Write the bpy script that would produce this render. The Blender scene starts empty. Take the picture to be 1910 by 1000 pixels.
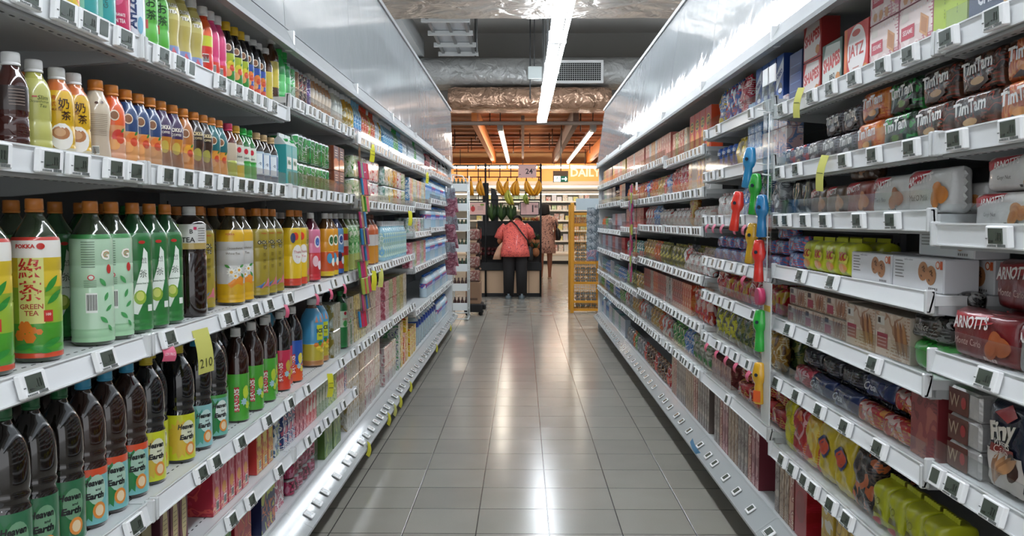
import bpy, math, random
from math import sin, cos, pi, radians as R
from mathutils import Vector, Matrix
SC = bpy.context.scene
COL = SC.collection
# ---------------------------------------------------------------- camera, world, exposure
cd = bpy.data.cameras.new('camera'); cam = bpy.data.objects.new('camera', cd); COL.objects.link(cam)
CH = 1.28
cam.location = (0, 0, CH); cam.rotation_euler = (R(90 - 3.2), 0, R(0.72))
cd.sensor_width = 36; cd.lens = 29.97; cd.clip_start = .05; cd.clip_end = 100
SC.camera = cam
w = bpy.data.worlds.new('world'); SC.world = w; w.use_nodes = True
w.node_tree.nodes['Background'].inputs[0].default_value = (.95, .97, 1, 1)
w.node_tree.nodes['Background'].inputs[1].default_value = .6
SC.view_settings.view_transform = 'Standard'; SC.view_settings.look = 'None'
SC.view_settings.gamma = 1; SC.view_settings.use_curve_mapping = False
SC.view_settings.exposure = 1.2
SC.cycles.max_bounces = 7; SC.cycles.transparent_max_bounces = 16; SC.cycles.sample_clamp_indirect = 4
TUBE = 17.0      # strength of the aisle tubes
FARTUBE = 17.0   # strength of the tubes in the fresh-food hall
# ---------------------------------------------------------------- materials
def lin(h):
    h = h.lstrip('#'); o = []
    for i in (0, 2, 4):
        c = int(h[i:i+2], 16) / 255
        o.append(c / 12.92 if c <= .04045 else ((c + .055) / 1.055) ** 2.4)
    return (o[0], o[1], o[2], 1)
_M = {}
def mat(c, rough=.45, metal=0, coat=0, emit=0, bump=0, bscale=30, alpha=1, trans=0):
    k = (c, rough, metal, coat, emit, bump, bscale, alpha, trans)
    if k in _M: return _M[k]
    m = bpy.data.materials.new('surface'); m.use_nodes = True; nt = m.node_tree; b = nt.nodes['Principled BSDF']
    b.inputs['Base Color'].default_value = lin(c); b.inputs['Roughness'].default_value = rough
    b.inputs['Metallic'].default_value = metal; b.inputs['Coat Weight'].default_value = coat
    b.inputs['Coat Roughness'].default_value = .06
    b.inputs['Transmission Weight'].default_value = trans; b.inputs['Alpha'].default_value = alpha
    if emit:
        b.inputs['Emission Color'].default_value = lin(c); b.inputs['Emission Strength'].default_value = emit
    if bump:
        tc = nt.nodes.new('ShaderNodeTexCoord'); n = nt.nodes.new('ShaderNodeTexNoise'); n.inputs['Scale'].default_value = bscale
        n.inputs['Detail'].default_value = 3; n.inputs['Distortion'].default_value = .6
        bp = nt.nodes.new('ShaderNodeBump'); bp.inputs['Strength'].default_value = min(1, bump); bp.inputs['Distance'].default_value = .01 if bscale > 12 else .12 if metal else .02
        nt.links.new(tc.outputs['Object'], n.inputs['Vector']); nt.links.new(n.outputs['Fac'], bp.inputs['Height'])
        nt.links.new(bp.outputs['Normal'], b.inputs['Normal'])
    _M[k] = m; return m
def printm(c1, c2, c3, scale=22, rough=.3, stretch=(1, 1, 1), bump=0, lines=True):
    """a busy printed wrapper: patches of three colours and lines of small type"""
    k = ('p', c1, c2, c3, scale, rough, stretch, bump, lines)
    if k in _M: return _M[k]
    m = bpy.data.materials.new('printed_wrapper'); m.use_nodes = True; nt = m.node_tree; N = nt.nodes.new; L = nt.links.new
    b = nt.nodes['Principled BSDF']; b.inputs['Roughness'].default_value = rough
    b.inputs['Coat Weight'].default_value = .25; b.inputs['Coat Roughness'].default_value = .08
    tc = N('ShaderNodeTexCoord'); mp = N('ShaderNodeMapping'); mp.inputs['Scale'].default_value = stretch
    mp.inputs['Location'].default_value = (hash(c1 + c2) % 7 * .31, .17, hash(c3) % 5 * .23) if False else (sum(map(ord, c1)) % 7 * .31, .17, sum(map(ord, c3 + c2)) % 5 * .23)
    L(tc.outputs['Object'], mp.inputs['Vector'])
    n = N('ShaderNodeTexNoise'); n.inputs['Scale'].default_value = scale; n.inputs['Detail'].default_value = 1.5; n.inputs['Distortion'].default_value = .6
    L(mp.outputs[0], n.inputs['Vector'])
    r = N('ShaderNodeValToRGB'); cr = r.color_ramp; cr.interpolation = 'CONSTANT'
    cr.elements[0].position = 0; cr.elements[0].color = lin(c2)
    cr.elements[1].position = .40; cr.elements[1].color = lin(c1)
    for p, c in ((.53, c3), (.58, c1), (.64, c2)):
        e = cr.elements.new(p); e.color = lin(c)
    L(n.outputs['Fac'], r.inputs['Fac']); out = r.outputs['Color']
    if lines:
        wv = N('ShaderNodeTexWave'); wv.bands_direction = 'Z'; wv.inputs['Scale'].default_value = 38; wv.inputs['Distortion'].default_value = 0
        L(tc.outputs['Object'], wv.inputs['Vector'])
        n2 = N('ShaderNodeTexNoise'); n2.inputs['Scale'].default_value = 60; L(tc.outputs['Object'], n2.inputs['Vector'])
        n3 = N('ShaderNodeTexNoise'); n3.inputs['Scale'].default_value = 9; L(tc.outputs['Object'], n3.inputs['Vector'])
        g = []
        for s, t in ((wv.outputs['Fac'], .72), (n2.outputs['Fac'], .47), (n3.outputs['Fac'], .54)):
            q = N('ShaderNodeMath'); q.operation = 'GREATER_THAN'; q.inputs[1].default_value = t; L(s, q.inputs[0]); g.append(q)
        a = N('ShaderNodeMath'); a.operation = 'MULTIPLY'; L(g[0].outputs[0], a.inputs[0]); L(g[1].outputs[0], a.inputs[1])
        a2 = N('ShaderNodeMath'); a2.operation = 'MULTIPLY'; L(a.outputs[0], a2.inputs[0]); L(g[2].outputs[0], a2.inputs[1])
        mx = N('ShaderNodeMix'); mx.data_type = 'RGBA'; L(a2.outputs[0], mx.inputs['Factor']); L(out, mx.inputs['A']); mx.inputs['B'].default_value = lin(c3)
        out = mx.outputs['Result']
    L(out, b.inputs['Base Color'])
    if bump:
        nb = N('ShaderNodeTexNoise'); nb.inputs['Scale'].default_value = 35; nb.inputs['Detail'].default_value = 2; nb.inputs['Distortion'].default_value = 1
        bp = N('ShaderNodeBump'); bp.inputs['Strength'].default_value = bump; bp.inputs['Distance'].default_value = .008
        L(tc.outputs['Object'], nb.inputs['Vector']); L(nb.outputs['Fac'], bp.inputs['Height']); L(bp.outputs['Normal'], b.inputs['Normal'])
    _M[k] = m; return m
def clear(tint='f4f7f7', gl=.5, key=0):
    k = ('c', tint, gl)
    if k in _M: return _M[k]
    m = bpy.data.materials.new('clear_plastic'); m.use_nodes = True; nt = m.node_tree; N = nt.nodes.new; L = nt.links.new
    nt.nodes.remove(nt.nodes['Principled BSDF']); o = nt.nodes['Material Output']
    t = N('ShaderNodeBsdfTransparent'); t.inputs[0].default_value = lin(tint)
    g = N('ShaderNodeBsdfGlossy'); g.inputs['Roughness'].default_value = .08
    f = N("ShaderNodeLayerWeight"); f.inputs[0].default_value = .5; pw = N('ShaderNodeMath'); pw.operation = 'POWER'; pw.inputs[1].default_value = 3; L(f.outputs['Facing'], pw.inputs[0])
    a = N('ShaderNodeMath'); a.operation = 'MULTIPLY_ADD'; a.inputs[1].default_value = gl; a.inputs[2].default_value = .05; a.use_clamp = True
    x = N('ShaderNodeMixShader'); L(pw.outputs[0], a.inputs[0]); L(a.outputs[0], x.inputs[0]); L(t.outputs[0], x.inputs[1]); L(g.outputs[0], x.inputs[2])
    L(x.outputs[0], o.inputs['Surface']); _M[k] = m; return m
# ---------------------------------------------------------------- mesh builder
class MB:
    def __init__(s): s.v = []; s.f = []; s.m = []; s.s = []; s.mats = []; s.ix = {}
    def mi(s, m):
        if m not in s.ix: s.ix[m] = len(s.mats); s.mats.append(m)
        return s.ix[m]
    def add(s, vs, fs, m, sm=False):
        o = len(s.v); s.v += [tuple(v) for v in vs]; i = s.mi(m)
        for f in fs: s.f.append([o + k for k in f]); s.m.append(i); s.s.append(sm)
        return s
    def box(s, x0, x1, y0, y1, z0, z1, m, c=0):
        if c <= 0:
            vs = [(x, y, z) for x in (x0, x1) for y in (y0, y1) for z in (z0, z1)]
            return s.add(vs, [(0, 1, 3, 2), (4, 6, 7, 5), (0, 4, 5, 1), (2, 3, 7, 6), (0, 2, 6, 4), (1, 5, 7, 3)], m)
        cx, cy, cz = (x0+x1)/2, (y0+y1)/2, (z0+z1)/2; hx, hy, hz = (x1-x0)/2, (y1-y0)/2, (z1-z0)/2
        c = min(c, hx*.9, hy*.9, hz*.9); vs = []; id = {}
        for sx in (-1, 1):
            for sy in (-1, 1):
                for sz in (-1, 1):
                    for a in range(3):
                        d = [hx-c, hy-c, hz-c]; d[a] = (hx, hy, hz)[a]
                        id[(sx, sy, sz, a)] = len(vs); vs.append((cx+sx*d[0], cy+sy*d[1], cz+sz*d[2]))
        fs = []
        for a in range(3):
            b, e = (a+1) % 3, (a+2) % 3
            for sg in (-1, 1):
                q = []
                for sb, se in ((-1, -1), (1, -1), (1, 1), (-1, 1)):
                    t = [0, 0, 0]; t[a] = sg; t[b] = sb; t[e] = se; q.append(id[(*t, a)])
                fs.append(q if sg > 0 else q[::-1])
            for sb in (-1, 1):
                for se in (-1, 1):
                    q = []
                    for sg in (-1, 1):
                        t = [0, 0, 0]; t[a] = sg; t[b] = sb; t[e] = se
                        q.append((id[(*t, b)], id[(*t, e)]))
                    fs.append([q[0][0], q[1][0], q[1][1], q[0][1]])
        for sx in (-1, 1):
            for sy in (-1, 1):
                for sz in (-1, 1): fs.append([id[(sx, sy, sz, a)] for a in range(3)])
        return s.add(vs, fs, m)
    def lathe(s, prof, m, n=18, sm=True, cx=0, cy=0, z0=0, caps=True):
        """prof: [(z, r), ...]; m one material or a list, one per span"""
        vs = []; 
        for z, r in prof:
            for k in range(n):
                a = 2*pi*k/n; vs.append((cx + r*sin(a), cy - r*cos(a), z0 + z))
        o = len(s.v); s.v += vs
        for j in range(len(prof)-1):
            i = s.mi(m[j] if isinstance(m, list) else m)
            for k in range(n):
                k2 = (k+1) % n; s.f.append([o+j*n+k, o+j*n+k2, o+(j+1)*n+k2, o+(j+1)*n+k]); s.m.append(i); s.s.append(sm)
        if caps:
            i0 = s.mi(m[0] if isinstance(m, list) else m); i1 = s.mi(m[-1] if isinstance(m, list) else m)
            s.f.append([o+k for k in range(n)][::-1]); s.m.append(i0); s.s.append(False)
            s.f.append([o+(len(prof)-1)*n+k for k in range(n)]); s.m.append(i1); s.s.append(False)
        return s
    def tube(s, pts, r, m, n=8, sm=True):
        """r a number or one per point"""
        pts = [Vector(p) for p in pts]; rs = r if isinstance(r, (list, tuple)) else [r]*len(pts); rings = []
        up = Vector((0, 0, 1)); d0 = (pts[1]-pts[0]).normalized()
        if abs(d0.dot(up)) > .9: up = Vector((1, 0, 0))
        for i, p in enumerate(pts):
            d = (pts[min(i+1, len(pts)-1)] - pts[max(i-1, 0)]).normalized()
            a = d.cross(up).normalized(); b = a.cross(d).normalized(); up = b
            rings.append([p + (a*cos(2*pi*k/n) + b*sin(2*pi*k/n))*rs[i] for k in range(n)])
        vs = [v for q in rings for v in q]; fs = []
        for j in range(len(pts)-1):
            for k in range(n): fs.append((j*n+k, j*n+(k+1) % n, (j+1)*n+(k+1) % n, (j+1)*n+k))
        fs.append(tuple(range(n))[::-1]); fs.append(tuple((len(pts)-1)*n+k for k in range(n)))
        return s.add(vs, fs, m, sm)
    def prism(s, poly, axis, a0, a1, m):
        """poly in the two other axes (in order), extruded along axis"""
        n = len(poly); vs = []
        for a in (a0, a1):
            for p in poly:
                t = [0, 0, 0]; o = [i for i in range(3) if i != axis]; t[axis] = a; t[o[0]] = p[0]; t[o[1]] = p[1]; vs.append(tuple(t))
        fs = [tuple(range(n)), tuple(range(2*n-1, n-1, -1))] + [(k, k+n, (k+1) % n + n, (k+1) % n) for k in range(n)]
        return s.add(vs, fs, m)
    def sphere(s, c, r, m, n=10, sc=(1, 1, 1)):
        prof = []; vs = []; fs = []; h = max(4, n//2)
        for j in range(1, h):
            t = pi*j/h
            for k in range(n): a = 2*pi*k/n; vs.append((c[0]+r*sc[0]*sin(t)*cos(a), c[1]+r*sc[1]*sin(t)*sin(a), c[2]-r*sc[2]*cos(t)))
        b = len(vs); vs += [(c[0], c[1], c[2]-r*sc[2]), (c[0], c[1], c[2]+r*sc[2])]
        for j in range(h-2):
            for k in range(n): fs.append((j*n+k, j*n+(k+1) % n, (j+1)*n+(k+1) % n, (j+1)*n+k))
        for k in range(n): fs.append((b, (k+1) % n, k)); fs.append((b+1, (h-2)*n+k, (h-2)*n+(k+1) % n))
        return s.add(vs, fs, m, True)
    # printing on a surface: mp(u, v, off) -> point
    def drect(s, mp, u0, u1, v0, v1, m, off, nu=None, nv=None, rot=0):
        nu = nu or max(1, int(abs(u1-u0)/.008)); nv = nv or max(1, int(abs(v1-v0)/.014)); vs = []; fs = []
        cu, cv = (u0+u1)/2, (v0+v1)/2
        for j in range(nv+1):
            for i in range(nu+1):
                u = u0+(u1-u0)*i/nu-cu; v = v0+(v1-v0)*j/nv-cv
                vs.append(mp(cu+u*cos(rot)-v*sin(rot), cv+u*sin(rot)+v*cos(rot), off))
        for j in range(nv):
            for i in range(nu): a = j*(nu+1)+i; fs.append((a, a+1, a+nu+2, a+nu+1))
        return s.add(vs, fs, m, True)
    def dpoly(s, mp, pts, m, off, rings=3):
        n = len(pts); cu = sum(p[0] for p in pts)/n; cv = sum(p[1] for p in pts)/n; vs = [mp(cu, cv, off)]; fs = []
        for r in range(1, rings+1):
            for p in pts: vs.append(mp(cu+(p[0]-cu)*r/rings, cv+(p[1]-cv)*r/rings, off))
        for k in range(n): fs.append((0, 1+k, 1+(k+1) % n))
        for r in range(rings-1):
            for k in range(n): a = 1+r*n; fs.append((a+k, a+n+k, a+n+(k+1) % n, a+(k+1) % n))
        return s.add(vs, fs, m, True)
    def dell(s, mp, u, v, ru, rv, m, off, rot=0, n=14, star=0):
        pts = []
        nn = n*2 if star else n
        for k in range(nn):
            a = 2*pi*k/nn; q = (1-star if star and k % 2 else 1); x, y = ru*cos(a)*q, rv*sin(a)*q
            pts.append((u+x*cos(rot)-y*sin(rot), v+x*sin(rot)+y*cos(rot)))
        return s.dpoly(mp, pts, m, off)
    def dleaf(s, mp, u, v, ln, wd, rot, m, off):
        pts = []
        for k in range(9): t = k/8; pts.append((ln*(t-.5), wd*.5*sin(pi*t)**.8))
        for k in range(7, 0, -1): t = k/8; pts.append((ln*(t-.5), -wd*.5*sin(pi*t)**.8))
        pts = [(u+x*cos(rot)-y*sin(rot), v+x*sin(rot)+y*cos(rot)) for x, y in pts]
        return s.dpoly(mp, pts, m, off)
    def text(s, mp, t, u, v, h, m, off, rot=0, wmax=None, bold=.012, slant=0, res=2):
        if not t.strip(): return s
        vs, fs, W, H = glyphs(t, bold, res); k = h; kx = k
        if wmax and W*k > wmax: kx = wmax/W
        c, sn = cos(rot), sin(rot); o = []
        for x, y in vs:
            y *= k; x = x*kx + slant*y; o.append(mp(u+x*c-y*sn, v+x*sn+y*c, off))
        return s.add(o, fs, m)
    def mesh(s, name):
        me = bpy.data.meshes.new(name); me.from_pydata(s.v, [], s.f)
        for m in s.mats: me.materials.append(m)
        me.polygons.foreach_set('material_index', s.m); me.polygons.foreach_set('use_smooth', s.s); me.update(); return me
    def build(s, name, parent=None, kind=None):
        return obj(name, s.mesh(name), parent, kind)
_G = {}
def glyphs(t, bold, res=2):
    """outline letters of Blender's own font, centred, capital height 1"""
    k = (t, bold, res)
    if k in _G: return _G[k]
    cu = bpy.data.curves.new('t', 'FONT'); cu.body = t; cu.size = 1; cu.offset = bold; cu.resolution_u = res; cu.fill_mode = 'FRONT'
    ob = bpy.data.objects.new('t', cu); COL.objects.link(ob); dg = bpy.context.evaluated_depsgraph_get(); dg.update()
    me = bpy.data.meshes.new_from_object(ob.evaluated_get(dg))
    vs = [(v.co.x, v.co.y) for v in me.vertices]; fs = [tuple(p.vertices) for p in me.polygons]
    bpy.data.objects.remove(ob); bpy.data.meshes.remove(me); bpy.data.curves.remove(cu)
    if not vs: vs = [(0, 0), (1, 0), (0, 1)]; fs = [(0, 1, 2)]
    x0 = min(v[0] for v in vs); x1 = max(v[0] for v in vs); y0 = min(v[1] for v in vs); y1 = max(v[1] for v in vs); H = y1-y0
    vs = [((x-(x0+x1)/2)/H, (y-(y0+y1)/2)/H) for x, y in vs]
    _G[k] = (vs, fs, (x1-x0)/H, 1); return _G[k]
def obj(name, me, parent=None, kind=None):
    o = bpy.data.objects.new(name, me); COL.objects.link(o)
    if parent: o.parent = parent
    if kind: o['kind'] = kind
    return o
def thing(name, label, cat, loc=(0, 0, 0), rz=0, group=None, me=None):
    o = bpy.data.objects.new(name, me); COL.objects.link(o); o.location = loc; o.rotation_euler = (0, 0, rz)
    o['label'] = label; o['category'] = cat
    if group: o['group'] = group
    return o
XYZ = lambda u, v, off: (u, -off, v)          # a flat sheet facing -Y
# along the aisle: distance from the camera of a photo column on a shelf plane
XL, XR = -.85, .90
def yl(px, X=.926): return 1590*X/(975-px)
def yr(px, X=.94): return 1590*X/(px-975)
WHITE = mat('e6e8e8', .35, coat=.2); GREYW = mat('b9bcbb', .5); DARK = mat('3c3e40', .6)
BLACK = mat('0f0f10', .6); RAIL = mat('eceeef', .3, coat=.3); TAGW = mat('f4f5f5', .35); LCD = mat('4c554c', .22)
SEG = mat('6a6e6c', .5); CLEAR = clear('f8fafa', .45)
# ---------------------------------------------------------------- the setting
def struct(name, b): return b.build(name, None, 'structure')
def floor_mat():
    m = bpy.data.materials.new('floor_tiles'); m.use_nodes = True; nt = m.node_tree; N = nt.nodes.new; L = nt.links.new
    b = nt.nodes['Principled BSDF']; tc = N('ShaderNodeTexCoord'); sp = N('ShaderNodeSeparateXYZ'); L(tc.outputs['Object'], sp.inputs[0])
    ds = []; cells = []
    for ax, off in ((0, .109), (1, .12)):
        a = N('ShaderNodeMath'); a.operation = 'ADD'; a.inputs[1].default_value = 30 - off; L(sp.outputs[ax], a.inputs[0])
        d = N('ShaderNodeMath'); d.operation = 'DIVIDE'; d.inputs[1].default_value = .3; L(a.outputs[0], d.inputs[0])
        f = N('ShaderNodeMath'); f.operation = 'FRACT'; L(d.outputs[0], f.inputs[0])
        fl = N('ShaderNodeMath'); fl.operation = 'FLOOR'; L(d.outputs[0], fl.inputs[0]); cells.append(fl)
        s = N('ShaderNodeMath'); s.operation = 'SUBTRACT'; s.inputs[1].default_value = .5; L(f.outputs[0], s.inputs[0])
        ab = N('ShaderNodeMath'); ab.operation = 'ABSOLUTE'; L(s.outputs[0], ab.inputs[0]); ds.append(ab)
    mx = N('ShaderNodeMath'); mx.operation = 'MAXIMUM'; L(ds[0].outputs[0], mx.inputs[0]); L(ds[1].outputs[0], mx.inputs[1])
    g = N('ShaderNodeMapRange'); g.inputs[1].default_value = .490; g.inputs[2].default_value = .4945; L(mx.outputs[0], g.inputs[0])
    cb = N('ShaderNodeCombineXYZ'); L(cells[0].outputs[0], cb.inputs[0]); L(cells[1].outputs[0], cb.inputs[1])
    wn = N('ShaderNodeTexWhiteNoise'); L(cb.outputs[0], wn.inputs['Vector'])
    n = N('ShaderNodeTexNoise'); n.inputs['Scale'].default_value = 5; n.inputs['Detail'].default_value = 6; L(tc.outputs['Object'], n.inputs['Vector'])
    n2 = N('ShaderNodeTexNoise'); n2.inputs['Scale'].default_value = 220; L(tc.outputs['Object'], n2.inputs['Vector'])
    mixv = N('ShaderNodeMath'); mixv.operation = 'ADD'; L(wn.outputs['Value'], mixv.inputs[0]); L(n.outputs['Fac'], mixv.inputs[1])
    mv2 = N('ShaderNodeMath'); mv2.operation = 'ADD'; L(mixv.outputs[0], mv2.inputs[0]); L(n2.outputs['Fac'], mv2.inputs[1])
    r = N('ShaderNodeMapRange'); r.inputs[1].default_value = .4; r.inputs[2].default_value = 2.4; L(mv2.outputs[0], r.inputs[0])
    c = N('ShaderNodeMix'); c.data_type = 'RGBA'; L(r.outputs[0], c.inputs['Factor']); c.inputs['A'].default_value = lin('938f86'); c.inputs['B'].default_value = lin('a6a298')
    c2 = N('ShaderNodeMix'); c2.data_type = 'RGBA'; L(g.outputs[0], c2.inputs['Factor']); L(c.outputs['Result'], c2.inputs['A']); c2.inputs['B'].default_value = lin('38352f')
    L(c2.outputs['Result'], b.inputs['Base Color'])
    rr = N('ShaderNodeMapRange'); rr.inputs[3].default_value = .13; rr.inputs[4].default_value = .24; L(n.outputs['Fac'], rr.inputs[0]); L(rr.outputs[0], b.inputs['Roughness'])
    tl = N('ShaderNodeBump'); tl.inputs['Strength'].default_value = .35; tl.inputs['Distance'].default_value = .002
    iv = N('ShaderNodeMath'); iv.operation = 'SUBTRACT'; iv.inputs[0].default_value = 1; L(g.outputs[0], iv.inputs[1]); L(iv.outputs[0], tl.inputs['Height']); L(tl.outputs[0], b.inputs['Normal'])
    b.inputs['IOR'].default_value = 1.55
    return m
b = MB().box(-8, 8, -5, 30, -.1, 0, floor_mat()); struct('floor', b)
CEILM = mat('a8a6a2', .8)
struct('ceiling', MB().box(-8, 8, -5, 15, 4.5, 4.6, CEILM))
PLANK = printm('c07038', 'a25c30', 'cc8246', 3, .6, (.4, 4, 1), 0, False)
struct('ceiling_fresh_hall', MB().box(-8, 8, 15, 30, 3.35, 3.45, PLANK))
struct('trim_1', MB().box(-8, 8, 14.9, 15, 3.35, 4.5, mat('8e8c88', .8)))
struct('wall_outer_left', MB().box(-8.1, -8, -5, 30, 0, 4.5, mat('a8a49c', .8)))
struct('wall_outer_right', MB().box(8, 8.1, -5, 30, 0, 4.5, mat('a8a49c', .8)))
FARY = 25.6
bw = MB().box(-8, 8, FARY+.9, FARY+1, 0, 4.5, mat('f2c48c', .7)); struct('wall_back', bw)
# glossy white cladding above the shelving on both sides
PANEL = mat('a6abae', .06, bump=.10, bscale=5)
TRIMG = mat('7c7f80', .4, metal=.5)
def cladding(name, X, s, ys, lean=0):
    b = MB()
    b.box(min(X+s*(lean+.006), X+s*.3), max(X+s*(lean+.006), X+s*.3), -1.5, 10.4, 1.965, 2.6, mat('5a5c5d', .6))
    for y0, y1 in zip(ys, ys[1:]):
        x1 = X+s*lean; b.prism([(X, 1.97), (x1, 2.6), (x1+s*.008, 2.6), (X+s*.008, 1.97)], 1, y0+.002, y1-.002, PANEL)
    b.box(min(X+s*(lean-.012), X+s*.3), max(X+s*(lean-.012), X+s*.3), -1.5, 10.41, 2.6, 2.625, TRIMG)
    b.prism([(X, 1.965), (X+s*lean, 2.6), (X+s*.3, 2.6), (X+s*.3, 1.965)], 1, 10.4, 10.412, PANEL)
    struct(name, b)
YB = [.72 + 1.18*i for i in range(9)]; YBR = [.69 + 1.18*i for i in range(9)]
cladding('wall_left', -.85, -1, [-1.5, -.46] + YB + [10.4], .025)
cladding('wall_right', .905, 1, [-1.5, -.49] + YBR + [10.4], .082)

# ---------------------------------------------------------------- shelving bays
def rx(p, t):      # tilt about the x axis: (y, z) turned by t
    y, z = p; return (y*cos(t)-z*sin(t), y*sin(t)+z*cos(t))
def tag_mesh():
    b = MB(); b.box(-.038, .038, -.013, 0, -.021, .021, TAGW, .0025)
    b.box(-.036, -.030, -.0138, -.013, -.004, -.002, SEG); 
    for k in range(9): b.box(.004+k*.003, .0055+k*.003, -.0138, -.013, -.0185, -.0135, SEG)
    for k in range(6): b.box(-.030+k*.005, -.027+k*.005, -.0138, -.013, -.018, -.015, SEG)
    return b.mesh('price_label')
def lcd_mesh():
    b = MB(); b.box(-.026, .022, -.0142, -.0125, -.0125, .0165, LCD)
    for x in (.004, .012): b.box(x, x+.005, -.0148, -.0142, -.006, .008, mat('20261f', .4)); b.box(x+.0012, x+.0038, -.015, -.0148, .0018, .006, LCD); b.box(x+.0012, x+.0038, -.015, -.0148, -.004, .0004, LCD)
    b.box(-.022, -.010, -.0148, -.0142, -.009, -.006, mat('20261f', .4)); b.box(-.002, .0, -.0148, -.0142, -.006, -.004, mat('20261f', .4))
    return b.mesh('display')
TAG = tag_mesh(); LCDM = lcd_mesh()
def small_tag(w):
    b = MB(); b.box(-w, w, -.012, 0, -.021, .021, TAGW, .002); return b.mesh('price_label'), MB().box(-w*.62, w*.62, -.0132, -.0115, -.013, .016, LCD).mesh('display')
TAG2, LCD2 = small_tag(.026)
SHELFM = mat('cfd1d1', .4); PERF = mat('2e2f30', .7); BRK = mat('a9abab', .45); BOARD2 = mat('a4a6a6', .5)
random.seed(5)
SHELF = {}   # (side, bay) -> list of shelf top heights
ORD = ['nearest', 'second', 'third', 'fourth', 'fifth', 'sixth', 'seventh', 'farthest']
def bay(side, i, y0, y1, lv, tags, guards):
    W = y1-y0; left = side == 'L'
    root = thing('shelving_bay', 'white metal supermarket shelving bay, %s from the camera along the %s of the aisle' % (ORD[i] if i in (0, 7) else ORD[i]+' bay', 'left' if left else 'right'),
                 'shelving', (XL if left else XR, y0 if left else y1, 0), pi/2 if left else -pi/2, 'shelving bays lining the aisle')
    lx = (lambda y: y-y0) if left else (lambda y: y1-y)
    MB().box(.001, W-.001, .452, .47, .14, 1.93, mat('6f7273', .6)).build('back_panel', root)
    for x in (.001, W-.031):
        u = MB().box(x, x+.03, .43, .451, .02, 1.93, mat('a5a8a9', .5))
        for k in range(24): u.box(x+.011, x+.019, .4285, .43, .12+k*.075, .15+k*.075, PERF)
        u.build('upright', root)
    bf = -.02 if not left else -.04
    MB().box(.001, W-.001, .05, .06, 0, .135, mat('4b4d4c', .5)).build('kick_plate', root)
    d = MB().box(.001, W-.001, .03, .45, .14, .2, SHELFM)
    if i < 4:
        for k in range(int((W-.05)/.03)): d.box(.02+k*.03, .034+k*.03, .10, .103, .2, .2006, PERF); d.box(.02+k*.03, .034+k*.03, .28, .283, .2, .2006, PERF)
    dk = d.build('base_deck', root)
    r = MB().prism([(bf-.035, .135), (bf-.035, .145), (.02, .199), (.05, .199), (.05, .135)], 0, .001, W-.001, mat('b4b6b6', .55)); r.build('price_rail', dk)
    t0 = math.atan2(.06, .065 - bf)   # slope of the base rail
    sl = MB(); sl.add([(.002, bf-.036, .152), (W-.002, bf-.036, .152), (W-.002, .028, .212), (.002, .028, .212)], [(0, 1, 2, 3)], clear('f8fafa', .12)); sl.build('clear_cover', dk)
    x = .07
    while x < W-.05:
        o = obj('price_label', TAG2 if i > 1 else TAG, dk); o.location = (x, bf-.004, .172); o.rotation_euler = (-(pi/2-t0), 0, 0)
        o.scale = (.95, .4, .95); q = obj('display', LCD2 if i > 1 else LCDM, o); x += random.uniform(.11, .22)
    # canopy over the top shelf
    c = MB().box(.001, W-.001, 0, .46, 1.93, 1.95, WHITE); c.prism([(-.035, 1.885), (-.035, 1.90), (-.002, 1.965), (.012, 1.965), (.0, 1.89)], 0, .001, W-.001, mat('8f9394', .45))
    c.box(.001, .018, -.03, .0, 1.887, 1.958, WHITE); c.build('canopy', root)
    tops = []
    for s, z in enumerate(lv):
        low = z < 1.2; top = z+.014; tops.append(top)
        m = MB().box(.003, W-.003, .004, .45, top-.022, top, SHELFM)
        m.box(.013, W-.013, .004, .03, top-.045, top-.0222, BOARD2); 
        for x in (.003, W-.011): m.prism([(.012, top-.0215), (.44, top-.0215), (.44, top-.066), (.30, top-.066), (.05, top-.045), (.012, top-.04)], 0, x, x+.008, BRK)
        if i < 3:
            for k in range(int((W-.05)/.03)):
                if low: m.box(.02+k*.03, .032+k*.03, .055, .058, top, top+.0006, PERF)
                else: m.box(.02+k*.03, .032+k*.03, .02, .024, top-.0456, top-.045, PERF)
        sh = m.build('shelf', root)
        t = R(-14) if low else R(4)
        r = MB(); P = [rx(p, t) for p in ((0, -.024), (0, .024), (.004, .024), (.004, -.024))]
        r.prism([(p[0]-.004, z+p[1]) for p in P], 0, .004, W-.004, RAIL)
        for e in (-.024, .021):
            P = [rx(p, t) for p in ((-.004, e), (-.004, e+.003), (.002, e+.003), (.002, e))]; r.prism([(p[0]-.004, z+p[1]) for p in P], 0, .004, W-.004, WHITE)
        for x in (.004, W-.016): r.box(x, x+.012, -.016, .006, z-.026, z+.028, mat('d4d6d6', .25, coat=.5), .003)
        r.build('price_rail', sh)
        ys = tags.get(s) if tags else None
        if ys is None:
            ys = []; y = y0+.06
            while y < y1-.05: ys.append(y); y += random.choice((.062, .075, .1, .12, .15) if i > 1 else (.12, .16, .2))
        prev = -9
        for y in sorted(ys):
            if not y0+.05 < y < y1-.05: continue
            small = (y-prev) < .08 or i > 1; prev = y
            o = obj('price_label', TAG2 if small else TAG, sh); p = rx((-.004, 0), t); o.location = (lx(y), p[0]-.004, z+p[1]); o.rotation_euler = (t, 0, 0)
            o.rotation_euler[0] = -abs(t) if low else t
            obj('display', LCD2 if small else LCDM, o)
        if s in guards:
            h = guards[s]; g = MB().box(.02, W-.02, -.001, .0015, top+.002, top+h, CLEAR); g.build('clear_guard', sh)
    SHELF[(side, i)] = tops
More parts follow.
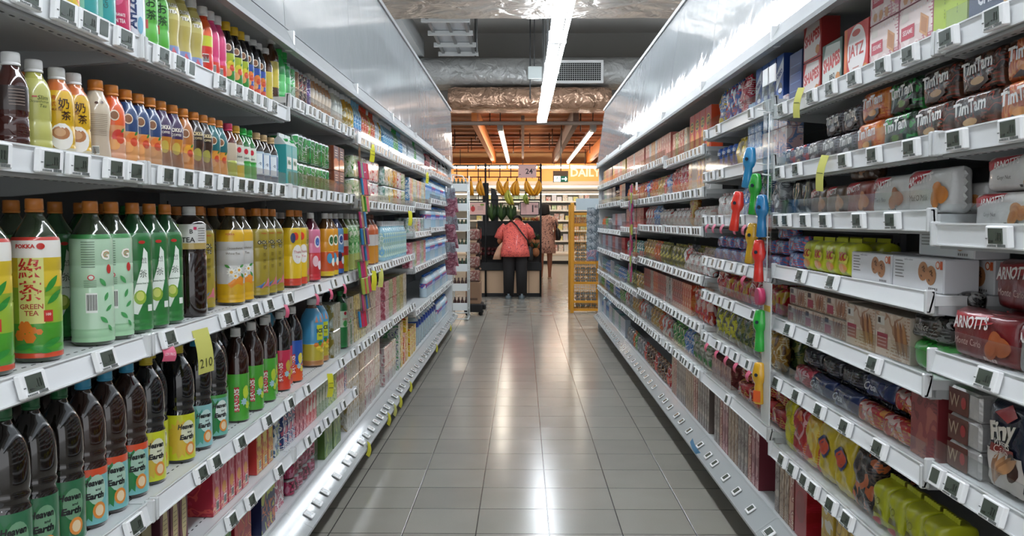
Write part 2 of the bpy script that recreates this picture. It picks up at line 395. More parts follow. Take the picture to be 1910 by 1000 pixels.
TL = {0: [yl(p, .86) for p in (32, 102, 145, 172, 215, 245, 287, 318, 340, 398, 430, 452, 467, 480, 498, 525, 543, 552, 567, 575, 585, 598, 610, 622, 635, 648)],
      1: [yl(p, .86) for p in (-40, 64, 120, 189, 228, 290, 329, 367, 402, 432, 449, 470, 486, 510, 529, 550, 567, 586, 605, 618, 635, 648)],
      2: [yl(p, .86) for p in (18, 163, 288, 401, 435, 456, 484, 523, 581, 612, 636, 652)],
      3: [yl(p, .86) for p in (60, 212, 346, 374, 424, 478, 522, 557, 625, 648)],
      4: [yl(p, .86) for p in (404, 442, 499, 531, 557, 577, 594, 612, 627, 650)]}
TR = {0: [yr(p, .91) for p in (1322, 1345, 1406, 1435, 1466, 1521, 1557, 1600, 1653, 1704, 1732, 1775, 1862)],
      1: [yr(p, .91) for p in (1322, 1336, 1352, 1399, 1463, 1496, 1585, 1641, 1711, 1796, 1899)],
      2: [yr(p, .91) for p in (1322, 1338, 1353, 1378, 1392, 1461, 1478, 1513, 1551, 1615, 1679, 1767, 1882)],
      3: [yr(p, .91) for p in (1324, 1340, 1355, 1377, 1398, 1426, 1507, 1567)],
      4: [yr(p, .91) for p in (1322, 1335, 1353, 1374, 1418, 1455, 1486, 1532, 1650)],
      5: [yr(p, .91) for p in (1316, 1325, 1350, 1366, 1386, 1409, 1430, 1465, 1504, 1548, 1598, 1664)],
      6: [yr(p, .91) for p in (1295, 1314, 1370, 1444, 1478, 1498, 1522, 1540, 1574, 1606)]}
TR0 = {0: TR[0], 1: TR[1], 2: TR[2], 3: [yr(p, .91) for p in (1746, 1868)], 4: [yr(p, .91) for p in (1734, 1776, 1812, 1886)], 5: []}
LVL = [[1.66, 1.385, .9985, .62, .417]]*2 + [[1.71, 1.385, .9985, .62, .417]] + [[1.69, 1.365, 1.0, .62]]*2 + [[1.70, 1.40, 1.165, .89, .55]] + [[1.72, 1.46, 1.19, .89, .55]]*2
LVR = [[1.66, 1.445, 1.25, .975, .73, .46], [1.66, 1.445, 1.28, 1.10, .914, .71, .46], [1.695, 1.49, 1.28, 1.08, .914, .71, .503], [1.63, 1.42, 1.225, .98, .735, .505],
       [1.66, 1.42, 1.225, .98, .735, .505], [1.66, 1.42, 1.20, .96, .70, .50], [1.66, 1.44, 1.165, .94, .68, .49], [1.66, 1.44, 1.165, .94, .68, .49]]
for i in range(8):
    bay('L', i, YB[i], YB[i+1], LVL[i], TL if i < 3 else None, {1: .05} if i in (1,) else {0: .05, 1: .06} if i == 2 else {} if i == 0 else {0: .045, 1: .05})
    bay('R', i, YBR[i], YBR[i+1], LVR[i], TR0 if i == 0 else TR if i < 3 else None, {0: .05, 1: .06, 2: .05, 3: .06, 4: .06, 5: .06} if i == 0 else
        {1: .055, 2: .055, 4: .06, 5: .06, 6: .06} if i == 1 else {k: .055 for k in range(len(LVR[i]))})
for X, s, nm in ((XL, -1, 'left'), (XR, 1, 'right')):
    e = thing('shelving_end_panel', 'white end panel closing the far end of the %s shelving' % nm, 'panel', (X, YB[-1] if s < 0 else YBR[-1], 0),
              me=MB().box(0 if s > 0 else -.47, .47 if s > 0 else 0, .002, .022, 0, 1.93, mat('dfe0e0', .4)).mesh('shelving_end_panel'))

# ---------------------------------------------------------------- overhead: lamps, ducts, tray
def fixture(y0, y1, X, z, label, strength, group, w=.075, col='f2f8ff'):
    t = thing('light_fixture', label, 'lamp', (X, (y0+y1)/2, z), 0, group); L = y1-y0
    MB().box(-w*.42, w*.42, -L/2+.005, L/2-.005, .035, .085, WHITE).prism([(-w*.36, .034), (w*.36, .034), (0, .012)], 1, -L/2+.01, L/2-.01, mat('6f7a84', .4)).build('housing', t)
    MB().box(-w, w, -L/2, -L/2+.02, -.02, .09, WHITE).box(-w, w, L/2-.02, L/2, -.02, .09, WHITE).build('end_cap', t)
    em = mat(col, .4, emit=strength)
    for s in (-1, 1):
        MB().tube([(s*w*.74, -L/2+.02, .012), (s*w*.74, L/2-.02, .012)], .019, em, 8).build('fluorescent_tube', t)
    for y in (-L/2+.25, L/2-.25): MB().tube([(0, y, .08), (0, y, (3.27 if 6.5 < (y0+y1)/2+y < 8.9 and z < 3 else 3.36 if 13.6 < (y0+y1)/2+y < 14.7 else 4.5)-z)], .005, TRIMG, 5).build('hanger', t)
    return t
for k in range(11):
    y1 = 13.5-1.5*k
    fixture(y1-1.5, y1, .30, 2.83, 'twin-tube white strip light hung over the aisle, %s from the far end of the row' % (['first', 'second', 'third', 'fourth', 'fifth', 'sixth', 'seventh', 'eighth', 'ninth', 'tenth', 'eleventh'][k]), TUBE, 'strip lights in a row over the aisle')
for k in range(4):  # unseen strip lights added on both sides to brighten the ceiling
    for X_, sd_ in ((-2.7, 'left'), (2.8, 'right')):
        fixture(1.0+3.2*k, 4.0+3.2*k, X_, 2.83, 'unseen strip light added over the next aisle on the %s, %s from the camera' % (sd_, ORD[k]), TUBE, 'unseen lights added over the next aisles')
FOIL = mat('c4c0ba', .30, metal=.6, bump=1, bscale=4); FOIL2 = mat('aeb0af', .38, metal=.4, bump=.6, bscale=6)
def rbox(b, x0, x1, y0, y1, z0, z1, r, m, axis=0, n=5):
    P = []
    for cy, cz, a0 in ((y1-r, z1-r, 0), (y0+r, z1-r, 90), (y0+r, z0+r, 180), (y1-r, z0+r, 270)):
        for k in range(n+1): a = R(a0+90*k/n); P.append((cy+r*cos(a), cz+r*sin(a)))
    nseg = 24; nn = len(P); vs = []
    for j in range(nseg+1):
        x = x0+(x1-x0)*j/nseg
        for q, (y, z) in enumerate(P):
            e = 1 if 0 < j < nseg else .9
            f = .018*sin(x*9+q*1.7)+.012*sin(x*23+q*2.9)
            yc, zc = (y0+y1)/2, (z0+z1)/2
            vs.append((x, yc+(y-yc)*(e+f*.3), zc+(z-zc)*(e+f)))
    fs = [(j*nn+k, j*nn+(k+1) % nn, (j+1)*nn+(k+1) % nn, (j+1)*nn+k) for j in range(nseg) for k in range(nn)]
    fs += [tuple(range(nn))[::-1], tuple(nseg*nn+k for k in range(nn))]
    return b.add(vs, fs, m, True)
t = thing('air_duct', 'wide crumpled foil-wrapped duct crossing the aisle overhead at the top of the photo', 'duct', me=rbox(MB(), -3.2, 3.4, 6.7, 8.75, 3.28, 3.95, .2, FOIL).mesh('air_duct'), group=None)
t = thing('air_duct', 'grey foil-wrapped duct with a grille, crossing behind the aisle lamp', 'duct', (0, 0, 0))
rbox(MB(), -5, 5, 13.75, 14.6, 3.46, 3.90, .18, FOIL2).build('duct_body', t)
g = MB().box(.50, 1.28, 13.70, 13.76, 3.46, 3.50, WHITE).box(.50, 1.28, 13.70, 13.76, 3.78, 3.82, WHITE).box(.50, .54, 13.70, 13.76, 3.5, 3.78, WHITE).box(1.24, 1.28, 13.70, 13.76, 3.5, 3.78, WHITE)
g.box(.54, 1.24, 13.74, 13.75, 3.5, 3.78, BLACK)
for k in range(1, 20): g.box(.54+k*.035, .546+k*.035, 13.71, 13.72, 3.5, 3.78, GREYW)
for k in range(1, 9): g.box(.54, 1.24, 13.705, 13.712, 3.5+k*.031, 3.506+k*.031, GREYW)
g.build('grille', t)
thing('air_duct', 'lower foil-wrapped duct with orange reflection painted on, slung under the grey duct', 'duct', me=rbox(MB(), -1.2, 1.42, 13.7, 14.5, 3.07, 3.42, .16, mat('c8a48c', .24, metal=.7, bump=1, bscale=5)).mesh('air_duct'))  # orange reflection from the hall is put into the foil's base colour
t = thing('cable_tray', 'galvanised ladder cable tray high on the left above the aisle', 'cable tray', (-1.0, 12.5, 3.9))
b = MB()
for x in (-.25, 0, .23): b.box(x-.02, x+.02, -1.3, 1.12, 0, .08, TRIMG)
for y in (-1.2, -.4, .4, 1.1): b.box(-.33, .30, y-.03, y+.03, -.03, .03, GREYW)
b.build('ladder_frame', t)
b = MB().box(-.23, -.02, -1.15, 1.08, .035, .05, mat('9fa5aa', .4, metal=.3)).box(.02, .21, -1.15, 1.08, .035, .05, mat('9fa5aa', .4, metal=.3)); b.build('tray_plate', t)
for x, y in ((.28, 1.0), (.28, -.9)): MB().tube([(x, y, 0), (x, y, .6)], .012, TRIMG, 5).build('hanger', t)
thing('roof_beam', 'pale grey metal beam running along the ceiling left of the tray', 'beam', me=MB().box(-1.75, -1.6, 9, 14, 3.92, 4.2, mat('a3a7a8', .5)).mesh('roof_beam'))
for n_, (x, y, z0) in enumerate(((.115, 13.6, 3.2), (-.75, 13.6, 3.86), (.33, 13.65, 3.86))):
    thing('ceiling_rod', ['thin dark rod hanging from the ceiling down the middle of the foil duct', 'thin dark rod hanging from the ceiling above the left of the duct', 'thin dark rod hanging beside the aisle lamp above the grille'][n_], 'rod', me=MB().tube([(x, y, z0), (x, y, 4.5)], .012, DARK, 6).mesh('ceiling_rod'))
t = thing('emergency_light', 'small white emergency light box hung left of the duct grille', 'lamp', (.18, 13.6, 3.5))
MB().box(-.1, .12, -.06, .06, 0, .2, mat('d9e3e2', .3), .01).build('casing', t); MB().tube([(0, 0, .2), (0, 0, 1.0)], .008, DARK, 6).build('hanger', t)
# warm timber hall behind
ORANGE = mat('d87d34', .5); DBEAM = mat('6a4a38', .6)
for n_, (x, m, lb) in enumerate(((-.86, ORANGE, 'bright orange beam running away on the left under the timber ceiling'), (.94, DBEAM, 'dark brown beam running away right of the aisle lamp'),
                   (1.95, ORANGE, 'bright orange beam running away at the far right under the ceiling'), (-2.3, DBEAM, 'brown beam running away at the far left under the ceiling'))):
    thing('ceiling_beam', lb, 'beam', me=MB().box(x-.05, x+.05, 15.2, 26, 2.98, 3.3, m).mesh('ceiling_beam'))
for k in range(12):
    y = 15.3+k*.9
    thing('ceiling_batten', 'pale batten crossing the timber ceiling, %s from the aisle' % ['first', 'second', 'third', 'fourth', 'fifth', 'sixth', 'seventh', 'eighth', 'ninth', 'tenth', 'eleventh', 'twelfth'][k], 'batten', me=MB().box(-6, 6, y, y+.07, 3.30, 3.348, mat('c9976e' if k % 3 else '6e4630', .5)).mesh('ceiling_batten'), group='battens under the timber ceiling')
thing('ceiling_pipe', 'long grey pipe crossing just past the end of the aisle lamp', 'pipe', me=MB().tube([(-3, 15.05, 2.98), (3, 15.05, 2.98)], .035, mat('9b8a80', .4), 8).mesh('ceiling_pipe'))
thing('ceiling_pipe', 'dark centre rail running away in the middle of the timber ceiling', 'pipe', me=MB().box(-.03, .03, 15.1, 25, 3.05, 3.12, DBEAM).mesh('ceiling_pipe'))
for n_, (x0, y, lb) in enumerate(((-.42, 15.8, 'left strip light receding under the timber ceiling'), (1.32, 16, 'right strip light receding under the timber ceiling'))):
    t = thing('light_fixture', lb, 'lamp', (x0, y, 2.95)); MB().box(-.05, .05, 0, .35, 0, .14, GREYW).build('junction_box', t); MB().tube([(0, .2, .14), (0, .2, .40)], .01, DARK, 5).tube([(0, 6, .07), (0, 6, .40)], .01, DARK, 5).build('hanger', t)
    MB().box(-.05, .05, .35, 9, .03, .08, WHITE).build('housing', t); MB().tube([(0, .4, .01), (0, 9, .01)], .03, mat('fff4e2', .4, emit=FARTUBE), 6).build('fluorescent_tube', t)
random.seed(11)
for k in range(16):
    x = random.uniform(-1.6, 1.8); y = random.uniform(15.6, 23)
    thing('ceiling_rod', 'one of the thin dark rods dropping from the timber ceiling of the hall', 'rod', me=MB().tube([(x, y, 2.9+random.random()*.2), (x, y, 3.35)], .012, mat('4a3020', .5), 5).mesh('ceiling_rod'), group='rods dropping from the timber ceiling')
# ---------------------------------------------------------------- fresh-food hall
t = thing('produce_stand', 'black market stand with pale timber base, man bending over it', 'display stand', (0, 14.25, 0))
b = MB(); b.box(-.78, .30, .02, 1.0, .06, .44, mat('c9a98a', .5))
for x in (-.62, -.26, .1): b.box(x, x+.006, .015, .02, .06, .44, mat('5a4636', .6))
b.build('timber_base', t)
MB().box(-.79, .31, .0, .9, 0, .06, BLACK).build('kick_plate', t)
b = MB().box(-.80, .32, -.02, .02, .44, .58, BLACK, .008).prism([(.02, .44), (.02, .5), (.75, 1.02), (.78, 1.24), (1.02, 1.24), (1.02, .44)], 0, -.80, .32, mat('0e0e0f', .6))
for k in range(6): b.box(-.80+k*.22, -.79+k*.22, .0, .9, .5, .53, BLACK)
b.box(-.80, .32, .74, .78, 1.0, 1.27, mat('0c0c0c', .55)); b.build('bin', t)
b = MB()
for x in (.30, -.62): b.tube([(x, .0, 0), (x, .0, 2.22)], .018, BLACK, 6)
for z in (2.2, 2.1, 2.0): b.tube([(-1.15, 0, z), (.3, 0, z)], .010, BLACK, 6)
b.tube([(-1.15, 0, 1.62), (.3, 0, 1.62)], .014, BLACK, 6); b.tube([(.3, 0, 2.2), (.3, 1.0, 2.2)], .012, BLACK, 6)
for k in range(8): b.tube([(-1.1+k*.18, 0, 2.2), (-1.1+k*.18, 0, 1.98 if k != 2 else 1.6)], .009, BLACK, 6)
b.build('hanging_frame', t)
thing('display_board', 'tall black board standing left of the hanging bananas', 'board', (-.66, 15.32, 0), me=MB().box(-.06, .05, 0, .04, .6, 1.95, BLACK, .01).mesh('display_board'))
thing('display_board', 'short black board with slanted top behind the green cabbages', 'board', (-.52, 15.32, 0), me=MB().prism([(-.05, .6), (.08, .6), (.08, 1.7), (.02, 1.84), (-.05, 1.86)], 1, 0, .04, mat('1c1c1d', .4)).mesh('display_board'))
def sign(x0, x1, z0, z1, y, name, label, items, bg='c9a09a', fr=None):
    t = thing(name, label, 'sign', ((x0+x1)/2, y, z0)); W = x1-x0; H = z1-z0
    if fr: MB().box(-W/2-.015, W/2+.015, 0, .012, -.015, H+.015, mat(fr, .4)).build('frame', t)
    b = MB().box(-W/2, W/2, -.006, .0 if fr else .006, 0, H, mat(bg, .4))
    for i in items:
        if i[0] == 't': b.text(XYZ, i[1], i[2]*W/2, H/2+i[3]*H/2, i[4]*H, mat(i[5], .5), .0075, bold=.02 if len(i) < 7 else i[6])
        else: i[1](b, W, H)
    b.build('sign_face', t)
sign(-.075, .225, 1.985, 2.20, 14.2, 'price_sign', 'pale pink price card reading 24 hung above the bananas', [('t', '24', .2, 0, .42, '2c2022'), ('t', '¢', .72, .25, .18, '2c2022'), ('r', lambda b, W, H: b.box(-W*.45, -W*.35, -.008, -.006, .05, .06, DARK))])
sign(-.03, .26, 1.375, 1.575, 14.2, 'price_sign', 'pink price card reading 1 80 in a black frame below bananas', [('t', '1', .35, 0, .6, '2c2022'), ('t', '80', .75, .35, .22, '2c2022')], fr='141414')
def berry(b, W, H):
    b.dell(XYZ, -W*.26, H*.48, W*.13, H*.24, mat('b8342e', .5), .0075, n=12); b.dell(XYZ, -W*.26, H*.74, W*.08, H*.06, mat('3f7a35', .5), .008, star=.5)
    for k in range(3): b.drect(XYZ, W*.02, W*.36, H*(.4+k*.12), H*(.43+k*.12), mat('6f5a52', .5), .0075, 2, 1)
    b.dell(XYZ, W*.3, H*.82, W*.13, H*.09, mat('7a8a3a', .5), .0075)
sign(-.895, -.62, 1.375, 1.575, 14.215, 'picture_sign', 'pink card with a red strawberry in a black frame', [('r', berry)], bg='d3a79c', fr='141414')
# bananas
YEL = mat('d08c14', .4); YELG = mat('a9a83a', .4); TIP = mat('3c2a10', .7)
def bunch(x, y, z, n, lean, m, label, sc=1):
    t = thing('banana_bunch', label, 'bananas', (x, y, z), 0, 'bananas hung from the stand frame')
    MB().tube([(0, .08, .07), (0, .03, .045), (0, -.03, 0)], [.006, .008, .017], TIP, 6).build('stem', t)
    for k in range(n):
        a = (k-(n-1)/2)*.5; d = k % 2*.035; pts = []; rs = []
        for j in range(9):
            u = j/8; pts.append((sc*(.030*(k-(n-1)/2)*(.2+min(u, .5)*1.6-max(0, u-.6)*.6) + (.03 if lean >= 0 else -.03)*sin(pi*u*.9)*-1 + lean*u*.22), -.02-d*.8-.035*sin(pi*u), -.24*sc*u)); rs.append(sc*(.005+.016*min(1, sin(pi*(u*.9+.05))*1.5)))
        MB().tube(pts, rs, m, 7).tube([pts[-1], (pts[-1][0], pts[-1][1]+.004, pts[-1][2]-.012)], .006, TIP, 6).build('banana', t)
for x, z, n, le, m, lb in ((-.86, 1.93, 4, .1, YEL, 'yellow banana bunch at far left above the strawberry card'), (-.70, 1.93, 4, .2, YEL, 'yellow banana bunch just left of the tall black board'),
        (-.40, 1.93, 4, .5, YEL, 'yellow banana bunch hung first right of the black boards'), (-.25, 1.93, 3, 0, YEL, 'small yellow banana bunch hung behind a lower greenish one'), (-.25, 1.78, 4, .35, YELG, 'greenish yellow banana bunch hung lowest in the row'),
        (-.10, 1.93, 5, 0, YEL, 'full yellow banana bunch in the middle of the row'), (.06, 1.93, 4, .5, YEL, 'yellow banana bunch leaning right under the 24 card'), (.265, 1.93, 4, -.35, YEL, 'yellow banana bunch leaning left beside the black post'),
        (.05, 1.72, 4, .2, mat('7d8a34', .4), 'small green banana bunch above the 1 80 card')):
    bunch(x, 14.17 if z > 1.8 else 14.14, z, n, le, m, lb, .7 if z < 1.75 else 1)
# produce on the stand
LEAF = mat('4d6b34', .5); LEAFD = mat('2f4a26', .5)
for k, x in enumerate((-.52, -.37, -.22)):
    b = MB()
    for q in range(7):
        a = q*.9; b.tube([(0, 0, 0), (.05*cos(a), .04*sin(a), .12), (.075*cos(a), .06*sin(a), .25+.03*(q % 3))], [.012, .045, .012], LEAF if q % 2 else LEAFD, 7)
    thing('leafy_cabbage', 'long leafy green cabbage, %s in the clump left on the stand' % ['leftmost', 'middle', 'rightmost'][k], 'vegetable', (x-.02*(1-k), 15.08, 1.27), group='cabbages on the stand', me=b.mesh('leafy_cabbage'))
random.seed(3)
cols = ['d9a050', 'c86a30', 'e2c55a', 'b85a3a', 'd8b070']
for k in range(15):
    x = -.18+k*.034; c = cols[k % 5]
    thing('fruit', 'small round fruit on the top ledge, %s from the cabbages' % ['first', 'second', 'third', 'fourth', 'fifth', 'sixth', 'seventh', 'eighth', 'ninth', 'tenth', 'eleventh', 'twelfth', 'thirteenth', 'fourteenth', 'fifteenth'][k], 'fruit', (x*.95, 15.08-.03*(k % 2), 1.272), group='fruit on the top ledge', me=MB().sphere((0, 0, .03), .032, mat(c, .45), 8).mesh('fruit'))
for k, (x, y, z) in enumerate(((.10, 14.42, .76), (.22, 14.40, .74), (.16, 14.6, .90), (.26, 14.58, .88))):
    t = thing('pineapple', 'pineapple in the bin right of the man, %s' % ['lower left', 'lower right', 'upper left', 'upper right'][k], 'fruit', (x, y, z), group='pineapples in the bin')
    MB().sphere((0, 0, 0), .065, mat('a8683c', .6, bump=1, bscale=60), 10, (1, 1, 1.25)).build('body', t)
    b = MB()
    for q in range(8): a = q*.8; b.tube([(0, 0, .06), (.03*cos(a), .03*sin(a), .13), (.07*cos(a), .07*sin(a), .17)], [.014, .012, .002], LEAFD, 5)
    b.build('crown', t)
for k in range(14):
    thing('plum', 'dark red fruit heaped in the black bin left of the man', 'fruit', (-.70+.065*(k % 7), 14.40+.1*(k//7), .72+.072*(k//7)), group='dark red fruit in the black bin', me=MB().sphere((0, 0, 0), .036, mat('4a1518', .3), 8).mesh('plum'))
# ---- people
def skin_body(name, pts, par, m, sub=2):
    """pts: key -> (x, y, z, r, parent key)"""
    ks = list(pts); me = bpy.data.meshes.new(name); me.from_pydata([pts[k][:3] for k in ks], [(ks.index(k), ks.index(pts[k][4])) for k in ks if pts[k][4]], [])
    o = obj(name, me, par); me.materials.append(m)
    me.attributes.new('skin_tmp', 'FLOAT', 'POINT'); me.attributes.remove(me.attributes['skin_tmp'])
    s = o.modifiers.new('skin', 'SKIN'); s.use_smooth_shade = True
    if not me.skin_vertices:
        bpy.context.view_layer.objects.active = o; o.select_set(True); bpy.ops.mesh.customdata_skin_add(); o.select_set(False)
    for i, k in enumerate(ks):
        r = pts[k][3]; me.skin_vertices[0].data[i].radius = (r, r) if not isinstance(r, tuple) else r
    me.skin_vertices[0].data[0].use_root = True
    q = o.modifiers.new('sub', 'SUBSURF'); q.levels = sub; q.render_levels = sub
    return o
def loft(b, rings, m, n=20):
    """rings: (x, y, z, rx, ry, tilt about x)"""
    vs = []
    for x, y, z, rx_, ry_, tl in rings:
        for k in range(n):
            a = 2*pi*k/n; X = rx_*cos(a); Y = ry_*sin(a); f = 1+.04*sin(5*a+z*20); vs.append((x+X*f, y+Y*f*cos(tl), z+Y*f*sin(tl)))
    L = len(rings); fs = [(j*n+k, j*n+(k+1) % n, (j+1)*n+(k+1) % n, (j+1)*n+k) for j in range(L-1) for k in range(n)]
    fs += [tuple(range(n))[::-1], tuple((L-1)*n+k for k in range(n))]
    return b.add(vs, fs, m, True)
def hand(pts, wr, side, d):
    """five bent fingers from the wrist key, pointing along d"""
    x, y, z = pts[wr][:3]; dx, dy, dz = d
    pts['palm'+side] = (x+dx*.05, y+dy*.05, z+dz*.05, (.030, .018), wr)
    for i, l in enumerate((.060, .072, .066, .050)):
        o = (i-1.5)*.019; px, py, pz = x+dx*.095+o, y+dy*.095, z+dz*.095
        pts['k%d%s' % (i, side)] = (px, py, pz, .0095, 'palm'+side)
        pts['m%d%s' % (i, side)] = (px, py+dy*l*.5, pz+dz*l*.5-.008, .0085, 'k%d%s' % (i, side))
        pts['t%d%s' % (i, side)] = (px, py+dy*l*.8, pz+dz*l-.022, .0075, 'm%d%s' % (i, side))
    s = 1 if side == 'L' else -1
    pts['th'+side] = (x+dx*.05+s*.035, y+dy*.05, z+dz*.05-.005, .011, 'palm'+side); pts['tt'+side] = (x+dx*.08+s*.05, y+dy*.09, z+dz*.08-.02, .009, 'th'+side)
SK = mat('a86a48', .5); SKD = mat('9a5f45', .5)
t = thing('person', 'person in coral speckled shirt and dark trousers bending over the black produce stand', 'person', (-.125, 13.93, 0))
P = {'pel': (0, .02, .84, (.10, .08), None), 'sp': (0, .12, .97, (.09, .07), 'pel'), 'ch': (0, .24, 1.07, (.085, .05), 'sp'), 'nb': (.02, .34, 1.16, (.04, .03), 'ch'), 'nk': (.03, .40, 1.235, .045, 'nb'),
     'hd0': (.035, .43, 1.265, (.068, .075), 'nk'), 'hd1': (.035, .50, 1.27, (.075, .085), 'hd0'), 'hd2': (.035, .565, 1.24, (.055, .06), 'hd1'),
     'sL': (-.19, .27, 1.12, .038, 'ch'), 'eL': (-.27, .20, .93, .042, 'sL'), 'wL': (-.20, .42, .86, .028, 'eL'),
     'sR': (.19, .27, 1.12, .038, 'ch'), 'eR': (.25, .30, .94, .042, 'sR'), 'wR': (.17, .50, .88, .028, 'eR'),
     'hL': (-.085, .02, .78, .085, 'pel'), 'nL': (-.095, .0, .45, .058, 'hL'), 'aL': (-.10, .0, .09, .038, 'nL'), 'fL': (-.105, -.03, .04, .035, 'aL'), 'gL': (-.11, .10, .03, .034, 'fL'),
     'hR': (.085, .02, .78, .085, 'pel'), 'nR': (.10, .0, .45, .058, 'hR'), 'aR': (.105, .0, .09, .038, 'nR'), 'fR': (.105, -.03, .04, .035, 'aR'), 'gR': (.12, .10, .03, .034, 'fR')}
P['hand_root'] = None; del P['hand_root']
hand(P, 'wL', 'L', (.1, .8, -.5)); hand(P, 'wR', 'R', (-.1, .8, -.5))
skin_body('body', P, t, SK)
def speckle(c1, c2, sc):
    m = printm(c1, c2, c1, sc, .8, (1, 1, 1), 0, False); return m
SH = speckle('e8685c', 'b03a40', 38)
b = MB(); loft(b, [(0, -.01, .69, .24, .165, 0), (0, -.01, .78, .23, .165, -.05), (0, .03, .90, .205, .15, -.3), (0, .11, 1.02, .20, .13, -.5), (0, .20, 1.12, .215, .12, -.7), (.01, .27, 1.18, .18, .10, -.85), (.02, .32, 1.215, .12, .08, -.95), (.03, .37, 1.24, .07, .065, -1.1)], SH)
b.tube([(-.14, .235, 1.165), (-.225, .24, 1.09), (-.275, .215, .975)], [.09, .083, .078], SH, 12); b.tube([(.15, .235, 1.165), (.225, .27, 1.10), (.265, .30, .985)], [.09, .083, .078], SH, 12)
b.build('shirt', t)
TR_ = mat('1d1a1b', .8); b = MB()
b.tube([(-.07, .015, .84), (-.09, .01, .70), (-.10, .0, .45), (-.105, .0, .06)], [.105, .108, .095, .085], TR_, 14); b.tube([(.07, .015, .84), (.095, .01, .70), (.105, .0, .45), (.11, .0, .06)], [.105, .108, .095, .085], TR_, 14)
b.build('trousers', t)
HAIR = mat('1a1412', .7, bump=.6, bscale=80)
b = MB().sphere((.035, .50, 1.285), .092, HAIR, 14, (.92, 1.0, .95)); b.build('hair', t)
b = MB().sphere((-.045, .46, 1.26), .02, SK, 8, (.6, 1, 1.4)).sphere((.115, .46, 1.26), .02, SK, 8, (.6, 1, 1.4)); b.build('ear', t)
for s in (-1, 1):
    b = MB(); x = s*.108; loft(b, [(x, .03, .0, .052, .13, 0), (x, .03, .025, .055, .135, 0), (x, .02, .055, .045, .11, 0), (x, -.03, .085, .04, .06, 0)], mat('5f6a70', .7), 14); b.build('shoe', t)
b = MB(); loft(b, [(.235, .08, .62, .05, .09, 0), (.24, .08, .66, .06, .11, 0), (.235, .10, .82, .055, .10, 0), (.22, .12, .86, .02, .06, 0)], mat('121213', .6), 14)
b.tube([(.235, .03, .86), (.20, -.075, .96), (.10, -.04, 1.09), (.02, .07, 1.20), (-.05, .18, 1.265), (-.09, .27, 1.27), (-.11, .34, 1.22)], .012, mat('121213', .6), 6); bg = b.mesh('shoulder_bag')
thing('shoulder_bag', 'black shoulder bag worn across the back of the coral shirt', 'bag', (-.125, 13.93, 0), me=bg)
t = thing('plastic_bag', 'pale limp carrier bag hanging at the left of the coral shirt', 'bag', (-.42, 13.98, .70), me=loft(MB(), [(0, 0, -.06, .07, .05, 0), (.01, 0, .02, .06, .05, 0), (.05, 0, .14, .045, .03, 0), (.10, .0, .22, .02, .02, 0)], mat('c89a7c', .5, bump=.5), 12).mesh('plastic_bag'))
t = thing('person', 'woman with dark bobbed hair in a patterned knee-length dress, seen from behind', 'person', (.50, 18.75, 0)); t.scale = (1.1, 1.1, 1)
P = {'pel': (0, 0, .92, (.13, .10), None), 'sp': (0, 0, 1.08, (.11, .085), 'pel'), 'ch': (0, 0, 1.24, (.13, .085), 'sp'), 'nb': (0, .0, 1.36, (.06, .05), 'ch'), 'nk': (-.01, .01, 1.42, .045, 'nb'), 'hd0': (-.02, .02, 1.48, (.062, .07), 'nk'), 'hd1': (-.02, .03, 1.56, (.07, .085), 'hd0'), 'hd2': (-.02, .03, 1.62, (.05, .06), 'hd1'),
     'sL': (-.165, 0, 1.32, .045, 'ch'), 'eL': (-.21, .04, 1.07, .036, 'sL'), 'wL': (-.17, .22, .98, .026, 'eL'), 'sR': (.165, 0, 1.32, .045, 'ch'), 'eR': (.205, -.01, 1.06, .036, 'sR'), 'wR': (.19, .16, .95, .026, 'eR'),
     'hL': (-.08, 0, .86, .085, 'pel'), 'nL': (-.085, 0, .47, .055, 'hL'), 'cL': (-.085, -.015, .32, .05, 'nL'), 'aL': (-.085, 0, .08, .032, 'cL'), 'fL': (-.085, -.02, .035, .03, 'aL'), 'gL': (-.09, .12, .03, .028, 'fL'),
     'hR': (.08, 0, .86, .085, 'pel'), 'nR': (.085, .02, .47, .055, 'hR'), 'cR': (.085, .005, .32, .05, 'nR'), 'aR': (.085, .03, .08, .032, 'cR'), 'fR': (.085, .01, .035, .03, 'aR'), 'gR': (.095, .15, .03, .028, 'fR')}
hand(P, 'wL', 'L', (0, .7, -.6)); hand(P, 'wR', 'R', (0, .7, -.6))
skin_body('body', P, t, SKD)
DR = speckle('c89684', '5a3a38', 34)
b = MB(); loft(b, [(0, 0, .56, .215, .16, 0), (0, 0, .75, .19, .14, 0), (0, 0, .95, .165, .125, 0), (0, 0, 1.08, .145, .11, 0), (0, 0, 1.24, .16, .11, 0), (0, 0, 1.34, .155, .09, 0), (0, 0, 1.40, .08, .065, 0)], DR)
b.tube([(-.12, 0, 1.33), (-.185, .0, 1.27), (-.205, .02, 1.16)], [.068, .062, .058], DR, 10); b.tube([(.12, 0, 1.33), (.185, .0, 1.27), (.20, 0, 1.16)], [.068, .062, .058], DR, 10); b.build('dress', t)
b = MB(); loft(b, [(-.02, .0, 1.38, .095, .07, 0), (-.02, .0, 1.44, .105, .085, 0), (-.02, .01, 1.54, .10, .10, 0), (-.02, .02, 1.62, .085, .09, 0), (-.02, .02, 1.665, .04, .045, 0)], HAIR); b.build('hair', t)
for s in (-1, 1):
    b = MB(); x = s*.09; loft(b, [(x, .04+(.03 if s > 0 else 0), .0, .042, .12, 0), (x, .04+(.03 if s > 0 else 0), .028, .042, .12, 0)], mat('b89880', .6), 14); b.tube([(x-.035, .06, .03), (x, .06, .075), (x+.035, .06, .03)], .008, mat('b89880', .6), 6); b.build('sandal', t)
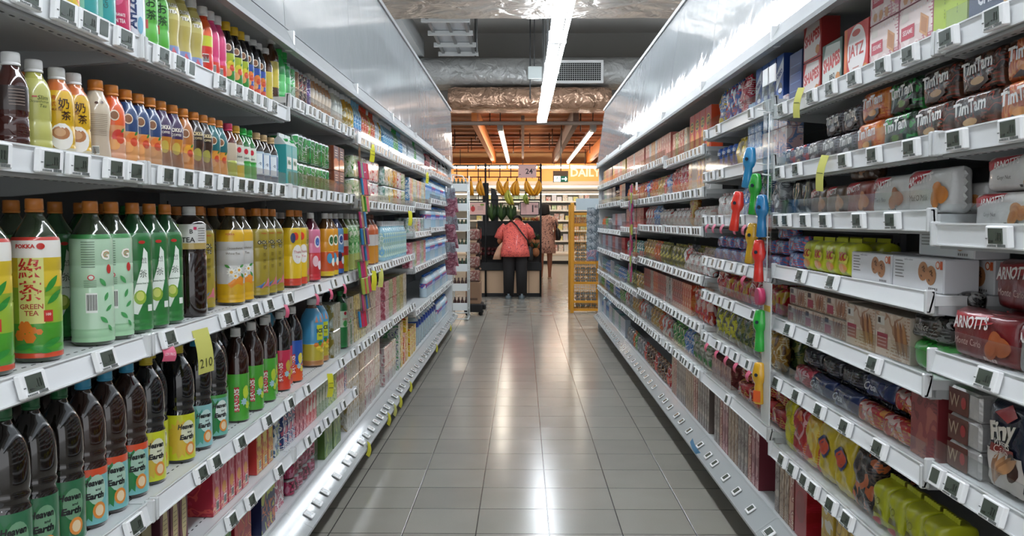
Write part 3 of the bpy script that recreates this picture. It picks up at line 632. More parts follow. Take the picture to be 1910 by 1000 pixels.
b = MB(); loft(b, [(.275, -.02, .84, .05, .10, 0), (.285, -.02, .90, .06, .13, 0), (.27, -.02, 1.05, .055, .12, 0), (.25, -.02, 1.12, .02, .07, 0)], mat('151516', .5), 14); b.tube([(.25, .04, 1.10), (.215, .03, 1.30), (.19, 0, 1.365), (.215, -.05, 1.30), (.25, -.08, 1.10)], .011, mat('151516', .5), 6)
thing('shoulder_bag', 'black handbag hanging from the shoulder of the patterned dress', 'bag', (.50, 18.75, 0), me=b.mesh('shoulder_bag'))
# ---- chiller wall
CY = 25.0
t = thing('dairy_chiller', 'long white open dairy chiller across the far end of the hall', 'chiller', (0, CY, 0))
CW = mat('e9e6dc', .4); x0, x1 = -4.2, 4.0
MB().box(x0, x1, .02, .8, 0, .09, BLACK).build('kick_plate', t)
MB().box(x0, x1, 0, .8, .09, .26, CW, .02).box(x0, x1, -.02, .06, .24, .33, mat('d8cdbb', .4), .02).build('base', t)
MB().box(x0, x1, .75, .8, .26, 2.05, mat('dcd8cf', .5)).build('back_panel', t)
CHZ = [.36, .68, .98, 1.28, 1.58, 1.84]
for k, z in enumerate(CHZ): MB().box(x0, x1, .1+.03*k, .75, z-.02, z, CW).box(x0, x1, .085+.03*k, .1+.03*k, z-.035, z+.015, mat('f6f2ea', .4)).build('shelf', t)
MB().box(x0, x1, .0, .8, 2.06, 2.14, CW, .02).box(x0, x1, -.08, .8, 2.16, 2.30, mat('f2efe8', .35), .05).box(x0, x1, .0, .8, 2.31, 2.42, mat('b9a697', .5)).build('canopy', t)
MB().box(x0, x1, .03, .06, 2.035, 2.055, mat('fff6e8', .4, emit=4)).build('lamp_strip', t)
pal = ['f2eede', 'e8d36a', 'd9e2e8', 'c86a5a', 'b9cf8a', 'f0b060', 'dfe6ea', '9ab0c0', 'e9e0f0']
gm = [printm(c, 'f4f1ea', pal[(i+3) % 9], 30, .4) for i, c in enumerate(pal)]
random.seed(21); pm = [MB().box(-.07, .07, 0, .12, 0, h, g, .006).mesh('dairy_pack') for g in gm for h in (.14, .2)]
ows = ['bottom', 'second', 'third', 'fourth', 'fifth', 'top']
for k, z in enumerate(CHZ):
    x = -1.3
    while x < 2.05:
        if not (-.75 < x < .35 and z < 1.5):
            thing('dairy_pack', 'small dairy pack in a row on the %s chiller shelf' % ows[k], 'dairy pack', (x, CY+.19+.03*k, z+.001), 0, 'dairy packs on the %s chiller shelf' % ows[k], random.choice(pm))
        x += random.choice((.155, .16, .17))
thing('fascia', 'orange fascia board above the chiller with pale lettering', 'sign board', (0, CY+.3, 0), me=MB().box(-4.2, 4.0, 0, .05, 2.42, 2.95, mat('d98a44', .6)).text(lambda u, v, o: (u, -o, v), 'DAILY', 1.86, 2.69, .24, mat('f4cfb0', .4), .012, bold=.03, wmax=1.15).mesh('fascia'))
for k in range(9):
    x = -3.6+k*.9
    t = thing('light_fixture', 'one of the bright tubes in a row above the orange fascia', 'lamp', (x, CY-.3, 2.80), 0, 'tubes above the orange fascia'); MB().box(-.43, .43, -.03, .03, .03, .07, WHITE).build('housing', t); MB().tube([(0, 0, .07), (0, 0, .55)], .01, DARK, 5).build('hanger', t); MB().tube([(-.42, 0, 0), (.42, 0, 0)], .022, mat('fff4e2', .4, emit=FARTUBE), 6).build('fluorescent_tube', t)
t = thing('exit_sign', 'dark hanging sign with green running-man and arrow panel', 'sign', (1.0, 19.8, 0))
MB().box(-.30, .05, 0, .05, 2.16, 2.42, mat('5b4a3c', .6)).build('sign_board', t)
b = MB().box(-.28, .04, -.01, 0, 2.17, 2.30, mat('0f5c48', .4, emit=.25)); Wm = mat('f0fff6', .4, emit=.9)
b.box(-.28, -.13, -.012, -.01, 2.17, 2.30, Wm); b.dpoly(XYZ, [(-.01, 2.285), (.025, 2.235), (-.01, 2.185), (-.02, 2.195), (.0, 2.225), (-.10, 2.225), (-.10, 2.245), (.0, 2.245), (-.02, 2.275)], Wm, .012, 1)
G_ = mat('0f5c48', .4); b.dell(XYZ, -.20, 2.277, .012, .012, G_, .014)
for p in (((-.20, 2.262), (-.215, 2.225)), ((-.215, 2.225), (-.24, 2.21)), ((-.24, 2.21), (-.265, 2.20)), ((-.213, 2.225), (-.19, 2.205)), ((-.19, 2.205), (-.195, 2.18)), ((-.20, 2.258), (-.17, 2.245)), ((-.20, 2.258), (-.235, 2.245))): b.tube([(p[0][0], -.014, p[0][1]), (p[1][0], -.014, p[1][1])], .006, G_, 5)
b.build('lit_panel', t); MB().tube([(-.12, .02, 2.42), (-.12, .02, 3.3)], .012, DARK, 5).build('hanger', t)
# ---- white wire rack on the left, cartons beside it
WR = mat('dfe4e4', .35, coat=.3)
t = thing('wire_rack', 'narrow white wire display rack at the far end of the left shelving', 'rack', (-.80, 11.0, 0))
b = MB()
for x in (-.10, .10): b.tube([(x, -.16, .02), (x, -.16, 1.74 if x > 0 else 1.86)], .009, WR, 6); b.tube([(x, .16, .02), (x, .16, 1.86)], .009, WR, 6); b.tube([(x, -.18, .02), (x, .18, .02)], .012, WR, 6)
b.tube([(.10, -.16, 1.74), (.04, -.16, 1.84), (-.10, -.16, 1.86)], .009, WR, 6)
for z in (.02, .1, 1.3): b.tube([(-.1, -.16, z), (.1, -.16, z)], .008, WR, 6)
b.build('frame', t)
RZ = [.14, .39, .64, .89, 1.15, 1.41, 1.66]
for z in RZ: MB().box(-.10, .10, -.165, -.155, z-.01, z+.085, WR).box(-.10, .10, -.155, .155, z-.01, z, WR).build('tray', t)
gb = MB().lathe([(0, .022), (.10, .022), (.13, .010), (.155, .010)], mat('1f3a28', .2, coat=.5), 8).mesh('small_bottle'); rb_ = MB().lathe([(0, .022), (.10, .022), (.13, .010), (.155, .010)], mat('3a1f1f', .2, coat=.5), 8).mesh('small_bottle')
for k, z in enumerate(RZ):
    for q in range(4):
        thing('small_bottle', 'small dark bottle in the %s tray of the white wire rack' % ['bottom', 'second', 'third', 'fourth', 'fifth', 'sixth', 'top'][k], 'bottle', (-.872+q*.048, 10.93, z), 0, 'bottles in the %s tray of the rack' % ['bottom', 'second', 'third', 'fourth', 'fifth', 'sixth', 'top'][k], gb if k > 1 else rb_)
thing('platform_trolley', 'low black wheeled platform under the cardboard box', 'trolley', (-.665, 11.55, 0), me=MB().box(-.12, .13, -.2, .2, .05, .16, BLACK, .01).box(.13, .17, -.15, -.05, .08, .15, BLACK, .01).sphere((.1, -.15, .03), .03, BLACK, 8).sphere((-.08, -.15, .03), .03, BLACK, 8).sphere((.1, .15, .03), .03, BLACK, 8).sphere((-.08, .15, .03), .03, BLACK, 8).mesh('platform_trolley'))
thing('cardboard_box', 'brown cardboard box under the clear packs by the wire rack', 'box', (-.665, 11.55, .161), me=MB().box(-.10, .10, -.18, .18, 0, .29, mat('8c6d55', .8), .004).box(-.04, .06, -.182, -.18, .05, .08, mat('5a4334', .8)).mesh('cardboard_box'))
for k in range(4):
    t = thing('plastic_pack', 'clear plastic pack with reddish contents, %s of the pile beside wire rack' % ['bottom', 'second', 'third', 'topmost'][k], 'pack', (-.675, 11.55, .452+k*.186), 0, 'clear packs piled by the rack')
    MB().box(-.09, .11, -.16, .16, 0, .184, clear('e8e0dc', .8), .02).build('wrapper', t); MB().box(-.07, .09, -.14, .14, .01, .15, printm('b08a84', 'e0d8d0', '8a3a3c', 25, .3), .02).build('contents', t)
# ---- yellow wire rack on the right
YR = mat('c98a1c', .45)
t = thing('wire_cage_rack', 'mustard yellow wire cage rack at the far end of the right shelving', 'rack', (.86, 11.75, 0))
b = MB().box(-.205, -.155, -.03, .02, 0, 1.52, YR, .006).box(.19, .22, -.03, .02, 0, 1.3, YR, .004).box(-.205, -.165, .45, .49, 0, 1.5, YR).box(.19, .22, .45, .49, 0, 1.3, YR)
for z in (.03, .14, .40, .68, 1.20, 1.35): b.box(-.16, .2, -.02, .0, z, z+.035, YR)
b.build('frame', t)
b = MB()
for k in range(12): b.tube([(-.15+k*.03, -.005, .06), (-.15+k*.03, -.005, 1.35)], .0025, YR, 4)
for k in range(30): b.tube([(-.155, -.008, .08+k*.043), (.19, -.008, .08+k*.043)], .0025, YR, 4)
b.build('wire_mesh', t)
b = MB()
for z in (.08, .42, .70, 1.22): b.box(-.155, .19, .01, .45, z-.015, z, mat('6a5a3c', .5))
b.build('tier', t)
MB().box(-.13, .18, -.01, .0, 1.42, 1.58, mat('b9c6cc', .4)).build('sign_holder', t)
wb = MB().lathe([(0, .030), (.004, .034), (.16, .034), (.20, .014), (.215, .014)], clear('d8e0e4', .9), 10).lathe([(.214, .016), (.235, .016)], mat('d8dcdc', .3), 8).lathe([(.02, .031), (.15, .031)], mat('9ba5a6', .2, coat=.6), 10).mesh('jar')
n_ = 0
for zi, z in enumerate((.08, .42, .70)):
    for r_ in range(3):
        for c_ in range(4):
            o = thing('jar', 'clear jar lying end-on in the %s tier of the yellow cage rack' % ['bottom', 'middle', 'upper'][zi], 'jar', (.765+.075*c_, 11.78, z+.037+.072*r_), 0, 'jars in the %s tier of the cage' % ['bottom', 'middle', 'upper'][zi], wb); o.rotation_euler = (-pi/2, 0, 0)
for c_ in range(4): thing('brown_carton', 'small brown carton in the top tier of the yellow cage, %s from left' % ['first', 'second', 'third', 'fourth'][c_], 'box', (.75+.085*c_, 11.8, 1.221), 0, 'cartons in the top tier of the cage', MB().box(-.04, .04, 0, .12, 0, .10, printm('7a4a34', 'a8754e', 'd8c8b0', 40), .003).mesh('brown_carton'))
# ---------------------------------------------------------------- products: builders
class Proto:
    """one kind of product: named meshes (parts, sub-parts) shared by all copies"""
    def __init__(s, name, cat, desc, w, d, h, parts, group=None, face=0):
        s.name, s.cat, s.desc, s.w, s.d, s.h, s.parts, s.face = name, cat, desc, w, d, h, parts, face
        s.group = group or desc
        s.first = None
PLACED = {}
def spawn(p, loc, rz, where, order):
    """where: words naming the shelf; order: key along the aisle"""
    if p.first is None:
        if len(p.parts) == 1: root = obj(p.name, p.parts[0][1])
        else:
            root = bpy.data.objects.new(p.name, None); COL.objects.link(root); root.empty_display_size = .02
            for nm, me, lb in p.parts:
                q = obj(nm, me, root)
                if lb: q['label'] = lb
        p.first = root
    else:
        root = p.first.copy(); COL.objects.link(root)
        for ch in p.first.children:
            c = ch.copy(); COL.objects.link(c); c.parent = root
    root.location = loc; root.rotation_euler = (0, 0, rz)
    PLACED.setdefault((p.desc, where), []).append((order, root, p))
    return root
NUM = 'first second third fourth fifth sixth seventh eighth ninth tenth eleventh twelfth thirteenth fourteenth fifteenth sixteenth seventeenth eighteenth nineteenth twentieth'.split()
def nth(i):
    if i < 20: return NUM[i]
    T = {2: 'twenty', 3: 'thirty', 4: 'forty', 5: 'fifty', 6: 'sixty', 7: 'seventy'}
    t, u = divmod(i+1, 10); return T[t]+'-'+NUM[u-1] if u else {2: 'twentieth', 3: 'thirtieth', 4: 'fortieth', 5: 'fiftieth', 6: 'sixtieth', 7: 'seventieth'}[t]
def finish_labels():
    for (desc, where), L in PLACED.items():
        L.sort(key=lambda t: t[0]); n = len(L)
        for i, (o_, root, p) in enumerate(L):
            root['category'] = p.cat
            pos = '' if n == 1 else 'nearest, ' if i == 0 else 'farthest, ' if i == n-1 and n > 2 else nth(i)+' nearest, '
            root['label'] = '%s, %s%s' % (desc, pos, where)
            if n > 1: root['group'] = '%s on the %s' % (p.group, where.split(',')[0])
# ---- bottles
def interp(prof, z):
    for (z0, r0), (z1, r1) in zip(prof, prof[1:]):
        if z0 <= z <= z1: return r0+(r1-r0)*((z-z0)/(z1-z0) if z1 > z0 else 0)
    return prof[-1][1]
SHAPES = {
 'tea': [(0, .78), (.006, .90), (.03, 1), (.05, 1), (.058, .97), (.066, 1), (.10, 1), (.108, .975), (.116, 1), (.40, 1), (.408, .97), (.416, 1), (.55, 1), (.558, .975), (.566, 1), (.72, 1), (.75, .97), (.80, .80), (.86, .52), (.90, .36), (.925, .335)],
 'heaven': [(0, .80), (.006, .92), (.03, 1), (.42, 1), (.43, .94), (.46, .93), (.475, .99), (.50, 1.0), (.515, .95), (.53, .99), (.58, 1.02), (.68, 1.0), (.72, .96), (.78, .86), (.84, .62), (.885, .40), (.905, .335), (.925, .33)],
 'square': [(0, .86), (.008, .96), (.03, 1), (.56, 1), (.575, .95), (.60, .95), (.615, 1), (.84, 1), (.875, .82), (.91, .48), (.93, .36)],
 'small': [(0, .80), (.01, .92), (.04, 1), (.07, 1), (.082, .96), (.095, 1), (.15, 1), (.162, .96), (.174, 1), (.34, .99), (.36, .93), (.38, .98), (.60, 1), (.68, .96), (.76, .80), (.82, .58), (.86, .50), (.885, .48)],
 'curvy': [(0, .80), (.01, .92), (.05, 1), (.12, 1), (.20, .95), (.32, .88), (.40, .90), (.50, 1), (.62, 1.02), (.70, .95), (.78, .74), (.84, .56), (.88, .52), (.89, .52)],
 'ribbed': [(0, .8), (.01, .93)] + [(.03+.025*k, 1 if k % 2 == 0 else .95) for k in range(15)] + [(.42, 1), (.68, 1), (.70, .96), (.76, .84), (.83, .58), (.885, .40), (.92, .36)],
}
def bottle(desc, H, Rr, cap, liq, bands, shape='tea', dec=None, face=0, far=False, gloss=.10, capr=None, name='bottle', cat='bottle', lab=None, clearneck=None):
    """bands: [(z0, z1, colour), ...] of the sleeve, as fractions of the height; dec(b, mp, H, R) prints on it"""
    S = [(z*H, r*Rr) for z, r in SHAPES[shape]]; zt = S[-1][0]; n = 12 if far else 24
    lq = mat(liq, gloss, coat=1)
    capr = capr or max(.0145, S[-1][1]*1.14)
    body = MB(); body.lathe([p for p in S], lq, n)
    capb = MB(); ch = H-zt+.003
    CM = mat(cap, .35, coat=.15)
    capb.lathe([(0, capr*1.0), (.004, capr*1.02), (.0045, capr*.95), (.006, capr*.95), (.0065, capr), (ch-.002, capr*.97), (ch, capr*.90)], CM, n, z0=zt-.003)
    if not far:
        for k in range(0, 24, 2):
            a = 2*pi*k/24; capb.box(0, 0, 0, 0, 0, 0, CM) if False else None
    lb = MB()
    mp = lambda u, v, off: ((interp(LP, v)+off)*sin(u/Rr), -(interp(LP, v)+off)*cos(u/Rr), v)
    zs0 = min(b_[0] for b_ in bands)*H; zs1 = max(b_[1] for b_ in bands)*H
    LP = [(0, S[0][1])] + [(z, r+.0005) for z, r in S]
    for z0, z1, c in bands:
        z0 *= H; z1 *= H; zz = sorted({z0, z1} | {z for z, r in S if z0 < z < z1})
        m_ = c if not isinstance(c, str) else mat(c, .30, coat=.7)
        lb.lathe([(z, interp(LP, z)) for z in zz], m_, n, caps=False)
    if dec: dec(lb, mp, H, Rr)
    if far:
        b = MB(); 
        for src in (body, lb, capb):
            o = len(b.v); b.v += src.v
            for f, m, s_ in zip(src.f, src.m, src.s): b.f.append([o+k for k in f]); b.m.append(b.mi(src.mats[m])); b.s.append(s_)
        parts = [(name, b.mesh(name), None)]
    else:
        parts = [('bottle_body', body.mesh('bottle_body'), None), ('sleeve', lb.mesh('sleeve'), lab), ('cap', capb.mesh('cap'), None)]
    return Proto(name, cat, desc, 2*Rr+.004, 2*Rr, H, parts, face=face)
def M(c, r=.35): return mat(c, r, coat=.2)
def ttext(b, mp, t, u, v, h, c, wmax=None, off=.0011, rot=0, bold=.02, slant=0, outline=None):
    if outline: b.text(mp, t, u, v, h, M(outline), off-.0003, rot, wmax, bold+.06, slant)
    b.text(mp, t, u, v, h, M(c), off, rot, wmax, bold, slant)
def barcode(b, mp, u, v, w, h, off=.0011):
    b.drect(mp, u-w/2, u+w/2, v-h/2, v+h/2, M('eef0ea'), off-.0003)
    x = u-w*.42; k = 0
    while x < u+w*.42: ww = w*(.02+.02*((k*7) % 3)); b.drect(mp, x, x+ww, v-h*.38, v+h*.42, M('20221f'), off, 1, 2); x += ww+w*.035; k += 1
# ---- boxes
def carton(desc, W, H, D, front, side=None, top=None, dec=None, sdec=None, name='biscuit_box', cat='box', c=.0015, rough=.35, parts=None):
    fm = front if not isinstance(front, str) else mat(front, rough, coat=.25)
    sm = fm if side is None else side if not isinstance(side, str) else mat(side, rough, coat=.25)
    b = MB(); b.box(-W/2, W/2, -D/2, D/2, 0, H, sm, c)
    mp = lambda u, v, off: (u, -D/2-off, v)
    if side is not None: b.drect(mp, -W/2+c, W/2-c, c, H-c, fm, .0002, 1, 1)
    if dec: dec(b, mp, W, H)
    if sdec:
        for s in (-1, 1): sdec(b, (lambda u, v, off, s=s: (s*(W/2+off), s*u, v)), D, H)
    return Proto(name, cat, desc, W+.003, D, H, [(name, b.mesh(name), None)]+(parts or []))
# ---- soft packs
def pillow(desc, W, H, D, m, dec=None, seal='x', p=6, q=6, name='packet', cat='packet', wr=.006, lean=0, face=0, sealw=.012, sm=None, nx=22, nz=16):
    """a filled packet W x H x D with crimped seals at its ends (seal 'x') or at top and bottom (seal 'z')"""
    m = m if not isinstance(m, str) else mat(m, .25, coat=.5, bump=.25, bscale=45)
    sd = sum(map(ord, desc)); b = MB()
    def bul(u, v):
        a = max(0, 1-abs(2*u/W)**p)**.5 if seal != 'z' else max(0, 1-abs(2*u/W)**8)**.5
        hh = v/H*2-1; c = max(0, 1-abs(hh)**q)**.5
        if seal == 'x': c = max(0, 1-abs(hh)**max(5, q-1))**.5
        return a*c
    def wob(u, v): return wr*(sin(u*150+sd)*sin(v*90+sd*.3)*.35+sin(u*57+v*80+sd*2)*.5)
    def mp(u, v, off):
        t = bul(u, v); return (u, -(D/2)*t-off*2-(.0018 if off else 0)-wob(u, v)*t, v)
    vs = []; fs = []
    for sgn in (-1, 1):
        o = len(vs)
        for j in range(nz+1):
            for i in range(nx+1):
                U = -cos(pi*i/nx)*W/2 if True else 0; V = H*(1-cos(pi*j/nz))/2
                x, y, z = mp(U, V, 0); vs.append((x, y*(1 if sgn < 0 else -1), z))
        for j in range(nz):
            for i in range(nx): a = o+j*(nx+1)+i; f = (a, a+1, a+nx+2, a+nx+1); fs.append(f if sgn < 0 else f[::-1])
    b.add(vs, fs, m, True)
    s_ = sm or m
    if seal == 'x':
        for s in (-1, 1):
            vv = []; ff = []; K = 10
            for k in range(K+1): z = H*(.10+.8*k/K); y = .0015*(1 if k % 2 else -1); vv += [(s*W/2*.985, y, z), (s*(W/2+sealw), y*2.2, z)]
            for k in range(K): ff.append((2*k, 2*k+1, 2*k+3, 2*k+2))
            b.add(vv, ff, s_)
    elif seal == 'z':
        for z0, z1 in ((H*.985, H+sealw), (-.0, .0)):
            if z1 <= z0: continue
            vv = []; ff = []; K = 14
            for k in range(K+1): x = -W*.48+.96*W*k/K; y = .0015*(1 if k % 2 else -1); vv += [(x, y, z0), (x, y*2+.002, z1)]
            for k in range(K): ff.append((2*k, 2*k+2, 2*k+3, 2*k+1))
            b.add(vv, ff, s_)
    if dec: dec(b, mp, W, H)
    if lean: 
        for i, (x, y, z) in enumerate(b.v): b.v[i] = (x, y*cos(lean)+z*sin(lean), z*cos(lean)-y*sin(lean)+0)
        zm = min(v[2] for v in b.v); b.v = [(x, y, z-zm) for x, y, z in b.v]
    return Proto(name, cat, desc, W+(sealw*1.2 if seal == 'x' else .004), D, H, [(name, b.mesh(name), None)], face=face)
def can(desc, Rr, H, m, dec=None, lid='c9ccce', name='can', far=False, face=0):
    n = 12 if far else 22; m = m if not isinstance(m, str) else mat(m, .25, coat=.4)
    L = mat(lid, .3, metal=.7); b = MB(); P = [(0, .85*Rr), (.004, .96*Rr), (.010, Rr), (H-.012, Rr), (H-.004, .90*Rr), (H, .90*Rr), (H-.003, .84*Rr)]
    b.lathe(P, [L, L, m, L, L, L], n)
    mp = lambda u, v, off: ((Rr+off)*sin(u/Rr), -(Rr+off)*cos(u/Rr), v)
    if dec: dec(b, mp, H, Rr)
    return Proto(name, 'can', desc, 2*Rr+.003, 2*Rr, H, [(name, b.mesh(name), None)], face=face)
def multipack(desc, nx, nz, cw, chh, D, m, top=None, name='multipack', film='ffffff', cans=False, cat='multipack', facing=None):
    """drink cartons or cans bundled in clear film"""
    W = nx*cw; H = nz*chh; b = MB()
    mm = m if isinstance(m, list) else [m]
    for i in range(nx):
        for j in range(nz):
            for k in range(2):
                x = -W/2+cw*(i+.5); z = j*chh; y = -D/4 if k == 0 else D/4; mt = mm[(i+j) % len(mm)]
                if cans: b.lathe([(0, cw*.42), (.008, cw*.48), (chh-.012, cw*.48), (chh-.004, cw*.42)], [mt, mt, mat('c9ccce', .3, metal=.7)], 12, cx=x, cy=y, z0=z)
                else: b.box(x-cw*.485, x+cw*.485, y-D/4*.98, y+D/4*.98, z+.001, z+chh-.002, mt, .0015)
    body = b.mesh('drink_packs')
    f = MB().box(-W/2-.0015, W/2+.0015, -D/2-.0015, D/2+.0015, 0, H+.001, clear('f8fafa', .3), .006).mesh('film')
    return Proto(name, cat, desc, W+.008, D+.003, H, [('drink_packs', body, None), ('film', f, None)])
# ---------------------------------------------------------------- placing on the shelves
SHN = {'L': ['left top shelf', 'left second shelf', 'left third shelf', 'left fourth shelf', 'left fifth shelf', 'left bottom deck'],
       'R': ['right top shelf', 'right second shelf', 'right third shelf', 'right fourth shelf', 'right fifth shelf', 'right sixth shelf', 'right seventh shelf', 'right bottom deck']}
def height(side, s, y):
    B = YB if side == 'L' else YBR; i = max(0, min(7, int((y-B[0])/1.18))); T = SHELF[(side, i)]
    if s == 'B': return .2, SHN[side][-1]
    if s < 0: s = len(T)+s
    s = min(s, len(T)-1); return T[s], SHN[side][s]
random.seed(8)
def put(side, s, y, p, back=0, z=0, turn=None, tier=None, dx=0, gap=.015):
    """one product with its middle at distance y; back = rows behind the front one"""
    h, wn = height(side, s, y); left = side == 'L'
    front = .022 + (.012 if s != 'B' else .02)
    d = front + p.d/2 + back*(p.d+gap) + dx
    X = XL-d if left else XR+d
    rz = (pi/2 if left else -pi/2) + (p.face if turn is None else turn)*(-1 if left else 1) + (random.uniform(-.04, .04) if p.cat in ('packet',) else 0)
    where = wn + (', back row' if back == 1 else ', rear row' if back > 1 else '') + (', %s tier' % ['', 'second', 'third', 'fourth', 'fifth'][tier] if tier else '')
    return spawn(p, (X, y, h+z+.0008), rz, where, y)
def run(side, s, y0, y1, protos, back=(0,), tiers=1, jit=.004, gap=.004, pattern=None, zgap=.0015):
    """fills y0..y1 with blocks of each product in turn; protos: [(proto, count), ...]"""
    y = y0; seq = [p for p, n in protos for _ in range(n)]; k = 0
    while True:
        p = seq[k % len(seq)] if pattern != 'once' else (seq[k] if k < len(seq) else None)
        if p is None or y+p.w > y1: break
        for B in back:
            for t in range(tiers): put(side, s, y+p.w/2+random.uniform(-jit, jit)*.5, p, back=B, z=t*(p.h+zgap), tier=t)
        y += p.w+gap; k += 1
    return y
# ================================================================ LEFT: drinks
F = .95   # how far the near bottles are turned towards the camera
def d_green(b, mp, H, R_):
    b.drect(mp, -.028, .028, .80*.20*H/.2*.0+.20*H, .72*H, M('c9cf6a'), .0007) if False else None
    b.drect(mp, -.036, .008, .24*H, .64*H, M('d3d27c'), .0008)
    ttext(b, mp, 'POKKA', -.022, .71*H, .008, 'c02a20', bold=.04); b.dell(mp, .004, .71*H, .007, .006, M('c02a20'), .0011)
    ttext(b, mp, '綠', -.015, .575*H, .039, 'b92b22', bold=.012); ttext(b, mp, '茶', -.015, .44*H, .038, 'b92b22', bold=.012)
    ttext(b, mp, 'GREEN', -.014, .345*H, .0095, 'a8422a'); ttext(b, mp, 'TEA', -.014, .305*H, .0095, 'a8422a')
    for u, v, r in ((-.026, .22, .013), (-.036, .17, .011), (-.012, .20, .007), (-.002, .19, .006), (-.018, .155, .011)): b.dell(mp, u, v*H, r, r, M('d87420'), .0011, n=6)
    b.drect(mp, .006, .022, .25*H, .32*H, M('c23a30'), .0011); ttext(b, mp, '100', .014, .295*H, .005, 'f4e8dc', off=.0014)
    for u, v, a in ((.022, .48, .9), (.028, .40, .7), (-.03, .1, .2), (.0, .08, -.3), (.02, .12, .4)): b.dleaf(mp, u, v*H, .04, .012, a, M('2f8a35'), .001)
G_SLEEVE = [(.03, .06, 'c9492a'), (.06, .24, '4a9a2c'), (.24, .46, '8fae30'), (.46, .64, 'd1b52c'), (.64, .745, 'e9e6de'), (.745, .765, 'c8382c')]
tea_g = bottle('large green tea bottle with yellow-green sleeve', .308, .0425, 'c87a32', '2c3a26', G_SLEEVE, dec=d_green, face=F)
def d_back(b, mp, H, R_):
    b.drect(mp, -.035, .030, .74*H, .765*H, M('3f8a4a'), .0008)
    for k in range(11): b.drect(mp, -.026, .0, (.715-.017*k)*H, (.720-.017*k)*H, M('5f7a62'), .001, 3, 1)
    b.dell(mp, -.008, .475*H, .007, .006, M('c44a48'), .001); b.dell(mp, -.008, .475*H, .0045, .004, M('dfe8dc'), .0013)
    for k in range(4): b.drect(mp, -.022, .002, (.45-.014*k)*H, (.454-.014*k)*H, M('6f8a70'), .001, 3, 1)
    barcode(b, mp, -.008, .30*H, .022, .042)
    ttext(b, mp, 'G', .022, .63*H, .022, 'f3f0e6', outline='c09a6a'); b.dell(mp, .030, .53*H, .006, .010, M('c03a34'), .001)
    for u, v, a, l in ((.015, .44, 2.2, .022), (.022, .34, 1.2, .02), (.028, .26, .7, .02), (.016, .18, 2.4, .022), (.03, .12, 2.2, .018)): b.dleaf(mp, u, v*H, l, l*.4, a, M('4a9a58'), .001)
MINT = [(.03, .12, '9fc8a0'), (.12, .74, 'b4d3b6'), (.74, .77, '3f8a4a')]
tea_w = bottle('large pale mint tea bottle showing its back label', .308, .0425, 'c87a32', '2c3a26', MINT, dec=d_back, face=F)
def d_jap(b, mp, H, R_):
    b.dpoly(mp, [(-.026, .16*H), (-.018, .34*H), (-.002, .52*H), (.004, .66*H), (.014, .62*H), (.016, .40*H), (.004, .26*H), (-.012, .15*H)], M('e9efe6'), .0009)
    ttext(b, mp, '煎', .004, .56*H, .014, '20301f', bold=0); ttext(b, mp, '茶', .002, .46*H, .018, '20301f', bold=0)
    ttext(b, mp, 'Japanese Green Tea', .0, .385*H, .005, '3a5a3a', wmax=.03); b.dell(mp, -.006, .28*H, .014, .017, M('8fae3a'), .0011); b.dell(mp, -.006, .29*H, .009, .011, M('c9cf6a'), .0014); b.dell(mp, .0, .70*H, .008, .004, M('c03028'), .001)
    b.drect(mp, .012, .026, .17*H, .22*H, M('e9efe6'), .0011)
tea_j = bottle('large dark green tea bottle with white leaf panel', .308, .041, 'c87a32', '1f4a2a', [(.03, .20, '2f7a3a'), (.20, .77, '2a7038')], dec=d_jap, face=F*.7)
def d_tea(b, mp, H, R_): ttext(b, mp, 'TEA', .004, .66*H, .013, '1a1f12'); ttext(b, mp, 'B', .008, .74*H, .012, '1a1f12')
tea_l = bottle('black tea bottle with lime label and green cap', .305, .042, '1f7a34', '141312', [(.615, .84, '8fc03a')], 'square', d_tea, F)
tea_k = bottle('black tea bottle with silver-white label and white cap', .305, .044, 'd9d9d6', '1b0c08', [(.615, .67, 'b39a5a'), (.67, .84, 'd2d0cc')], 'square',
   lambda b, mp, H, R_: (ttext(b, mp, 'TEA', -.014, .70*H, .014, '17140f', outline=None), ttext(b, mp, 'B', -.006, .775*H, .012, '17140f'), b.drect(mp, .0, .008, .79*H, .815*H, M('c8285a'), .001), [b.drect(mp, .012, .036, (.80-.022*k)*H, (.806-.022*k)*H, M('77736c'), .001, 3, 1) for k in range(6)]), F)
def d_chry(b, mp, H, R_):
    ttext(b, mp, 'POKKA', -.02, .725*H, .006, 'b8382a'); ttext(b, mp, 'Chrysanthemum', -.004, .58*H, .008, '5a4a2a', wmax=.05, bold=0); ttext(b, mp, 'White Tea', -.012, .53*H, .007, '5a4a2a', bold=0)
    for u, v, r in ((-.018, .34, .016), (.006, .36, .014), (-.006, .30, .012)): b.dell(mp, u, v*H, r, r, M('eceae0'), .001, star=.45, n=9); b.dell(mp, u, v*H, r*.3, r*.3, M('d8a02a'), .0013)
    for u, v, a in ((.018, .40, .4), (.02, .30, 2.2), (-.03, .40, 2.6)): b.dleaf(mp, u, v*H, .02, .008, a, M('3f8a3a'), .0012)
    b.dpoly(mp, [(-.03, .22*H), (-.01, .27*H), (.012, .30*H), (.026, .27*H), (.02, .20*H), (-.02, .18*H)], M('e08a28'), .0009)
chry = bottle('large chrysanthemum tea bottle with yellow and grey sleeve', .308, .042, 'c87a32', '3a3320', [(.03, .22, 'd2a41c'), (.22, .65, 'c3c2be'), (.65, .77, 'd9ab22')], dec=d_chry, face=F*.8)
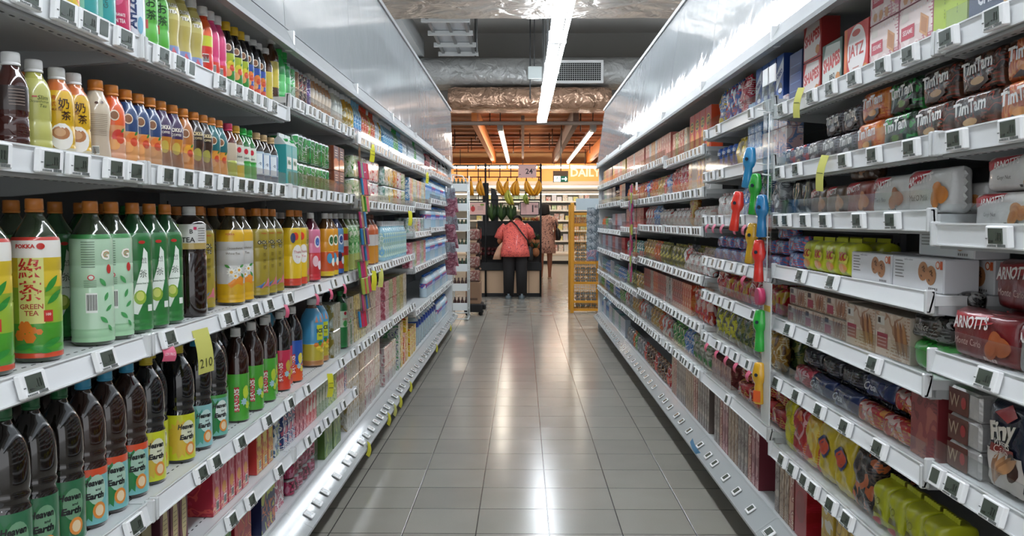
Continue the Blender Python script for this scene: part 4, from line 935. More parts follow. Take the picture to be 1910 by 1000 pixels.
def d_ool(b, mp, H, R_):
    ttext(b, mp, 'POKKA', .004, .72*H, .005, 'b8382a'); ttext(b, mp, 'OOL', -.002, .62*H, .014, '17140f', bold=.04, outline='e6dfbc'); ttext(b, mp, 'TE', .006, .565*H, .012, '17140f', bold=.04, outline='e6dfbc')
    for k in range(3): ttext(b, mp, '茶', .004, (.48-.07*k)*H, .014, '6a5a1c', bold=0)
    b.dpoly(mp, [(-.012, .10*H), (.026, .12*H), (.022, .22*H)], M('c86a7a'), .001); b.dpoly(mp, [(-.03, .12*H), (-.008, .11*H), (.006, .18*H)], M('4a6aa0'), .0011)
ool = bottle('large gold oolong tea bottle with orange cap', .308, .042, 'c87a32', '33301a', [(.03, .77, '9c8a2c')], dec=d_ool, face=F*.7)
def d_thank(b, mp, H, R_):
    b.dell(mp, .0, .43*H, .024, .038, M('e9e6e0'), .001); ttext(b, mp, 'Thank', .0, .46*H, .010, 'b8283a', bold=0, off=.0015); ttext(b, mp, 'You', .0, .40*H, .010, 'b8283a', bold=0, off=.0015); b.dell(mp, -.01, .66*H, .014, .016, M('d8402a'), .001); b.dell(mp, -.02, .64*H, .01, .02, M('2f3f6a'), .0011)
thx = bottle('large yellow and red tea bottle with white badge', .308, .042, 'c87a32', '3a3018', [(.03, .12, 'c8402a'), (.12, .77, 'dcb820')], dec=d_thank, face=F*.6)
def d_rnd(c1, c2, c3):
    def f(b, mp, H, R_):
        b.dell(mp, .0, .58*H, .016, .026, M(c1), .001); b.dell(mp, .0, .58*H, .011, .018, M(c2), .0013); b.dell(mp, -.01, .30*H, .014, .024, M(c3), .001); b.dell(mp, .012, .24*H, .012, .020, M(c1), .0012)
    return f
pnk = bottle('large pink and red juice bottle with white cap', .300, .041, 'd9d9d6', '5a2030', [(.03, .42, 'c8323a'), (.42, .76, 'dc7a9a')], dec=d_rnd('e8d8dc', '4a6ab0', 'e8c0c8'), face=F*.6)
org = bottle('large orange and yellow juice bottle with white cap', .300, .041, 'd9d9d6', '5a3a18', [(.03, .10, 'd8b820'), (.10, .40, 'd05a28'), (.40, .76, 'e09a28')], dec=d_rnd('f0ead8', '3a6a3a', '4a9ac0'), face=F*.6)
blu = bottle('large blue grape juice bottle with white cap', .300, .041, 'd9d9d6', '3a3a5a', [(.03, .10, '3a6ab0'), (.10, .36, 'c83a30'), (.36, .76, '6a9ac8')], dec=d_rnd('dfe8f0', '2f4a8a', '2c2c4a'), face=F*.6)
yel = bottle('large yellow lemon tea bottle with red panel', .300, .041, 'd9d9d6', '3a3018', [(.03, .30, 'd8c020'), (.30, .45, 'c83a30'), (.45, .55, 'e8e0d0'), (.55, .66, 'c83a30'), (.66, .76, 'c8c020')], dec=None, face=F*.6)
# left third shelf: positions measured along the shelf
put('L', 2, 1.45, tea_g)
for px, p, n in ((60, tea_g, 1), (165, tea_w, 2), (243, tea_j, 3), (352, tea_k, 1), (427, chry, 2), (476, ool, 3), (540, thx, 2), (578, pnk, 1), (605, org, 2), (624, blu, 1), (633.5, yel, 1)):
    for k in range(n): put('L', 2, yl(px)+.092*k, p)
put('L', 2, 1.735, tea_w, back=1, dx=.02); put('L', 2, 2.283, tea_l, dx=.045); put('L', 2, yl(391), ool, dx=.035); put('L', 2, yl(560)+.04, ool, dx=.02)
for y, p in ((1.50, tea_g), (1.62, tea_g), (1.79, tea_w), (1.89, tea_j), (2.0, tea_j), (2.12, tea_j), (2.24, tea_l), (2.36, tea_k), (2.46, chry), (2.56, chry), (2.66, chry), (2.76, chry), (2.86, ool), (2.96, ool), (3.06, ool), (3.16, thx), (3.26, thx), (3.36, thx), (3.46, pnk), (3.56, pnk), (3.66, org), (3.76, org), (3.86, blu), (3.96, yel)):
    if y not in (1.79,): put('L', 2, y, p, back=1, dx=.02)
# ---- left fourth shelf: big dark tea bottles
def d_heav(leaf, txt, orange=True):
    def f(b, mp, H, R_):
        b.dell(mp, -.012, .21*H, .030, .055, M(leaf), .0007, star=.28, n=11); b.dell(mp, .012, .26*H, .020, .032, M(txt), .0010, n=18)
        ttext(b, mp, 'Heaven', .006, .31*H, .014, '15171a', wmax=.042, bold=.04, off=.0016, slant=.15); ttext(b, mp, 'and', .014, .262*H, .006, '15171a', off=.0016); ttext(b, mp, 'Earth', .008, .222*H, .014, '15171a', bold=.05, off=.0016, slant=.15)
        if orange: b.dell(mp, .016, .12*H, .014, .018, M('dd8a3a'), .0013); b.dell(mp, .016, .12*H, .009, .012, M('e9cfa8'), .0016)
        for u, v, a in ((-.022, .14, 1.9), (-.030, .20, 2.4), (-.012, .10, 1.5), (-.026, .28, 2.9)): b.dleaf(mp, u, v*H, .03, .012, a, M(leaf), .0012)
    return f
HH = .318
h_g = bottle('large dark tea bottle, green label, green cap', HH, .0425, '1d5a34', '130d0b', [(.03, .41, '2e6b48')], 'heaven', d_heav('1f6a3a', '6f9a78'), F*.9)
h_b = bottle('large brown tea bottle, teal label, blue cap', HH, .0425, '3f9ac0', '26120c', [(.03, .35, '74b8b8'), (.35, .40, 'd8502c')], 'heaven', d_heav('1f7a3c', 'a9c8b4'), F*.9)
h_y = bottle('large black tea bottle, yellow label, yellow cap', HH, .041, 'c8b432', '0c0c10', [(.03, .41, 'c8cc2a')], 'heaven', d_heav('cfae3a', 'dcdcc0'), F*.9)
h_t = bottle('large black tea bottle, pale teal label, blue cap', HH, .041, '3f9ac0', '0c0c10', [(.03, .40, '86bcc0')], 'heaven', d_heav('4a9a8c', 'bcd8d4'), F*.9)
h_w = bottle('large black tea bottle, green-white label, dark cap', HH, .041, '2a2c30', '0e0d0f', [(.03, .38, '6ab0a0'), (.38, .41, '4a9a4a')], 'heaven', d_heav('1f7a3c', 'd8e4dc'), F*.9)
def d_seas(fr, t='SEASONS'):
    def f(b, mp, H, R_):
        ttext(b, mp, t, -.022, .25*H, .016, 'c02a38', rot=pi/2, bold=.06, wmax=.12, outline='e8e4dc'); b.dell(mp, .010, .32*H, .012, .022, M(fr), .001); b.dell(mp, .002, .22*H, .013, .014, M('9fc4cf'), .0012, star=.4, n=7); b.dell(mp, .016, .18*H, .009, .012, M(fr), .0011)
    return f
s_g = bottle('tall iced tea bottle with green sleeve, white cap', .30, .039, 'dcdcda', '2a120c', [(.02, .52, '4aa032')], 'ribbed', d_seas('b8cc3a'), F*.7)
s_r = bottle('tall iced tea bottle with red sleeve, white cap', .30, .039, 'dcdcda', '0f0c0e', [(.02, .28, 'd8402a'), (.28, .52, 'c82c50')], 'ribbed', d_seas('c8a83a'), F*.7)
s_b = bottle('tall iced tea bottle with blue-orange sleeve, white cap', .30, .040, 'dcdcda', '0f0d10', [(.02, .24, 'dc5a28'), (.24, .56, '2454a8')], 'ribbed', d_seas('dccc50'), F*.7)
def d_ice(b, mp, H, R_):
    b.drect(mp, -.012, .022, .40*H, .62*H, M('c8cf2c'), .001); ttext(b, mp, 'ICE', .004, .535*H, .018, '15324a', bold=.04, off=.0014); ttext(b, mp, 'TEA', .004, .465*H, .008, '15324a', off=.0014)
    for u, v, c in ((-.014, .33, 'dd8030'), (.006, .35, '2f8a3a'), (.020, .32, 'dd8030'), (-.004, .28, 'e0c83a'), (.014, .24, 'e0c83a')): b.dell(mp, u, v*H, .012, .010, M(c), .0012)
    b.dpoly(mp, [(-.02, .66*H), (-.004, .66*H), (-.010, .76*H)], M('c88a70'), .001); b.dpoly(mp, [(.004, .66*H), (.020, .66*H), (.014, .78*H)], M('c88a70'), .0012)
i_b = bottle('broad light blue ice tea bottle, white cap', .30, .050, 'dcdcda', '6a5040', [(.03, .10, 'b07a4a'), (.10, .34, 'bfae3c'), (.34, .86, '4a9ac4')], 'ribbed', d_ice, F*.7)
o_g = bottle('green tea bottle with white band, fourth shelf', .29, .039, '1f7a3a', '1c4a2c', [(.03, .38, '1d7a3c'), (.38, .66, 'c4d4bc'), (.66, .80, '2a6a3a')], 'tea', lambda b, mp, H, R_: (ttext(b, mp, 'OISHI', .0, .52*H, .010, 'b02838'), b.dell(mp, 0, .62*H, .009, .009, M('b02838'), .001), b.dell(mp, 0, .44*H, .016, .02, M('3a9a44'), .001, star=.3)), F*.6)
for px, p in ((-14, h_g), (41, h_g), (96, h_g), (142, h_b), (184, h_b), (226, h_b), (262, h_y), (322, h_y), (357, h_t), (388, h_w), (432, s_g), (462, s_g), (487, s_g), (516, s_r), (540, s_b), (582, i_b), (630, o_g)): put('L', 3, yl(px), p)
put('L', 3, yl(262)+.10, h_y, dx=.035); put('L', 3, yl(388)+.095, h_w, dx=.03); put('L', 3, yl(487)+.09, s_g, dx=.02); put('L', 3, yl(516)+.10, s_r, dx=.02); put('L', 3, yl(582)+.125, i_b, dx=.005); put('L', 3, yl(630)-.09, h_t, dx=.04); put('L', 3, yl(630)+.10, o_g)
for y, p in ((1.42, h_g), (1.53, h_g), (1.64, h_b), (1.75, h_b), (1.86, h_b), (1.97, h_y), (2.09, h_y), (2.20, h_t), (2.32, h_t), (2.43, h_w), (2.55, s_g), (2.66, s_g), (2.78, s_g), (2.90, s_r), (3.02, s_r), (3.14, s_b), (3.26, s_b), (3.40, s_b), (3.55, i_b)): put('L', 3, y, p, back=1, dx=.03)
# ---- left second shelf: half-litre bottles
def sb(desc, cap, liq, bands, shape='small', dec=None, H=.178, Rr=.0275, face=F*.8, far=False): return bottle(desc, H, Rr, cap, liq, bands, shape, dec, face, far, capr=.0155)
k1 = sb('small brown tea bottle with dark label, white cap', 'dcdcda', '3a1610', [(.42, .66, '2a1e1a')], dec=lambda b, mp, H, R_: [b.drect(mp, -.012, .014, (.62-.03*k)*H, (.628-.03*k)*H, M('8a7a70'), .001, 3, 1) for k in range(6)])
k2 = sb('small pale lime tea bottle with white cap', 'dcdcda', 'b0ae5a', [(.03, .80, 'b9b866')], 'small', lambda b, mp, H, R_: (b.drect(mp, -.012, -.004, .60*H, .615*H, M('b03a34'), .001), ttext(b, mp, 'Slim', .006, .60*H, .008, '3a4a2c', bold=0, slant=.2), ttext(b, mp, 'Chrysanthemum', .0, .555*H, .006, '3a4a2c', wmax=.034, bold=0, slant=.2), ttext(b, mp, 'Tea', .006, .515*H, .006, '3a4a2c', bold=0, slant=.2)))
def d_milk(b, mp, H, R_):
    ttext(b, mp, '港', -.016, .66*H, .009, 'b02c20', bold=0); ttext(b, mp, '式', -.016, .59*H, .009, 'b02c20', bold=0); ttext(b, mp, '奶', .002, .60*H, .021, '3a1c10', bold=.01); ttext(b, mp, '茶', .006, .47*H, .018, '3a1c10', bold=.01)
    ttext(b, mp, 'MILK TEA', -.010, .53*H, .0045, '7a3a1c', wmax=.02); b.dell(mp, -.002, .24*H, .022, .026, M('e6e2da'), .001); b.dell(mp, -.004, .28*H, .016, .013, M('a8724a'), .0013); b.dell(mp, -.006, .285*H, .010, .008, M('c79a70'), .0016)
k3 = sb('small yellow milk tea bottle with cup picture, white cap', 'e6e6e4', 'c87a4a', [(.02, .12, 'c9c2a8'), (.12, .74, 'd9ac20'), (.74, .84, 'c66a34')], dec=d_milk, Rr=.030)
k4 = sb('small beige milk coffee bottle with orange cap', 'cc7c30', 'b09a80', [(.02, .40, 'b8a894'), (.40, .86, 'c9bba4')], 'curvy', lambda b, mp, H, R_: ([b.drect(mp, -.020, .014, (.58-.022*k)*H, (.586-.022*k)*H, M('8a7a6a'), .001, 3, 1) for k in range(12)], b.dell(mp, -.008, .72*H, .004, .003, M('4a2a1c'), .001), b.dell(mp, .004, .73*H, .004, .003, M('4a2a1c'), .001), barcode(b, mp, -.012, .16*H, .014, .018)))
def d_peach(c='dd7a34'):
    return lambda b, mp, H, R_: (b.dell(mp, .004, .36*H, .014, .016, M(c), .001), b.dell(mp, .008, .33*H, .009, .010, M('c84a2c'), .0013), b.dell(mp, -.006, .26*H, .012, .012, M('e0a060'), .0012), b.dleaf(mp, .014, .44*H, .014, .006, .8, M('3a7a34'), .0013), b.dell(mp, -.004, .62*H, .010, .012, M('e8d8c0'), .001), b.dell(mp, -.004, .62*H, .008, .009, M('8a5a3a'), .0013))
k5 = sb('small orange-red fruit tea bottle with orange cap', 'cc7c30', 'c05a30', [(.02, .30, 'd8a080'), (.30, .50, 'd8905a'), (.50, .84, 'dd5a24')], dec=d_peach('c83c30'))
k6 = sb('small blue and peach tea bottle with orange cap', 'cc7c30', '3a2018', [(.02, .46, 'd89a60'), (.46, .84, '24406e')], dec=d_peach())
k7 = sb('small purple coffee bottle with orange cap', 'cc7c30', '2a1420', [(.02, .30, '8a5a2c'), (.30, .50, 'c8812c'), (.50, .86, '3c2450')], 'curvy', lambda b, mp, H, R_: (ttext(b, mp, 'POKKA', 0, .63*H, .011, 'e9e2d4', wmax=.034, bold=.04), ttext(b, mp, 'COFFEE', 0, .56*H, .006, 'e9e2d4', wmax=.026), b.dell(mp, 0, .36*H, .012, .016, M('c8b050'), .001)))
k8 = sb('small orange and gold tea bottle with orange cap', 'cc7c30', '8a4a18', [(.02, .46, 'd8882c'), (.46, .84, 'b06a2c')], dec=d_peach('e0a030'))
k9 = sb('small dark brown coffee bottle with orange cap', 'cc7c30', '1c0e0a', [(.02, .30, '6a4a2c'), (.30, .55, '3a2418'), (.55, .86, '24140e')], 'curvy', lambda b, mp, H, R_: (ttext(b, mp, 'POKKA', 0, .66*H, .011, 'd9c89a', wmax=.034, bold=.04), ttext(b, mp, 'COFFEE', 0, .59*H, .006, 'd9c89a', wmax=.026), b.dell(mp, 0, .34*H, .014, .018, M('a8a04a'), .001)))
k10 = sb('small teal and orange coffee bottle, orange cap', 'cc7c30', '1e5a5a', [(.02, .46, 'd08a34'), (.46, .86, '1f6468')], 'curvy', d_peach('e09a3a'))
k11 = sb('small bottle with pink cap and brown drink', 'c8345a', '5a2a24', [(.02, .36, 'a8b048'), (.36, .66, 'c8b8a0')])
k12 = sb('small bottle with yellow cap and printed sleeve', 'd2a02c', '6a4a24', [(.02, .30, 'd8b832'), (.30, .66, 'd4d2c4')], dec=lambda b, mp, H, R_: (b.dell(mp, 0, .57*H, .007, .009, M('c0283a'), .001), ttext(b, mp, 'OISHI', 0, .45*H, .006, '2a2a2a')))
k13 = sb('small green tea bottle with green cap', '1fa03c', '2a6a34', [(.02, .40, '3a9a3c'), (.40, .66, 'd4dccc')], dec=lambda b, mp, H, R_: (b.dell(mp, 0, .57*H, .007, .009, M('c0283a'), .001), ttext(b, mp, 'OISHI', 0, .45*H, .006, '2a2a2a')))
k14 = sb('small dark bottle with blue-white label, gold cap', 'c8a878', '2c2018', [(.05, .20, '3a5a70'), (.20, .64, 'b4c8d4')], dec=lambda b, mp, H, R_: (b.drect(mp, -.012, .010, .22*H, .60*H, M('e6ecee'), .001), b.drect(mp, .010, .016, .22*H, .6*H, M('3a6a9a'), .001), ttext(b, mp, 'bb', 0, .40*H, .010, '2a3a5a', rot=pi/2)))
for px, p in ((18, k1), (61, k2), (106, k3), (137, k3), (176, k4), (205, k5), (231, k6), (254, k6), (276, k6), (296, k7), (318, k7), (338, k8), (358, k9), (375, k9), (390, k10), (404, k10), (422, k11), (436, k12), (449, k13), (460, k13), (475, k14), (488, k14), (502, k14)): put('L', 1, yl(px, .917), p)
for y, p in ((1.53, k2), (1.62, k2), (1.73, k5), (1.83, k5), (1.92, k6), (2.02, k7), (2.12, k8), (2.22, k9)): put('L', 1, y, p, back=1, dx=.02)
tpk = carton('teal and white milk drink carton with gable top', .075, .165, .06, '3aa0a0', dec=lambda b, mp, W, H: (b.drect(mp, -W*.42, W*.42, H*.45, H*.72, M('e6eae4'), .0008), ttext(b, mp, 'Milo', 0, .6*H, .018, '1f6a34', bold=.05, off=.0012), b.dell(mp, 0, H*.25, W*.3, H*.15, M('2f7a4a'), .0008)))
tpk.parts = [tpk.parts[0], ('gable_top', MB().prism([(-.03, .165), (.03, .165), (.004, .195), (-.004, .195)], 0, -.0375, .0375, M('dfe6e2')).box(-.0375, .0375, -.003, .003, .195, .207, M('dfe6e2')).mesh('gable_top'), None), ('cap', MB().lathe([(0, .009), (.01, .009)], M('2aa04a'), 10, z0=.178, cy=-.018).mesh('cap'), None)]
put('L', 1, yl(524, .917), tpk); put('L', 1, yl(524, .917)+.08, tpk)
GM = printm('1f7a38', '35a04e', 'c8d4c4', 28, .25, (1, 1, .6)); milo = multipack('green six-pack of chocolate malt cans in film', 3, 1, .062, .112, .13, GM, cans=True)
for t in range(2): run('L', 1, 3.36, 4.02, [(milo, 3)], tiers=1, jit=0) if t == 0 else None
for k in range(3): put('L', 1, 3.455+.198*k, milo, z=.114, tier=1)
cof = carton('purple and brown coffee box', .11, .115, .12, printm('5a2a1c', '3c1a44', 'c8642c', 14, .35), side='7a3c22', dec=lambda b, mp, W, H: (b.drect(mp, -W*.45, W*.45, H*.5, H*.95, M('3a1a40'), .0006), b.drect(mp, -W*.4, W*.4, H*.12, H*.4, M('c2602a'), .0006), [b.drect(mp, -W*.3, W*.2, H*(.6+.1*k), H*(.63+.1*k), M('d8c8b8'), .0009, 2, 1) for k in range(3)]))
for t in range(2): run('L', 1, 4.0, 4.25, [(cof, 2)], tiers=2) if t == 0 else None
# ---- left top shelf
ct = can('tall teal iced tea can', .036, .19, '3a9a98', lambda b, mp, H, R_: (b.drect(mp, -.02, .004, .2*H, .8*H, M('7ac0a8'), .0008), ttext(b, mp, 'Green', .01, .4*H, .010, '1f4a44', rot=pi/2, bold=0)), face=F)
cp = can('tall pink pomegranate iced tea can', .036, .19, 'c0305a', lambda b, mp, H, R_: (b.dell(mp, 0, .58*H, .020, .03, M('d85a80'), .0008), b.dell(mp, 0, .58*H, .014, .02, M('e08aa0'), .001), ttext(b, mp, 'POMEGRANATE', 0, .32*H, .007, 'f0e0e4', wmax=.04), ttext(b, mp, 'GREEN TEA', 0, .25*H, .009, 'f0e0e4', wmax=.04)), face=F)
cw = can('tall white iced tea can with blue lettering', .036, .19, 'd6dee4', lambda b, mp, H, R_: (ttext(b, mp, 'AriZona', 0, .5*H, .022, '1f3a6a', rot=pi/2, wmax=.13, bold=.04), b.dell(mp, .02, .3*H, .008, .02, M('7ab0c8'), .0008)), face=F)
co = can('short yellow and orange drink can', .033, .12, printm('d8b83a', 'd8602c', '3a9aa0', 30), face=F)
def d_ito(b, mp, H, R_): [ttext(b, mp, c, .002, (.60-.14*i)*H, .024, '17301a', bold=.01) for i, c in enumerate('お茶')]; b.drect(mp, -.016, -.006, .30*H, .40*H, M('b83a30'), .001); b.dell(mp, -.012, .8*H, .010, .008, M('c03a30'), .001)
it = sb('bright green tea bottle with dark brush characters', 'e0e0de', '4a9a34', [(.02, .86, '5cb044')], dec=d_ito, H=.212)
og = sb('clear gold oolong bottle with white cap', 'dcdcda', 'b8a85a', [(.55, .84, 'c8bc70'), (.24, .55, 'b8a85a'), (.10, .24, '7a8ab8')], 'curvy', lambda b, mp, H, R_: (ttext(b, mp, 'OOLONG', 0, .72*H, .011, 'f0ece0', wmax=.04, bold=.05, outline='4a3a1c'), ttext(b, mp, 'TEA', .004, .64*H, .010, 'f0ece0', bold=.05, outline='4a3a1c'), b.dpoly(mp, [(-.02, .10*H), (.02, .10*H), (.004, .22*H)], M('c85a6a'), .001)), H=.212, Rr=.030)
sr = sb('red and orange drink bottle with white cap', 'dcdcda', 'd84a2a', [(.02, .46, 'd8382c'), (.46, .60, 'c8cc30'), (.60, .82, 'e05a24')], dec=lambda b, mp, H, R_: barcode(b, mp, -.004, .30*H, .018, .024), H=.21)
sp = sb('hot pink drink bottle with white cap', 'dcdcda', 'd84a78', [(.02, .30, 'd8402c'), (.30, .82, 'd8487c')], dec=lambda b, mp, H, R_: barcode(b, mp, -.004, .20*H, .018, .024), H=.21)
sy = sb('dark tea bottle with yellow cap and green sleeve', 'd8b020', '170f10', [(.02, .30, '3a8a3a'), (.30, .54, 'a8b832')], dec=d_peach('d8c83a'), H=.21, Rr=.0265)
sn = sb('dark tea bottle with white cap and blue sleeve', 'dcdcda', '141218', [(.02, .22, 'c84a2a'), (.22, .54, '24489a')], 'ribbed', d_peach('dd7a34'), H=.21, Rr=.0265)
sl = sb('brown tea bottle with yellow label and white cap', 'dcdcda', '4a2c18', [(.16, .60, 'c8b440')], 'ribbed', H=.21, Rr=.0265)
sg = sb('small bright green bottle with green cap', '2ab04a', '3ab05a', [(.1, .5, '6ac878')], H=.19, Rr=.0265)
for px, p in ((158, ct), (192, ct), (220, cp), (249, cw), (274, it), (295, it), (315, og), (338, og), (360, og), (379, sr), (392, sp), (405, sp), (421, sy), (436, sy), (448, sy), (458, sn), (471, sn), (481, sn), (494, sl), (506, sl), (519, sg), (528, sg)): put('L', 0, yl(px, .917), p)
for px in (60, 95, 122): put('L', 0, yl(px, .917), co if px > 100 else ct)
for y, p in ((1.75, ct), (1.9, cw), (2.0, it), (2.15, og), (2.3, og), (2.44, sr), (2.55, sy), (2.68, sn), (2.8, sn)): put('L', 0, y, p, back=1, dx=.02)
cg = can('slim green-white drink can', .027, .15, printm('5ab86a', 'd8e8dc', 'ffffff', 40)); cv = can('slim purple drink can', .027, .15, printm('4a3474', '6a4a94', 'd8c8e0', 40)); cr_ = can('slim red and dark drink can', .027, .15, printm('3a2024', 'a83a34', 'd8c8b0', 40)); cb2 = can('slim brown coffee can', .027, .15, printm('8a5a34', 'c89a6a', 'e8dcc8', 40))
yy = run('L', 0, 3.24, 3.62, [(cg, 2), (cb2, 1), (cr_, 2), (cv, 3)], pattern=None)
am = sb('small clear amber tea bottle with white cap', 'dcd8d0', 'b88a64', [(.3, .64, 'd8c8b4')], 'curvy', H=.175, Rr=.028, far=True)
run('L', 0, yy, 4.02, [(am, 1)]); wt0 = sb('clear pale bottle with white cap', 'e4e6e4', 'c8c8b8', [(.3, .62, 'd8dcd4')], H=.18, Rr=.028, far=True); run('L', 0, 4.04, 4.24, [(wt0, 1)])
# far runs on the left
def fb(desc, cap, liq, band, H=.21, Rr=.032): return bottle(desc, H, Rr, cap, liq, [(.08, .64, band)], 'small', None, 0, True, name='bottle')
f1 = fb('small gold drink bottle with white cap', 'e4e6e4', 'c89a3a', printm('c8a83c', 'e8e0c8', '4a8a4a', 40)); f2 = fb('small blue-white water bottle', '8ac4e0', 'a8ccd8', printm('6aa8d0', 'e4ecf0', '3a6ab0', 40)); f3 = fb('small red-orange juice bottle', 'd8502c', 'c85a30', printm('c83c30', 'e0a040', 'f0e0c8', 40))
f4 = fb('small green drink bottle with green cap', '2ab04a', '8ac090', printm('7ab87a', 'd8e8d8', '3a9a4a', 40)); f5 = fb('small pale clear bottle with white cap', 'e4e6e8', 'c4ccd0', printm('c8d4dc', 'e8ecee', 'a0b4b0', 40)); f6 = fb('small light blue sports drink bottle', 'e4e6e8', '9ac4d8', printm('7ab4d4', 'd8e8ec', '3a7ab8', 40))
run('L', 0, 4.30, 5.42, [(f1, 3), (f2, 3), (f3, 3), (f1, 1), (f3, 2), (f5, 2)]); run('L', 0, 5.46, 6.6, [(f6, 6), (f4, 3), (f2, 3), (f5, 3)]); run('L', 0, 6.64, 7.76, [(f5, 5), (f4, 2), (f5, 4)])
rc = can('slim dark red drink can, far end', .03, .17, printm('a82c38', '2a2030', 'e0d8d0', 40), far=True); dk = fb('small dark bottle with white label', 'e4e6e8', '2a2a30', printm('dcdcd8', '3a3c48', 'a8b0b0', 30))
run('L', 0, 7.84, 8.94, [(rc, 5), (dk, 2)]); run('L', 0, 9.02, 10.1, [(dk, 3), (f5, 3)])
PK = lambda d_, a, b_, c_, **k: multipack(d_, 3, 1, .062, .125, .12, printm(a, b_, c_, 34, .25, (1, 1, .7)), cans=k.pop('cans', True), **k)
m1 = PK('pale green drink six-pack in film', 'c8d4a8', '4a8a3c', 'f0f0e8'); m2 = PK('white and yellow drink six-pack in film', 'e8e4c8', 'd8b82c', '3a7a3a'); m3 = PK('white and pink drink six-pack in film', 'e8d8dc', 'c83c5a', 'f4f0f0'); m4 = PK('yellow and red drink six-pack in film', 'd8a83a', 'c84a2c', 'f0e8d0'); m5 = PK('grey-green drink six-pack in film', 'b4c4b8', '6a9a8a', 'e8ecea')
def stackrun(side, s, y0, y1, ps, tiers, backs=(0,)): run(side, s, y0, y1, [(p, 1) for p in ps], back=backs, tiers=tiers, jit=.003)
stackrun('L', 1, 4.46, 5.42, [m1, m2, m3, m3, m4], 2); stackrun('L', 1, 5.46, 6.6, [m5, m2, m4, m3, m1], 2)
tc = [carton('tall narrow %s drink carton' % n_, .055, .2, .06, printm(a, b_, c_, 26), name='drink_carton', cat='carton') for n_, a, b_, c_ in (('red', 'b83c34', 'e0c8b8', 'f0ece8'), ('white', 'dcdcd4', '7aa0b8', '4a8a4a'), ('yellow', 'd8c04a', 'e8e4d8', 'b84a3c'), ('blue', '4a84b8', 'd8e4ec', 'f0f0f0'), ('green', '6aa45a', 'e0e8d8', 'd8c04a'), ('orange', 'd87c34', 'ecd8c0', 'b83c2c'), ('pink', 'd88a9c', 'f0dce0', 'b83c5a'))]
run('L', 1, 6.64, 7.76, [(tc[3], 1), (tc[0], 2), (tc[2], 1), (tc[1], 3), (tc[4], 1), (tc[0], 1)])
WB = bottle('large blue-labelled water bottle', .205, .038, '5aa0d8', 'a4c8dc', [(.40, .62, printm('3a7ac4', 'd8e8f4', '2a4a9a', 30))], 'ribbed', None, 0, True, name='water_bottle'); WB2 = bottle('large clear water bottle with blue cap', .21, .039, '2a6ac0', 'bcd0da', [(.42, .62, printm('2c5ab0', 'e8f0f4', 'd84a4a', 30))], 'ribbed', None, 0, True, name='water_bottle')
run('L', 1, 7.84, 10.1, [(WB, 6), (WB2, 4)]); run('L', 2, 7.84, 10.1, [(WB2, 5), (WB, 5)]); run('L', 3, 7.84, 10.1, [(WB, 4), (WB2, 5)]); run('L', 4, 7.84, 10.1, [(WB2, 6), (WB, 3)]); 
run('L', 2, 6.64, 7.76, [(m5, 2), (m2, 1), (m3, 1)]); run('L', 3, 6.64, 7.76, [(tc[6], 3), (tc[1], 2), (tc[4], 2), (tc[0], 1)])
# third shelf beyond the comb strip
t3 = bottle('large green-leaf drink bottle with white cap', .30, .040, 'dcdcda', '7a8a5a', [(.03, .30, 'a8b060'), (.30, .8, printm('8ab87a', 'd8e0c8', '3a8a3c', 30))], 'ribbed', None, 0); t4 = bottle('large orange and grey tea bottle, brown cap', .30, .048, '6a4030', '7a3a20', [(.03, .38, 'c8882c'), (.38, .60, 'c8c4c0'), (.60, .8, 'b85a2c')], 'ribbed', None, 0); t5 = bottle('large light blue bottle with white cap', .26, .040, 'e4e6e8', '8ab8c8', [(.1, .7, printm('a8c8b8', '7ab4d4', 'e0ece8', 30))], 'small', None, 0, True)
for k in range(5): put('L', 2, 4.45+.105*k, t3)
put('L', 2, 5.10, t4); put('L', 2, 5.21, t4); run('L', 2, 5.46, 6.6, [(t5, 1)])
# fourth shelf beyond: multi-packs two high
CPK = lambda d_, a, b_, c_, nx=3, w_=.052, h_=.125: multipack(d_, nx, 1, w_, h_, .12, printm(a, b_, c_, 30, .3, (1, 1, .7)))
q1 = CPK('grey and gold drink carton bundle', 'b0ae9c', '8a7a34', 'd8d8d0'); q2 = CPK('yellow chrysanthemum tea carton bundle', 'b89c34', '7a6a2c', 'e0d490'); q3 = CPK('beige tea carton bundle', 'b8a088', '8a6a50', 'dccdb8'); q4 = CPK('pink drink carton bundle', 'c87a84', 'a84a58', 'ecd8d8'); q5 = CPK('green and cream drink carton bundle', '9aa86a', 'c8c4a0', '5a7a3a'); q6 = CPK('red drink carton bundle', 'b82c38', 'd85a5a', 'f0d8d0'); q7 = CPK('pale mixed-print drink carton bundle', 'c8c0b4', 'a8905a', 'e8e4dc'); q8 = CPK('pale pink and grey carton bundle', 'ccbcb8', 'b87a80', 'ece4e0')
y = run('L', 3, 3.95, 4.24, [(q1, 1)], tiers=2)
stackrun('L', 3, 4.28, 5.42, [q1, q2, q2, q3, q3, q4], 2); stackrun('L', 3, 5.46, 6.6, [q4, q5, q6, q5, q2, q7], 2)
